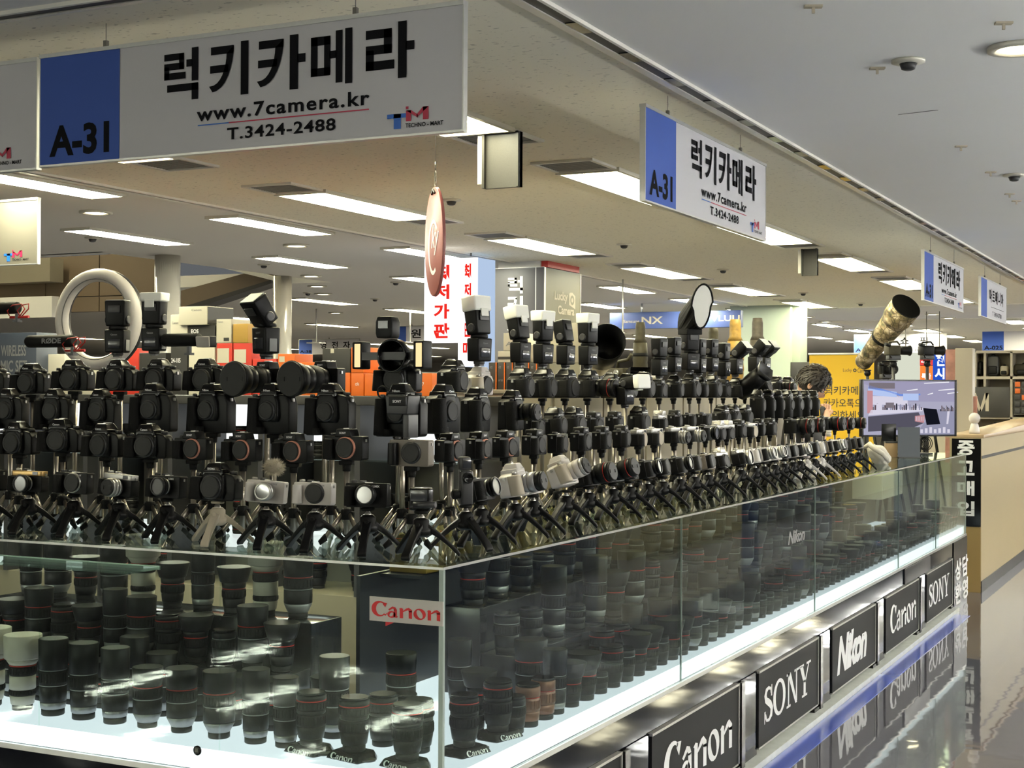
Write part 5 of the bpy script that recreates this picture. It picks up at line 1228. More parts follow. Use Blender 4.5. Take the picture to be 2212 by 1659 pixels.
def carton(px0, px1, py0, py1, m, label, y=None, d=.16, text=None, tcol='inkgrey', side=None, z0=None, patch=None, group='boxes on the lit cabinet'):
    y = YC + .06 if y is None else y
    a, b = at_y(px0, py1, y), at_y(px1, py0, y)
    za = a.z if z0 is None else z0; zb = b.z
    o = empty('product_box', ((a.x + b.x) / 2, y, za), label, 'box', group)
    P(o, 'carton', MB().box(a.x + .001, b.x - .001, y, y + d, za, zb, bev=.002), m)
    W, Hh = b.x - a.x, zb - za
    if side: P(o, 'side_panel', MB().box(b.x - .001, b.x + .0006, y + .003, y + d - .003, za + .003, zb - .003), side, 'differently coloured side panel')
    if patch:
        u0, u1, v0, v1, pm = patch
        P(o, 'sticker', MB().box(a.x + u0 * W, a.x + u1 * W, y - .001, y + .001, za + v0 * Hh, za + v1 * Hh), pm, 'pale sticker')
    if text:
        mb = MB()
        for t, u0, u1, v0, v1 in text: put_text(mb, t, (u0 * W, u1 * W, v0 * Hh, v1 * Hh), faceY(a.x, y - .0015, za), 0, .02)
        P(o, 'lettering', mb, tcol)
    return zb
CTZ = CT + .001
yA = YC + .10
# slate boxes at the picture edge
carton(-30, 79, 718, 806, 'slatebox', 'slate blue box lettered for a wireless microphone set, at the picture edge', y=YC + .03, text=[('WIRELESS', .3, .80, .62, .80), ('MIC SET', .3, .82, .36, .55)], z0=CTZ)
carton(88, 140, 765, 858, 'whitebox', 'plain white box beside the slate blue box', y=YC + .12, z0=CTZ)
carton(180, 235, 780, 858, 'whitebox', 'white box seen through the ring lamp', y=YC + .16, z0=CTZ)
carton(236, 300, 752, 858, 'redbox', 'dull red box seen through the ring lamp', y=YC + .16, z0=CTZ, patch=(.1, .5, .4, .7, 'whitebox'))
carton(300, 358, 762, 858, 'blackbox', 'black box below the flash with a white cap', y=YC + .10, z0=CTZ, text=[('R', .1, .3, .5, .6)])
z1 = carton(368, 405, 748, 858, 'blackbox', 'black box with zoom range print under a narrow white box', y=yA, z0=CTZ, text=[('24-105', .05, .6, .66, .76)], tcol='ink')
carton(368, 405, 679, 718, 'whitebox', 'narrow white box standing on the black box with zoom range print', y=yA, z0=z1 + .001, text=[('Canon', .1, .45, .7, .78)])
z2 = carton(407, 464, 745, 858, 'whitebox', 'white box at the bottom of the black and white pile', y=yA, z0=CTZ)
z3 = carton(406, 464, 702, 745, 'blackbox', 'black box with a white label in the middle of the pile', y=yA, z0=z2 + .001, patch=(.4, .95, .0, .3, 'whitebox'), text=[('EOS', .12, .4, .6, .8)], tcol='ink')
carton(386, 448, 661, 702, 'whitebox', 'long white box lying on top of the pile, dark end turned to the aisle', y=yA - .02, z0=z3 + .001, side='blackbox', d=.22, text=[('Canon', .45, .8, .75, .86)])
z4 = carton(467, 502, 741, 858, 'redbox', 'red box carrying a white camera box', y=yA, z0=CTZ, patch=(.05, .80, .62, .90, 'whitebox'))
carton(467, 500, 689, 739, 'whitebox', 'white camera box standing on a red box', y=yA, z0=z4 + .001, text=[('Canon', .1, .45, .85, .92)], patch=(.5, .85, .08, .22, 'blackbox'))
z5 = carton(503, 544, 741, 858, 'redbox', 'red box carrying the gold box', y=yA, z0=CTZ, patch=(.05, .7, .62, .88, 'whitebox'))
carton(503, 536, 699, 740, 'goldbox', 'gold box standing on a red box', y=yA, z0=z5 + .001, patch=(.75, .95, .05, .22, 'yellowbox'))
z6 = carton(545, 598, 775, 858, 'redbox', 'red box behind the big hooded lens', y=yA, z0=CTZ)
z7 = carton(600, 637, 811, 858, 'orangebox', 'lower orange box beside the second chrome column', y=yA - .03, z0=CTZ, patch=(.05, .38, .62, .88, 'whitebox'))
carton(600, 637, 764, 810, 'orangebox', 'upper orange box beside the second chrome column', y=yA - .03, z0=z7 + .001, patch=(.08, .4, .62, .88, 'whitebox'))
carton(638, 695, 782, 858, 'orangebox', 'orange box behind the second hooded lens', y=yA, z0=CTZ, patch=(.62, .95, .1, .5, 'whitebox'))
z8 = carton(696, 756, 805, 858, 'orangebox', 'orange box under the black box', y=yA, z0=CTZ)
carton(696, 757, 752, 804, 'blackbox', 'black box standing on an orange box', y=yA, z0=z8 + .001, text=[('α', .3, .5, .3, .5)], tcol='ink', patch=(.3, .42, .80, .98, 'whitebox'))
z9 = carton(758, 786, 806, 858, 'orangebox', 'lower orange box beside the macro rig', y=yA, z0=CTZ, text=[('α7s', .35, .65, .45, .58)], tcol='ink')
carton(758, 786, 750, 804, 'orangebox', 'upper orange box beside the macro rig', y=yA, z0=z9 + .001, text=[('α7s', .35, .65, .45, .58)], tcol='ink')
carton(787, 816, 808, 858, 'orangebox', 'orange box behind the macro rig, below its lit lamp', y=yA, z0=CTZ)
carton(817, 897, 808, 858, 'orangebox', 'wide orange box behind the macro lens', y=yA, z0=CTZ)
carton(898, 934, 806, 858, 'orangebox', 'last orange box toward the black pillar', y=yA, z0=CTZ, text=[('α7', .28, .5, .45, .6)], tcol='ink')
# boxes behind the aisle counter, standing on a second cream cabinet
c2 = empty('box_cabinet', (-3.7, 6.9, 0), 'cream cabinet carrying the dark and orange striped boxes', 'cabinet')
P(c2, 'carcass', MB().box(-4.25, -3.42, 6.75, 7.15, 0, 1.60, bev=.004), 'creamcab'); P(c2, 'top', MB().box(-4.27, -3.40, 6.73, 7.17, 1.60, 1.62, bev=.003), 'creamcab')
y2 = 6.85; zb = 1.621; gB = 'boxes behind the aisle counter'
for i, (a, b) in enumerate(((1055, 1073), (1074, 1091), (1092, 1108), (1109, 1126), (1127, 1143), (1144, 1160))):
    o = carton(a, b, 783, 850, 'blackbox', 'dark box with an orange edge, %s in the row behind the white reflex camera' % nth(i), y=y2, z0=zb, text=[('α', .2, .5, .78, .86), ('A7 III', .15, .7, .3, .38)], tcol='inkgrey', patch=(.86, 1.0, .0, 1.0, 'orangebox'), group=gB)
z1 = zb + (at_y(1100, 783, y2).z - zb) + .001
carton(1075, 1131, 758, 780, 'whitebox', 'flat white box with a dark stripe on the striped boxes', y=y2, z0=z1, patch=(0, 1, .25, .5, 'blackbox'), group=gB)
z2 = at_y(1100, 758, y2).z + .002
carton(1087, 1128, 719, 758, 'whitebox', 'square cream box on the flat white box', y=y2, z0=z2, text=[('AF', .12, .75, .25, .5)], group=gB)
carton(1146, 1190, 745, 782, 'whitebox', 'cream box between the two flashes with diffusers', y=y2 + .02, z0=z1, group=gB)
carton(1186, 1262, 697, 782, 'whitebox', 'tall white box in front of the olive sign face', y=y2 + .1, z0=z1, text=[('P.HL', .15, .7, .6, .78)], group=gB)

# ring lamp on its stand
D = 5.7; a = at_d(212, 690, D)
rl = empty('ring_lamp', (a.x, a.y, 0), 'large white ring lamp standing behind the front counter', 'lamp', rz=YAW - .35)
mb = MB(); R1 = .165 * D / 5.2 * .94
mb.tube([(R1 * cos(t * pi / 24), 0, a.z - .0 + R1 * 1.02 * sin(t * pi / 24)) for t in range(48)], .026, 12, closed=True)
single('ring_tube', mb, 'white', parent=rl)
single('ring_housing', MB().tube([((R1 + .004) * cos(t * pi / 24), .024, a.z + (R1 + .004) * 1.02 * sin(t * pi / 24)) for t in range(48)], .022, 10, closed=True), 'dark', parent=rl)
single('seam_ring', MB().tube([((R1 - .016) * cos(t * pi / 24), -.020, a.z + (R1 - .016) * 1.02 * sin(t * pi / 24)) for t in range(48)], .0022, 6, closed=True), 'grey', parent=rl)
single('pole', MB().tube([(0, .024, .1), (0, .024, a.z - R1 - .01)], .012, 10), 'dark', parent=rl)
single('base', MB().lathe([(.20, 0), (.20, .012), (.03, .03), (.014, .12)], 24, mtx=T(0, .024, 0)), 'dark', parent=rl)

# chrome columns, atrium panels, pillars
M['chrome'] = mat('polished_chrome', (0.80, 0.77, 0.68), 0.16, .75, bump=.15, bscale=4)
M['brownp'] = mat('brown_wall_panel', (0.17, 0.125, 0.08), 0.5, noise=.08, nscale=1)
M['greenp'] = mat('pale_green_paint', (0.36, 0.42, 0.34), 0.55, noise=.02, nscale=2)
for (px, py, D, r, lb) in ((362, 560, 11.75, .102, 'first'), (610, 606, 13.8, .088, 'second')):
    q = at_d(px, py, D)
    o = struct('chrome_pillar', MB().lathe([(r, 0), (r, CZ)], 40, mtx=T(q.x, q.y, 0)), 'chrome')
def brown_band(px0, px1, y, z0, z1, n):
    a, b = at_y(px0, 600, y).x, at_y(px1, 600, y).x
    mb = MB(); w = (b - a) / n
    for i in range(n): mb.box(a + i * w + .006, a + (i + 1) * w - .006, y, y + .12, z0, z1)
    mb.box(a, b, y + .02, y + .2, z0 + .02, z1 - .01, 1); return mb
y = 12.06; zt = lambda py: at_y(180, py, y).z
struct('atrium_wall', brown_band(-120, 336, y, zt(640), zt(552), 4), ['brownp', 'trimdark'])
struct('atrium_wall', brown_band(-120, 336, y - .06, zt(674), zt(643), 4), ['brownp', 'trimdark'])
a, b = at_y(-120, 612, y - .3), at_y(108, 560, y - .3)
struct('atrium_wall', MB().box(a.x, b.x, y - .3, y - .1, at_y(0, 612, y - .3).z, at_y(0, 562, y - .3).z), 'creamcab')
a = at_y(-100, 640, y - .3); b = at_y(112, 685, y - .3)
struct('atrium_wall', MB().box(a.x, b.x, y - .3, y - .2, b.z, at_y(0, 643, y - .3).z), 'ceilrear')
# slanted brown panel between the columns
y = 11.9; pl = [at_y(*p, y) for p in ((391, 628), (545, 586), (586, 592), (586, 606), (391, 664))]
struct('atrium_wall', MB().prism([(p.x, p.z) for p in pl], y, y + .15, 'y'), 'brownp')
y = 11.85; pl = [at_y(*p, y) for p in ((391, 664), (586, 604), (586, 612), (391, 676))]
struct('atrium_wall', MB().prism([(p.x, p.z) for p in pl], y, y + .2, 'y'), 'trimdark')
y = 11.75; pl = [at_y(*p, y) for p in ((388, 556), (590, 606), (590, 598), (388, 540))]
struct('trim_10', MB().prism([(p.x, p.z) for p in pl], y, y + .1, 'y'), 'trimlite')
q = at_d(1707, 662, 17.8)
struct('green_pillar', MB().box(q.x - .76, q.x, q.y, q.y + .42, 0, CZ).box(q.x, q.x + .10, q.y + .1, q.y + .42, 1.9, CZ), 'greenp')
single('shop_sign', MB().box(q.x + .0, q.x + .32, q.y + .02, q.y + .09, 1.75, 2.0, bev=.004), 'blackbox', 'small dark sign fixed below the edge of the green pillar', 'sign')

# black pillar sign
q = at_d(1177, 577, 12); tz = q.z
bp_ = empty('pillar_sign', (q.x, q.y, 0), 'tall charcoal pillar sign with white syllables and an olive face with camera mark', 'sign')
wx, wy = .47, .74
M['oliveface'] = mat('olive_grey_face', (0.115, 0.105, 0.062), 0.5)
M['charface'] = mat('charcoal_face', (0.055, 0.052, 0.055), 0.4)
P(bp_, 'core', MB().box(q.x - wx, q.x - .004, q.y, q.y + wy, .4, tz), 'charface')
P(bp_, 'olive_panel', MB().box(q.x - .004, q.x, q.y + .004, q.y + wy, .4, tz - .004), 'oliveface', 'olive grey side face')
P(bp_, 'edge_strip', MB().box(q.x - .006, q.x + .003, q.y - .003, q.y + .012, .4, tz).box(q.x - .006, q.x + .003, q.y + wy - .008, q.y + wy, .4, tz).box(q.x - .085, q.x - .078, q.y - .003, q.y, .4, tz).box(q.x - wx, q.x, q.y - .003, q.y, tz, tz + .004), 'trimlite', 'pale edge strips')
mb = MB(); u0 = .15; top_ = at_y(1115, 597, q.y).z; hgt = top_ - at_y(1115, 637, q.y).z
for i, ch in enumerate('럭키카메라'):
    zz = top_ - i * hgt * 1.06; put_glyph(mb, ch, (at_y(1096, 620, q.y).x, at_y(1132, 620, q.y).x, zz - hgt * .93, zz), faceY(0, q.y - .002, 0))
P(bp_, 'lettering', mb, 'ink')
mb = MB(); f = faceX(q.x + .002, q.y, 0); zy = lambda py: at_x(1220, py, q.x).z
put_text(mb, 'Lucky', (.19, .46, zy(656), zy(631)), f, 0, .03); put_text(mb, 'Camera', (.26, .60, zy(680), zy(661)), f, 0, .03)
za, zb_ = zy(660), zy(633)
mb.add([(.49, za + .01, 0), (.62, za - .02, 0), (.62, zb_ - .015, 0), (.585, zb_ + .0, 0), (.56, zb_ + .012, 0), (.52, zb_ + .012, 0), (.49, zb_, 0)], [tuple(range(7))], 0, False, f)
P(bp_, 'side_lettering', mb, 'cream')
mb = MB(); f2 = faceX(q.x + .003, q.y, 0); c_ = (.555, (za + zb_) / 2)
for p_ in ring2(*c_, .042, .042, .020, .020, 0, 2 * pi, 20): mb.add([(v[0], v[1], 0) for v in p_], [(0, 1, 2, 3)], 0, False, f2)
P(bp_, 'camera_mark', mb, 'oliveface')
struct('inner_pillar', MB().box(q.x - wx + .02, q.x - .06, q.y + .04, q.y + wy - .05, 0, CZ), 'ceilrear')
struct('trim_11', MB().box(q.x - .16, q.x + .0, q.y + .06, q.y + wy - .03, tz + .005, CZ - .001), 'redbox')

# white lit sale boxes with red syllables
M['litsign'] = emat('lit_white_sign', (1.0, 0.97, 0.99), .235); M['litblue'] = emat('lit_pale_blue_side', (0.58, 0.74, 1.0), .125)
M['litred'] = emat('lit_red_letter', (0.95, 0.03, 0.02), .15)
def lightbox(px0, px1, py0, py1, y, label, chars, cx0, cx1, cy0, step, ch_h, depth=.25, side='litblue'):
    a, b = at_y(px0, py1, y), at_y(px1, py0, y)
    o = empty('light_box_sign', ((a.x + b.x) / 2, y, a.z), label, 'sign', 'lit sale signs')
    P(o, 'case', MB().box(a.x, b.x, y + .004, y + depth, a.z, b.z), side, 'pale blue glowing side' if side == 'litblue' else None)
    P(o, 'lit_face', MB().box(a.x, b.x, y, y + .004, a.z, b.z), 'litsign')
    mb = MB()
    for i, ch in enumerate(chars):
        p0, p1 = at_y(cx0, cy0 + i * step + ch_h, y), at_y(cx1, cy0 + i * step, y)
        put_text(mb, ch, (p0.x, p1.x, p0.z, p1.z), faceY(0, y - .002, 0), 0, .04)
    P(o, 'lettering', mb, 'litred', 'red glowing syllables')
    return o
lb1 = lightbox(916, 988, 556, 740, 9.6, 'white lit sale sign with big red syllables, behind the hanging oval sign', '최저가판', 937, 971, 572, 42, 33, .12, 'litsign')
lb2 = lightbox(989, 1032, 556, 792, 10.05, 'second lit sale sign with narrower red syllables, next to the charcoal pillar', '최저가판매', 1000, 1018, 569, 42, 33, .3)
for lbx, y_ in ((lb1, 9.64), (lb2, 10.1)):
    P(lbx, 'hanger', MB().tube([(lbx.location.x, y_, at_y(950, 556, y_).z), (lbx.location.x, y_, CZ)], .008, 8), 'wire')
q = at_y(1032, 700, 10.4); q2 = at_y(1062, 700, 10.4)
single('lit_side_panel', MB().box(q.x, q2.x, 10.4, 10.46, 0.0, at_y(1040, 562, 10.4).z), 'litblue', 'pale blue glowing panel between the sale signs and the charcoal pillar', 'sign')

# blue fascia far behind
a, b = at_d(1317, 711, 17.3), at_d(1600, 662, 17.6)
fa = empty('shop_fascia', (a.x, a.y, a.z), 'long blue shop fascia with pale lettering beyond the softbox flash', 'sign')
M['fasciab'] = mat('blue_fascia', (0.055, 0.085, 0.24), 0.4)
y = (a.y + b.y) / 2; z0, z1 = at_y(1317, 711, y).z, at_y(1317, 676, y).z; xa, xb = at_y(1317, 690, y).x, at_y(1600, 690, y).x
P(fa, 'board', MB().box(xa, xb, y, y + .1, z0, z1, bev=.004), 'fasciab')
mb = MB(); f = faceY(0, y - .002, 0); X_ = lambda px: at_y(px, 690, y).x; Z_ = lambda py, px=1400: at_y(px, py, y).z
put_text(mb, 'Samsung', (X_(1347), X_(1381), Z_(699), Z_(690)), f, 0, .01); put_text(mb, 'NX', (X_(1386), X_(1432), Z_(700), Z_(684)), f, 0, .02)
P(fa, 'lettering', mb, 'cream'); mb = MB(); put_text(mb, 'Samsung', (X_(1498), X_(1529), Z_(696, 1520), Z_(688, 1520)), f, 0, .01); put_text(mb, 'VLUU', (X_(1535), X_(1598), Z_(694, 1560), Z_(681, 1560)), f, 0, .02)
P(fa, 'lettering', mb, 'cream')
P(fa, 'hanger', MB().tube([(xa + .4, y + .05, z1), (xa + .4, y + .05, CZ)], .012, 8), 'alu'); P(fa, 'hanger', MB().tube([(xb - .4, y + .05, z1), (xb - .4, y + .05, CZ)], .012, 8), 'alu')
# slim ceiling post with a dish lamp
for (px, py0, y, lb) in ((1345, 731, 13.0, 'thin ceiling pole with a flat shelf, before the blue fascia'), (683, 740, 16.0, 'thin dark pole hanging from the ceiling past the second chrome column'), (886, 750, 16.5, 'thin pale pole beside the white sale sign')):
    q = at_y(px, py0, y); o = empty('ceiling_pole', (q.x, y, q.z), lb, 'pole', 'ceiling poles')
    P(o, 'rod', MB().tube([(q.x, y, q.z), (q.x, y, CZ)], .009, 8), 'alu'); P(o, 'plate', MB().box(q.x - .1, q.x + .1, y - .08, y + .08, q.z - .012, q.z, bev=.003), 'trimlite')

# ================================================================ yellow banner, shop screen and things at the far end
y = 13.9; a, b = at_y(1748, 905, y), at_y(1888, 766, y)
bn = empty('roll_up_banner', ((a.x + b.x) / 2, y, 0), 'bright yellow roll-up banner with dark lettering behind the person', 'banner')
M['yellow'] = mat('yellow_banner_cloth', (0.62, 0.38, 0.005), 0.5, noise=.03, nscale=2)
P(bn, 'cloth', MB().box(a.x, b.x, y, y + .004, .12, b.z), 'yellow'); P(bn, 'top_rail', MB().box(a.x - .01, b.x + .01, y - .01, y + .02, b.z, b.z + .02, bev=.003), 'alu')
P(bn, 'foot', MB().box(a.x - .02, b.x + .02, y - .1, y + .1, 0, .12, bev=.01), 'dark'); P(bn, 'rear_pole', MB().tube([((a.x + b.x) / 2, y + .03, .1), ((a.x + b.x) / 2, y + .03, b.z)], .01, 8), 'alu')
mb = MB(); f = faceY(0, y - .001, 0); X_ = lambda px: at_y(px, 850, y).x; Z_ = lambda py: at_y(1820, py, y).z
put_text(mb, '럭키카메라', (X_(1783), X_(1874), Z_(853), Z_(834)), f, 0, .012); put_text(mb, '카카오톡으로', (X_(1779), X_(1879), Z_(880), Z_(861)), f, 0, .012); put_text(mb, '문의하세요', (X_(1779), X_(1868), Z_(905), Z_(887)), f, 0, .012)
put_text(mb, 'Lucky', (X_(1821), X_(1840), Z_(805), Z_(796)), f, 0, .0); put_text(mb, 'Camera', (X_(1852), X_(1878), Z_(805), Z_(796)), f, 0, .0)
c_ = (X_(1846.5), Z_(800))
for p_ in ring2(*c_, .017, .017, .007, .007, 0, 2 * pi, 16): mb.add([(v[0], v[1], 0) for v in p_], [(0, 1, 2, 3)], 0, False, f)
P(bn, 'lettering', mb, 'blackbox')

# television on the counter end
a, b = at_d(1862, 947, 10.95), at_d(2066, 948, 11.2)
a.z = b.z = 1.288; ex = (b - a).normalized(); W = (b - a).length; Hh = .432
tv = empty('flat_television', tuple((a + b) / 2 - Vector((0, 0, 1.288 - ZT))), 'flat television showing a bright shop interior, standing on the counter end', 'television')
inv = T(*tv.location).inverted() @ frame_mtx(tuple(a), ex, (0, 0, 1))
M['tvblk'] = mat('television_bezel', (0.01, 0.01, 0.012), 0.25)
single('case', MB().box(0, W, 0, Hh, -.045, -.002, 0, .004, mtx=inv), 'tvblk', parent=tv)
single('bezel', MB().box(0, W, 0, .014, -.004, .003, mtx=inv).box(0, W, Hh - .012, Hh, -.004, .003, mtx=inv).box(0, .012, 0, Hh, -.004, .003, mtx=inv).box(W - .018, W, 0, Hh, -.004, .003, mtx=inv), 'tvblk', parent=tv)
TVM = {}
def tvm(n, c, s=.145):
    if n not in M: M[n] = emat(n, c, s)
    return n
cols = [('tv_haze', (.45, .44, .58)), ('tv_ceiling', (.38, .36, .52)), ('tv_light', (.95, .95, 1)), ('tv_blue', (.18, .3, .78)), ('tv_paleblue', (.5, .62, .95)), ('tv_grey', (.10, .095, .13)), ('tv_dark', (.008, .009, .016)), ('tv_mid', (.22, .19, .22)), ('tv_pink', (.6, .3, .33)), ('tv_floor', (.33, .33, .46)), ('tv_white', (.75, .72, .85)), ('tv_brown', (.12, .08, .09))]
mb = MB(); w_, h_ = W - .030, Hh - .026; f = inv @ T(.012, .014, -.0005)
def tq(poly, i, lay):
    mb.add([(u * w_, v * h_, lay * .00015) for u, v in poly], [tuple(range(len(poly)))], i, False, f)
def tr(u0, u1, v0, v1, i, lay): tq([(u0, v0), (u1, v0), (u1, v1), (u0, v1)], i, lay)
tr(0, 1, 0, 1, 0, 0); tq([(0, .98), (1, 1), (1, .62), (.5, .62), (0, .95)], 1, 1); tq([(0, 1), (1, 1), (1, .68), (.35, .72)], 1, 1)
tr(0.07, .48, .56, .72, 10, 1)
tq([(.05, .86), (.36, .80), (.36, .70), (.05, .74)], 4, 2); tq([(.06, .92), (.05, .86), (.40, .76), (.62, .77), (.62, .74), (.40, .72)], 3, 2)
tr(.43, .60, .64, .77, 4, 3); tr(.04, .10, .40, .82, 8, 3); tr(.06, .34, .86, .97, 7, 2)
for u, v, l in ((.66, .97, .28), (.82, .84, .18), (.92, .78, .12), (.47, .83, .12), (.70, .76, .06)): tq([(u, v), (u + l, v + .03), (u + l, v + .01), (u, v - .015)], 2, 3)
for i in range(26):
    u = .10 + .021 * i; hh = .06 + .08 * ((i * 7) % 5) / 5; tr(u, u + .014, .46, .46 + hh, (7, 11, 6, 10, 9)[i % 5], 4)
tq([(.05, .36), (.64, .44), (.66, .50), (.08, .46)], 10, 3); tr(.14, .20, .42, .58, 10, 5); tr(.24, .33, .50, .60, 7, 5)
tq([(.05, .06), (.05, .34), (.60, .42), (.66, .22), (.50, .10)], 5, 4); tq([(.56, .25), (.66, .22), (.67, .37), (.56, .35)], 8, 5)
for i in range(5): tr(.575 + i * .018, .58 + i * .018, .26, .34, 10, 6)
tq([(.65, .50), (.80, .48), (.84, .20), (.69, .18)], 6, 6)
tq([(.60, .08), (.66, .22), (.82, .48), (1, .46), (1, 0), (.60, 0)], 9, 3); tq([(.86, .48), (.95, .48), (.93, .20), (.91, .20), (.92, .45), (.86, .45)], 10, 4)
for i in range(12): tr(.84 + .013 * i, .85 + .013 * i, .44, .48 + .09 * ((i * 3) % 4) / 4, (6, 11, 7)[i % 3], 5)
for i in range(7): tr(.62 + .05 * i, .65 + .05 * i, .03, .10 + .02 * (i % 3), 10, 4)
single('screen_picture', mb, [tvm(n, c) for n, c in cols], parent=tv)['label'] = 'glowing screen picture of a shop'
single('stand', MB().box(W * .3, W * .7, -.1372, -.124, -.12, .06, 0, .003, mtx=inv).box(W * .44, W * .56, -.125, .06, -.06, -.03, 0, .003, mtx=inv), 'tvblk', parent=tv)
mb = MB()
for i in range(6):
    r_ = .03 + .006 * i; c_ = Vector((W * .66 + .008 * i, -.055, -.07)); mb.tube([inv @ (c_ + Vector((r_ * cos(t * pi / 7), r_ * .9 * sin(t * pi / 7), .004 * i))) for t in range(14)], .0035, 6, closed=True)
single('cable_loops', mb, 'rubber', parent=tv)['label'] = 'looped black cables under the screen'
# dark stand card, black card box, brown box and white sack
q = at_z(1962, 989, ZT); o = empty('dark_card', (q.x, q.y, ZT), 'dark blue grey upright card standing before the television', 'card stand', rz=.35)
sc_ = (q - CAMP).length / FPX
single('card', MB().box(-21 * sc_, 24 * sc_, -.004, .004, .004, 64 * sc_, mtx=RXm(-.08)), 'slatebox', parent=o); single('foot', MB().box(-21 * sc_, 24 * sc_, -.06, .05, 0, .005), 'dark', parent=o)
q = at_z(1924, 988, ZT); o = empty('brown_box', (q.x - .0, q.y + .0, ZT), 'small brown box under the black panel before the television', 'box', rz=.35)
single('carton', MB().box(-10 * sc_, 14 * sc_, 0, .08, 0, 30 * sc_, 0, .002), 'brownbox', parent=o); single('lid', MB().box(-10.4 * sc_, 14.4 * sc_, -.002, .082, 30 * sc_, 34 * sc_, 0, .001), 'blackbox', parent=o)
single('black_panel', MB().box(-18 * sc_, 12 * sc_, .02, .03, 34 * sc_, 70 * sc_, 0, .002), 'blackgloss', parent=o)
q = at_z(1898, 1003, ZT); o = empty('white_sack', (q.x, q.y, ZT), 'crumpled white cloth sack slumped at the end of the camera rows', 'sack', rz=.3)
bm = bmesh.new(); bmesh.ops.create_icosphere(bm, subdivisions=4, radius=1)
from mathutils import noise as mnoise
for v in bm.verts:
    p = v.co.copy(); n_ = mnoise.noise(p * 1.8 + Vector((3, 1, 2))) * .30 + abs(mnoise.noise(p * 4.2)) * .14
    p *= 1 + n_; v.co = Vector((p.x * .062 - .035 * p.z, p.y * .06, max(-.001, p.z * .072 + .062)))
mb = MB(); mb.bm(bm, 0, True)
M['cloth'] = mat('white_cotton', (0.58, 0.55, 0.48), 0.85, bump=.2, bscale=200)
single('cloth_body', mb, 'cloth', parent=o); single('neck_fold', MB().tube([(-.09, .0, .11), (-.06, -.02, .13), (-.03, -.05, .10), (.02, -.062, .07), (.05, -.05, .03)], [.012, .02, .018, .016, .008], 10), 'cloth', parent=o)

# camouflage telephoto and camera rigs on tripods behind the screen
M['camo'] = mat('camouflage_wrap', (0.26, 0.21, 0.13), 0.65)
nt = M['camo'].node_tree; b_ = nt.nodes['Principled BSDF']; tc = nt.nodes.new('ShaderNodeTexCoord')
vo = nt.nodes.new('ShaderNodeTexVoronoi'); vo.feature = 'DISTANCE_TO_EDGE'; vo.inputs['Scale'].default_value = 17; no = nt.nodes.new('ShaderNodeTexNoise'); no.inputs['Scale'].default_value = 16; no.inputs['Detail'].default_value = 4
c1 = nt.nodes.new('ShaderNodeValToRGB'); c1.color_ramp.elements[0].position = .34; c1.color_ramp.elements[0].color = (.05, .05, .018, 1); c1.color_ramp.elements[1].position = .66; c1.color_ramp.elements[1].color = (.48, .40, .27, 1)
e_ = c1.color_ramp.elements.new(.5); e_.color = (.20, .15, .075, 1)
c2_ = nt.nodes.new('ShaderNodeValToRGB'); c2_.color_ramp.elements[0].position = .02; c2_.color_ramp.elements[0].color = (.12, .1, .08, 1); c2_.color_ramp.elements[1].position = .06; c2_.color_ramp.elements[1].color = (1, 1, 1, 1)
mx = nt.nodes.new('ShaderNodeMix'); mx.data_type = 'RGBA'; mx.blend_type = 'MULTIPLY'; mx.inputs[0].default_value = .8
nt.links.new(tc.outputs['Object'], vo.inputs['Vector']); nt.links.new(tc.outputs['Object'], no.inputs['Vector']); nt.links.new(no.outputs['Fac'], c1.inputs['Fac']); nt.links.new(vo.outputs['Distance'], c2_.inputs['Fac'])
nt.links.new(c1.outputs['Color'], mx.inputs[6]); nt.links.new(c2_.outputs['Color'], mx.inputs[7]); nt.links.new(mx.outputs[2], b_.inputs['Base Color'])
a, b = at_d(1874, 770, 13.0), at_d(1957, 662, 12.5); L = (b - a).length
cm = empty('camouflage_lens', tuple(a), 'huge camouflage wrapped telephoto lens aimed up toward the ceiling', 'lens', mtx=aim(a, b - a))
single('barrel', MB().lathe([(.062, -.11), (.075, -.085), (.075, .0), (.086, L * .25), (.096, L * .45), (.106, L * .6), (.112, L * .7)], 32), 'camo', parent=cm)
single('hood', MB().lathe([(.113, L * .70), (.128, L * .78), (.132, L), (.128, L + .004), (.122, L), (.104, L * .72), (.001, L * .66)], 36), 'camo', parent=cm)
single('hood_rim', MB().tube([(.130 * cos(t * pi / 20), .130 * sin(t * pi / 20), L + .002) for t in range(40)], .004, 8, closed=True), 'rubber', parent=cm)
single('hood_lining', MB().lathe([(.129, L + .0045), (.121, L - .01), (.102, L * .74), (.001, L * .73)], 32), 'void', parent=cm)
single('front_element', MB().lathe([(.098, L * .745), (.05, L * .75), (.001, L * .752)], 28), 'glasslens', parent=cm)
single('strap', MB().lathe([(.0925, L * .36), (.094, L * .37), (.0955, L * .40), (.096, L * .41)], 28), 'rubber', parent=cm)
def tall_tripod(q, ztop, label):
    o = empty('tall_tripod', (q.x, q.y, 0), label, 'tripod', 'tall tripods at the counter end')
    single('column', MB().tube([(0, 0, .55), (0, 0, ztop)], .014, 10), 'dark', parent=o); single('spider', MB().lathe([(.03, ztop - .35), (.04, ztop - .33), (.03, ztop - .29)], 14), 'black', parent=o)
    for j in range(3):
        t = 2 * pi * j / 3 + .4; single('leg', MB().tube([(.02 * cos(t), .02 * sin(t), ztop - .32), (.26 * cos(t), .26 * sin(t), .02)], [.014, .010], 8), 'black', parent=o)
    single('head', MB().sphere((0, 0, ztop), .03).box(-.03, .03, -.025, .025, ztop + .02, ztop + .032, 0, .003), 'black', parent=o); return o
tall_tripod(a, a.z - .15, 'tall tripod carrying the camouflage lens, half hidden by the television')
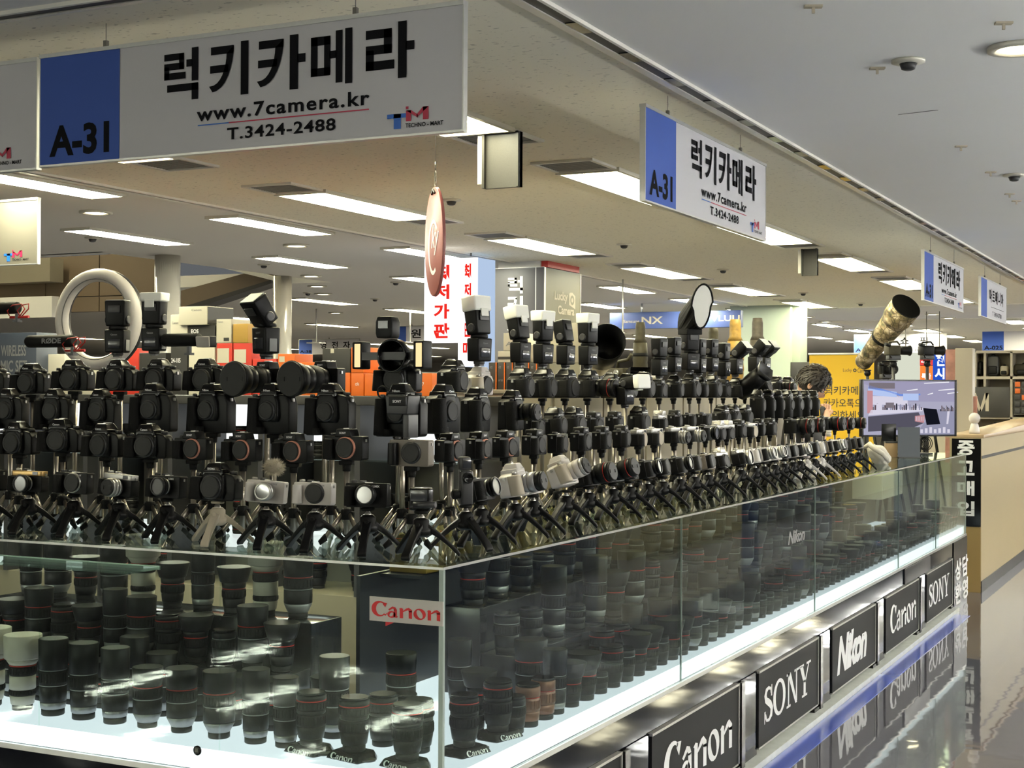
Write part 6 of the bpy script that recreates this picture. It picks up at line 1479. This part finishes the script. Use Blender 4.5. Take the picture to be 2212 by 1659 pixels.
def rig(px, py, D, label, m, long_):
    q = at_d(px, py, D); z = q.z
    tall_tripod(q, z - .116, 'tall tripod under the ' + label[:40].split(',')[0])
    o = empty('video_rig', tuple(q), label, 'camera', 'video rigs at the counter end', rz=YAW + .2)
    single('body', MB().box(-.07, .06, -.05, .08, -.05, .05, 0, .012), m, parent=o); single('lens', MB().lathe([(.035, 0), (.045, .03), (.045, .09), (.055, .12), (.05, .125), (.03, .10), (.001, .09)], 22, mtx=T(.06, 0, .0) @ RYm(pi / 2) if long_ else T(.0, -.05, 0) @ FRONT), 'black', parent=o)
    single('top_handle', MB().tube([(-.06, 0, .05), (-.05, 0, .085), (.04, 0, .09), (.07, 0, .055)], .010, 8), m, parent=o); single('viewfinder', MB().tube([(-.06, -.04, .05), (-.12, -.06, .06)], .018, 10), 'black', parent=o)
    o.scale = (.82, .82, .82); single('base_plate', MB().box(-.06, .07, -.03, .05, -.098, -.05, 0, .006), 'dark', parent=o); single('pan_bar', MB().tube([(0, .03, -.085), (-.12, -.16, -.05)], .008, 8), 'black', parent=o); return o
rig(1930, 757, 12.2, 'olive grey video camera rig next to the camouflage lens, small white tag', 'olive', True)
rig(2003, 757, 12.6, 'black video camera rig pointing across, before the lit red and blue sign', 'black', True)
rig(1915, 798, 12.95, 'lower dark camera rig just above the television edge', 'black', False)

# person behind the aisle counter, head bent to the side
exec_person = True
# ---------------------------------------------------------------- person behind the counter, head bowed, one hand at the chin
M['skin'] = mat('skin', (0.62, 0.36, 0.24), 0.5, noise=.06, nscale=30)
M['hair'] = mat('black_hair', (0.018, 0.013, 0.010), 0.55, noise=.3, nscale=60)
M['shirt'] = mat('dark_shirt', (0.03, 0.03, 0.035), 0.8, bump=.2, bscale=300)
M['trouser'] = mat('dark_trousers', (0.03, 0.032, 0.045), 0.8)
M['spec'] = mat('spectacle_frame', (0.03, 0.022, 0.018), 0.3, .3)
hc = at_x(1755, 832, -2.70)                      # middle of the head
pe = empty('person', (hc.x, hc.y, 0), 'person with black hair and round glasses, head bowed over the camera rows, hand at chin', 'person', rz=0)
# +x of the figure faces the aisle end; local frame: forward = fwd
fa_ = YAW - radians(12)                          # turn: forward points along image right
LM = RZ(fa_)
Hz = hc.z
def pl_(x, y, z): return LM @ Vector((x, y, z))
# body by skinned skeleton: x forward, y to the figure's own far side
J = {'pel': ((-.14, 0, .98), .13, .11), 'spine': ((-.13, 0, 1.15), .125, .10), 'chest': ((-.09, 0, 1.36), .15, .105), 'neck0': ((-.05, 0, 1.50), .065, .06), 'neck1': ((-.015, 0, Hz - .12), .055, .052), 'head': ((.0, 0, Hz - .02), .07, .07),
     'shl': ((-.09, .17, 1.46), .062, .062), 'ell': ((-.02, .23, 1.20), .045, .045), 'wrl': ((.16, .20, 1.22), .03, .028), 'shr': ((-.09, -.17, 1.46), .062, .062), 'elr': ((.05, -.19, 1.24), .045, .045), 'wrr': ((.10, -.08, Hz - .255), .028, .026), 'par': ((.092, -.05, Hz - .20), .030, .022),
     'hil': ((-.14, .09, .92), .09, .09), 'knl': ((-.11, .10, .50), .06, .06), 'anl': ((-.14, .10, .09), .042, .042), 'fol': ((-.03, .11, .03), .04, .03), 'hir': ((-.14, -.09, .92), .09, .09), 'knr': ((-.11, -.10, .50), .06, .06), 'anr': ((-.14, -.10, .09), .042, .042), 'for': ((-.03, -.11, .03), .04, .03), 'pal': ((.22, .17, 1.23), .03, .02)}
E_ = [('pel', 'spine'), ('spine', 'chest'), ('chest', 'neck0'), ('neck0', 'neck1'), ('neck1', 'head'), ('chest', 'shl'), ('shl', 'ell'), ('ell', 'wrl'), ('wrl', 'pal'), ('chest', 'shr'), ('shr', 'elr'), ('elr', 'wrr'), ('wrr', 'par'), ('pel', 'hil'), ('hil', 'knl'), ('knl', 'anl'), ('anl', 'fol'), ('pel', 'hir'), ('hir', 'knr'), ('knr', 'anr'), ('anr', 'for')]
# fingers: curled at the chin, unequal lengths, thumb from the palm's side
for hand, (px_, py_, pz_), dirv, side in (('r', (.092, -.05, Hz - .20), Vector((.1, .35, .9)), Vector((.9, .3, -.1))), ('l', (.22, .17, 1.23), Vector((.9, -.2, -.2)), Vector((0.1, 1, 0)))):
    base = Vector((px_, py_, pz_)); d = dirv.normalized(); s_ = (side - d * side.dot(d)).normalized(); up = d.cross(s_)
    for i, ln in enumerate((.074, .082, .077, .060)):
        o0 = base + d * .030 + s_ * (.030 - .019 * i); k0 = o0 + d * ln * .45; k1 = k0 + (d * .35 + up * .9).normalized() * ln * .33; k2 = k1 + (d * -.4 + up * .8).normalized() * ln * .25
        for n_, p, r in (('f%s%da' % (hand, i), o0, .0095), ('f%s%db' % (hand, i), k0, .0088), ('f%s%dc' % (hand, i), k1, .008), ('f%s%dd' % (hand, i), k2, .007)): J[n_] = (tuple(p), r, r)
        E_ += [('pa' + hand, 'f%s%da' % (hand, i)), ('f%s%da' % (hand, i), 'f%s%db' % (hand, i)), ('f%s%db' % (hand, i), 'f%s%dc' % (hand, i)), ('f%s%dc' % (hand, i), 'f%s%dd' % (hand, i))]
    t0 = base + s_ * .032 + d * .0; t1 = t0 + (s_ * .6 + d * .7 + up * .3).normalized() * .034; t2 = t1 + (d * .8 + up * .5).normalized() * .026
    for n_, p, r in (('t%sa' % hand, t0, .011), ('t%sb' % hand, t1, .010), ('t%sc' % hand, t2, .008)): J[n_] = (tuple(p), r, r)
    E_ += [('pa' + hand, 't%sa' % hand), ('t%sa' % hand, 't%sb' % hand), ('t%sb' % hand, 't%sc' % hand)]
names = list(J); me = bpy.data.meshes.new('body_skeleton')
me.from_pydata([tuple(pl_(*J[n][0])) for n in names], [(names.index(a), names.index(b)) for a, b in E_], [])
tmp = bpy.data.objects.new('body_skeleton', me); COL.objects.link(tmp)
md = tmp.modifiers.new('skin', 'SKIN'); md.use_smooth_shade = True
for i, n in enumerate(names):
    sv = me.skin_vertices[0].data[i]; sv.radius = (J[n][1], J[n][2]); sv.use_root = (n == 'pel')
sb_ = tmp.modifiers.new('sub', 'SUBSURF'); sb_.levels = sb_.render_levels = 2
dg = bpy.context.evaluated_depsgraph_get(); bme = bpy.data.meshes.new_from_object(tmp.evaluated_get(dg)); bpy.data.objects.remove(tmp)
# head: shaped sphere turned along the bowed gaze
HB = LM @ T(0, 0, Hz) @ RYm(.62)                  # pitch down toward +x
bm = bmesh.new(); bm.from_mesh(bme)
for f in bm.faces: f.smooth = True
hb_ = bmesh.new(); bmesh.ops.create_uvsphere(hb_, u_segments=40, v_segments=28, radius=1)
def sst(a, b, x):
    t = max(0, min(1, (x - a) / (b - a))); return t * t * (3 - 2 * t)
for v in hb_.verts:
    x, y, z = v.co
    X_, Y_, Z_ = x * .098, y * .077 * (1 - .22 * sst(.0, -1, z)), z * .118
    fr_ = sst(.2, 1, x)
    X_ -= .010 * fr_ * sst(.25, -.05, abs(z - .02) * 4) * sst(.06, .3, abs(y))            # eye hollows
    X_ += .026 * sst(.80, 1.0, x) * sst(.42, .0, abs(z + .18) * 1.6) * sst(.20, 0, abs(y))   # nose
    X_ += .007 * fr_ * sst(.16, 0, abs(z + .52)) * sst(.35, 0, abs(y))                   # lips
    X_ += .010 * fr_ * sst(.2, 0, abs(z + .80)) * sst(.5, 0, abs(y))                     # chin
    Z_ -= .012 * sst(.3, 1, x) * sst(-.4, -1, z)
    v.co = (X_, Y_, Z_)
for sy in (-1, 1):                                    # ears
    e = bmesh.ops.create_uvsphere(hb_, u_segments=14, v_segments=10, radius=1)
    for v in e['verts']:
        x, y, z = v.co; rr_ = 1 - .35 * (abs(y) < .5) * (x * x + z * z < .3)
        v.co = Vector((x * .018 - .012 - z * .004, y * .008 * rr_ + sy * (.077 + .004), z * .031 - .008))
for f in hb_.faces: f.smooth = True
hb_.transform(HB); tmpm = bpy.data.meshes.new('h'); hb_.to_mesh(tmpm); bm.from_mesh(tmpm); hb_.free()
bm.to_mesh(bme); bm.free(); bme.name = 'person_body'; bme.materials.clear(); bme.materials.append(M['skin'])
bo = link('body', bme, pe)
# shirt and trousers: offset shells of the same body
def shell(name, test, off, m):
    b2 = bmesh.new(); b2.from_mesh(bme); b2.normal_update()
    bmesh.ops.delete(b2, geom=[f for f in b2.faces if not all(test(LM.inverted() @ v.co) for v in f.verts)], context='FACES')
    b2.normal_update()
    for v in b2.verts: v.co += v.normal * off
    m2 = bpy.data.meshes.new(name); b2.to_mesh(m2); b2.free(); m2.materials.clear(); m2.materials.append(M[m])
    o = link(name, m2, pe); return o
def in_shirt(c): return (.90 < c.z < 1.53 and not (c.x > .09)) and not (c.z > 1.5 and abs(c.y) < .05 and c.x > .02)
shell('shirt', in_shirt, .014, 'shirt'); shell('trousers', lambda c: .07 < c.z < .97 and c.x < .1, .012, 'trouser')
sh = MB()
for sy in (-1, 1): sh.solid([tuple(pl_(*p)) for p in ((-.20, sy * .1 - .045, 0), (.05, sy * .11 - .05, 0), (.05, sy * .11 + .05, 0), (-.20, sy * .1 + .045, 0), (-.20, sy * .1 - .035, .09), (.0, sy * .11 - .04, .055), (.0, sy * .11 + .04, .055), (-.20, sy * .1 + .035, .09))], [(3, 2, 1, 0), (4, 5, 6, 7), (0, 1, 5, 4), (1, 2, 6, 5), (2, 3, 7, 6), (3, 0, 4, 7)], 0, .012)
single('shoes_pair_shell', sh, 'black', parent=pe).name = 'footwear'
# hair: cap shell with tufts
mb = MB(); r4 = random.Random(11)
vs, fs, N, Mv = [], [], 40, 22
def hair_ok(d): return d.z > .02 + .50 * max(0, d.x) - .50 * max(0, -d.x)
for j in range(Mv + 1):
    th = pi * .74 * j / Mv
    for i in range(N):
        ph = 2 * pi * i / N; d = Vector((sin(th) * cos(ph), sin(th) * sin(ph), cos(th)))
        n_ = mnoise.noise(d * 3.0) * .05 + mnoise.noise(d * 9) * .035
        lim = 1.0 if hair_ok(d) else .82
        vs.append((d.x * .122 * (1 + n_) * lim - .006, d.y * .104 * (1 + n_) * lim, d.z * .142 * (1 + n_) * lim + .012))
for j in range(Mv):
    for i in range(N): fs.append((j * N + i, (j + 1) * N + i, (j + 1) * N + (i + 1) % N, j * N + (i + 1) % N))
mb.add(vs, fs, 0, True, HB)
for i in range(900):
    d = Vector((r4.gauss(0, 1), r4.gauss(0, 1), r4.gauss(.5, .8))).normalized()
    if not hair_ok(d): continue
    p = Vector((d.x * .116 - .006, d.y * .099, d.z * .135 + .012)); t_ = Vector((-d.z * .4 - .2, r4.uniform(-.6, .6), -.75)) ; t_ = (t_ - d * t_.dot(d)).normalized()
    L = r4.uniform(.03, .06); e = t_.cross(d).normalized() * r4.uniform(.004, .007)
    q0, q1, q2 = p + d * .004, p + t_ * L * .5 + d * .014, p + t_ * L + d * r4.uniform(.002, .016)
    mb.add([tuple(q0 - e), tuple(q0 + e), tuple(q1 + e * .7), tuple(q1 - e * .7), tuple(q2)], [(0, 1, 2, 3), (3, 2, 4)], 0, True, HB)
single('hair', mb, 'hair', parent=pe)
gl = MB()
for sy in (-1, 1):
    gl.tube([HB @ Vector((.112 - .002 * abs(cos(t * pi / 10)), sy * .034 + .023 * cos(t * pi / 10), .004 + .021 * sin(t * pi / 10))) for t in range(20)], .0022, 6, closed=True)
    gl.tube([HB @ Vector((.108, sy * .058, .008)), HB @ Vector((.04, sy * .082, .010)), HB @ Vector((-.02, sy * .088, .008)), HB @ Vector((-.032, sy * .086, -.01))], .002, 6)
gl.tube([HB @ Vector((.113, -.011, .010)), HB @ Vector((.117, 0, .013)), HB @ Vector((.113, .011, .010))], .002, 6)
single('glasses', gl, 'spec', parent=pe)
ey = MB()
for sy in (-1, 1): ey.sphere((.081, sy * .033, .004), .0125, 0, 14, 10, HB)
single('eyes_pair', ey, 'white', parent=pe).name = 'eye'

# ================================================================ far end: beige counter, sign stand, bag shelves
M['beige'] = mat('beige_laminate', (0.40, 0.325, 0.19), 0.4, noise=.04, nscale=2)
M['beigetop'] = mat('pale_wood_top', (0.42, 0.30, 0.17), 0.35, noise=.1, nscale=8)
M['tan'] = mat('tan_panel', (0.30, 0.20, 0.07), 0.5, noise=.06, nscale=3)
bx, by = -1.806, 12.343
o = empty('beige_counter', (bx - .4, by + 2.5, 0), 'beige service counter with a dark stripe beyond the glass counter', 'counter')
P(o, 'front', MB().box(bx - .25, bx, by, by + 7.1, .0, 1.255), 'beige'); P(o, 'skirting', MB().box(bx - .02, bx + .006, by, by + 7.1, 0, .09), 'dark')
P(o, 'stripe', MB().box(bx, bx + .003, by + .02, by + 7.1, 1.085, 1.11), 'dark', 'dark grey stripe')
tp = [(by, 1.255), (by + 7.1, 1.255), (by + 7.1, 1.36), (by + 4.2, 1.35), (by + 2.2, 1.315), (by + .8, 1.288), (by, 1.283)]
P(o, 'top_board', MB().prism(tp, bx - .28, bx + .02, 'x', 0, .004), 'beigetop', 'pale wooden top')
o = empty('buying_sign', (bx - .1, by - .02, 0), 'black vertical sign with four white syllables on the end of the beige counter', 'sign')
P(o, 'panel', MB().box(bx - .23, bx - .002, by - .02, by - .004, .535, 1.25), 'blackgloss'); mb = MB()
for i, ch in enumerate('중고매입'): put_text(mb, ch, (bx - .185, bx - .05, 1.115 - i * .165, 1.235 - i * .165), faceY(0, by - .0215, 0), 0, .035)
P(o, 'lettering', mb, 'ink')
P(o, 'lower_panel', MB().box(bx - .23, bx - .002, by - .018, by - .004, 0.0, .53), 'tan', 'tan lower panel')
q = at_y(2105, 945, 12.6); o = empty('white_figurine', (q.x, 12.6, 1.287), 'plain white round headed figurine on the beige counter', 'figurine')
r_ = .045; single('head', MB().sphere((0, 0, .125), r_ * 1.05), 'white', parent=o); single('bust', MB().lathe([(r_ * .95, 0), (r_ * 1.0, .02), (r_ * .7, .07), (r_ * .55, .085)], 20), 'white', parent=o)
y = 13.9; a, b = at_y(2041, 940, y), at_y(2101, 752, y)
o = empty('poster_stand', ((a.x + b.x) / 2, y, 0), 'tall cream advertising stand with a rosy leafy poster edge, behind the television', 'sign stand')
M['poster'] = mat('rosy_leaf_poster', (0.45, 0.22, 0.17), 0.5, noise=.6, nscale=9)
m_ = at_y(2063, 800, y).x
P(o, 'cream_panel', MB().box(m_, b.x, y, y + .16, .98, b.z, bev=.004), 'cream'); P(o, 'poster_edge', MB().box(a.x, m_ - .001, y + .02, y + .14, .98, b.z - .01), 'poster', 'rosy poster with green leaves')
P(o, 'post', MB().box(m_, at_y(2098, 900, y).x, y + .02, y + .14, 0, .98, bev=.003), 'creamcab'); P(o, 'notice_strip', MB().box(at_y(2098, 900, y).x, at_y(2109, 900, y).x, y + .05, y + .06, at_y(2100, 905, y).z, at_y(2100, 856, y).z), 'poster')
# lit signs seen above the television
y = 19.5
M['litnavy'] = emat('lit_blue_sign', (0.02, 0.09, 0.55), .16); M['litcrimson'] = emat('lit_red_sign', (0.85, 0.07, 0.06), .16); M['litorange'] = emat('lit_orange_sign', (1.0, 0.22, 0.04), .19); M['litink'] = emat('lit_white_letter', (1, 1, 1), .19); M['litpale'] = emat('lit_pale_panel', (.85, .88, .72), .13)
def lit(px0, px1, py0, py1, m, lb, text=None, yy=y):
    a, b = at_y(px0, py1, yy), at_y(px1, py0, yy)
    o = empty('lit_board', ((a.x + b.x) / 2, yy, a.z), lb, 'sign', 'lit boards behind the television')
    P(o, 'face', MB().box(a.x, b.x, yy, yy + .05, a.z, b.z), m); P(o, 'hanger', MB().tube([((a.x + b.x) / 2, yy + .025, b.z), ((a.x + b.x) / 2, yy + .025, CZ)], .006, 6), 'wire')
    if text:
        mb = MB()
        for t, u0, u1, v0, v1 in text: put_text(mb, t, (a.x + u0 * (b.x - a.x), a.x + u1 * (b.x - a.x), a.z + v0 * (b.z - a.z), a.z + v1 * (b.z - a.z)), faceY(0, yy - .004, 0), 0, .04)
        P(o, 'lettering', mb, 'litink')
lit(2015, 2042, 762, 822, 'litnavy', 'blue lit board with white syllables above the television', [('전', .2, .95, .52, .98), ('시', .15, .95, .05, .46)])
lit(1987, 2014, 762, 789, 'litcrimson', 'red lit board beside the blue lit board', [('SALE', .1, .8, .2, .35)])
lit(1987, 2014, 790, 822, 'litorange', 'orange lit board under the red one', [('특가', .15, .9, .1, .5)], yy=19.62)
lit(1925, 1986, 762, 835, 'litpale', 'pale lit panel behind the video rigs')
# bag shop shelves
y = 19.7
sh_ = empty('shelf_unit', (at_y(2150, 900, y).x, y, 0), 'cream shelf unit with bags and a dark letter board beyond the beige counter', 'shelf')
xl, xr = at_y(2108, 850, y).x, at_y(2330, 850, y).x
Z_ = lambda py: at_y(2150, py, y).z
P(sh_, 'back', MB().box(xl, xr, y + .40, y + .43, 0, Z_(757)), 'creamcab')
for (z0, z1) in ((Z_(763), Z_(757)), (Z_(819), Z_(813)), (Z_(905), Z_(901))): P(sh_, 'shelf', MB().box(xl, xr, y, y + .4, z0, z1), 'cream')
for px in (2104, 2124, 2182, 2262): P(sh_, 'upright', MB().box(at_y(px, 850, y).x, at_y(px + 5, 850, y).x, y + (0 if px != 2124 else .02), y + .4, 0 if px != 2124 else Z_(835), Z_(760)), 'cream')
a, b = at_y(2101, 901, y - .03), at_y(2181, 836, y - .03)
o = empty('letter_board', ((a.x + b.x) / 2, y - .03, a.z), 'dark board with one big cream letter on the shelf unit', 'sign')
P(o, 'board', MB().box(a.x, b.x, y - .03, y - .004, a.z, b.z, bev=.003), 'blackbox'); mb = MB(); W = b.x - a.x; H_ = b.z - a.z
put_polys(mb, [[(0, 0), (.2, 0), (.2, 1), (0, 1)], [(.8, 0), (1, 0), (1, 1), (.8, 1)], [(0, 1), (.24, 1), (.56, 0), (.42, 0)], [(.76, 1), (1, 1), (.58, 0), (.44, 0)]], (a.x - .02 * W, a.x + .44 * W, a.z + .2 * H_, a.z + .8 * H_), faceY(0, y - .0315, 0)); P(o, 'lettering', mb, 'cream')
def bag(px0, px1, py0, py1, m, lb, yy=y + .1):
    py1 -= 2; a, b = at_y(px0, py1, yy), at_y(px1, py0, yy); w = b.x - a.x; h = b.z - a.z
    o = empty('camera_bag', ((a.x + b.x) / 2, yy, a.z), lb, 'bag', 'bags on the far shelves')
    single('body', MB().prism(rrect(w, h, min(w, h) * .3, 5, 0, h / 2), 0, .16, 'y', 0, .02), m, parent=o)
    single('pocket', MB().prism(rrect(w * .7, h * .4, min(w, h) * .12, 4, 0, h * .28), -.03, .01, 'y', 0, .01), 'black', parent=o)
    single('handle', MB().tube([(-w * .15, .06, h * .97), (-w * .1, .06, h * 1.05), (w * .1, .06, h * 1.05), (w * .15, .06, h * .97)], .01, 8), 'black', parent=o)
bag(2131, 2158, 768, 813, 'dark', 'grey backpack standing on the upper shelf'); bag(2160, 2177, 790, 813, 'cream', 'small pale bag next to the grey backpack'); bag(2189, 2240, 786, 813, 'olive', 'wide olive bag at the picture edge')
bag(2112, 2121, 782, 813, 'black', 'black bag half hidden by the cream stand'); bag(2138, 2160, 915, 932, 'blackbox', 'black bag on the low shelf under the letter board', y + .12)
o = empty('accessory_panel', (at_y(2200, 860, y).x, y, Z_(900)), 'dark pegboard of small packets with orange tags at the picture edge', 'display panel')
a, b = at_y(2189, 896, y + .02), at_y(2258, 827, y + .02)
P(o, 'panel', MB().box(a.x, b.x, y + .02, y + .05, a.z, b.z), 'blackbox'); k_ = 0
for j in range(5):
    for i in range(5):
        u = a.x + .02 + i * .085; v = a.z + .02 + j * .085
        P(o, 'packet', MB().box(u, u + .065, y, y + .02, v, v + .065, bev=.004), 'orangebox' if (i, j) in ((0, 3), (1, 2), (2, 1), (0, 4), (3, 3)) else 'dark', 'orange tagged packet' if (i, j) in ((0, 3), (1, 2), (2, 1), (0, 4), (3, 3)) else None)
# things under the far end of the counter, seen through the panes
def store(px0, px1, py0, py1, m, lb, x=X0 - DP + .25, d=.3):
    a, b = at_x(px0, py1, x), at_x(px1, py0, x)
    o = empty('storage_item', (x, (a.y + b.y) / 2, max(a.z, .59)), lb, 'box', 'stored things inside the far counter end')
    P(o, 'carton', MB().box(x - d, x, a.y, b.y, max(a.z, .59), b.z, bev=.006), m); P(o, 'label_patch', MB().box(x, x + .002, a.y + .05, a.y + .2, a.z + .04, a.z + .09), 'cream'); return o
store(1905, 1950, 1018, 1080, 'whitebox', 'white storage box under the counter top before the sack', x=-2.30, d=.22)


# ================================================================ the other side of the aisle and the facing block (seen as reflections)
M['navy'] = mat('navy_panel', (0.03, 0.04, 0.09), 0.3)
for i in range(10):
    y = -4.5 + i * 4.4
    o = empty('facing_counter', (1.9, y + 1.9, 0), 'glass counter across the aisle, %s from the back' % nth(i), 'glass counter', 'counters across the aisle')
    P(o, 'base', MB().box(1.5, 2.1, y, y + 3.7, 0, .6), 'navy' if i % 2 else 'creamcab'); P(o, 'lit_shelf', MB().box(1.52, 2.08, y + .02, y + 3.68, .6, .64), 'woodin'); P(o, 'top', MB().box(1.5, 2.1, y, y + 3.7, 1.0, 1.02), 'glassedge'); P(o, 'rear', MB().box(2.08, 2.1, y, y + 3.7, .64, 1.0), 'woodin')
    o = empty('wall_shelf', (4.2, y + 1.9, 0), 'stocked wall shelf across the aisle, %s from the back' % nth(i), 'shelf', 'wall shelves across the aisle')
    P(o, 'carcass', MB().box(4.0, 4.4, y, y + 3.7, 0, 2.2), 'navy'); 
    for j in range(4): P(o, 'shelf', MB().box(3.98, 4.0, y + .05, y + 3.65, .4 + j * .5, .43 + j * .5), 'cream')
    if i in (6, 7, 8, 9):
        o = empty('lit_board', (3.95, y + 1, 1.5), 'lit shop board across the aisle, %s' % ('white', 'orange', 'pale blue', 'deep blue')[i - 6], 'sign', 'lit boards across the aisle')
        P(o, 'face', MB().box(3.9, 3.979, y + .6, y + 1.5, 1.3, 2.0), ('litpale', 'litorange', 'litblue', 'litnavy')[i - 6])
for i in range(3):
    x = -7.5 + i * 2.6
    o = empty('facing_counter', (x + 1, -4.6, 0), 'counter of the facing block, %s in line' % nth(i), 'glass counter', 'counters of the facing block')
    P(o, 'base', MB().box(x, x + 2.1, -5.0, -4.4, 0, .6), 'navy'); P(o, 'lit_shelf', MB().box(x + .02, x + 2.08, -4.98, -4.42, .6, .62), 'cream'); P(o, 'rear', MB().box(x, x + 2.1, -5.0, -4.98, .62, 1.0), 'woodin')
# far shops: rows of counters and partitions beyond, closing the view between the camera tops and the ceiling
far_i = 0
for (x, y, w, h, m) in ((-12.5, 24.5, 3.4, 1.9, 'creamcab'), (-16.8, 27, 3.6, 2.0, 'navy'), (-20.5, 29, 3.0, 1.9, 'creamcab'), (-9.0, 27, 3.0, 1.8, 'wall'), (-5.2, 28, 3.0, 2.0, 'creamcab'), (-24.5, 26, 3.2, 2.1, 'wall'), (-15, 19.5, 3.2, 1.75, 'wall'), (-11.2, 19, 2.4, 1.7, 'creamcab'), (-2.0, 30, 3.5, 2.1, 'creamcab')):
    o = empty('shop_partition', (x + w / 2, y, 0), 'far shop partition, %s one, deep in the hall between counters and lights' % nth(far_i), 'partition', 'far shop partitions')
    P(o, 'board', MB().box(x, x + w, y, y + .1, 0, h), m); P(o, 'cap_rail', MB().box(x - .01, x + w + .01, y - .02, y + .12, h, h + .05), 'trimlite')
    for j in range(int(w / .8)): P(o, 'poster', MB().box(x + .1 + j * .8, x + .7 + j * .8, y - .01, y, h - .55, h - .1), ('whitebox', 'fasciab', 'redbox', 'cream')[(j + far_i) % 4])
    far_i += 1
bpy.context.view_layer.update()
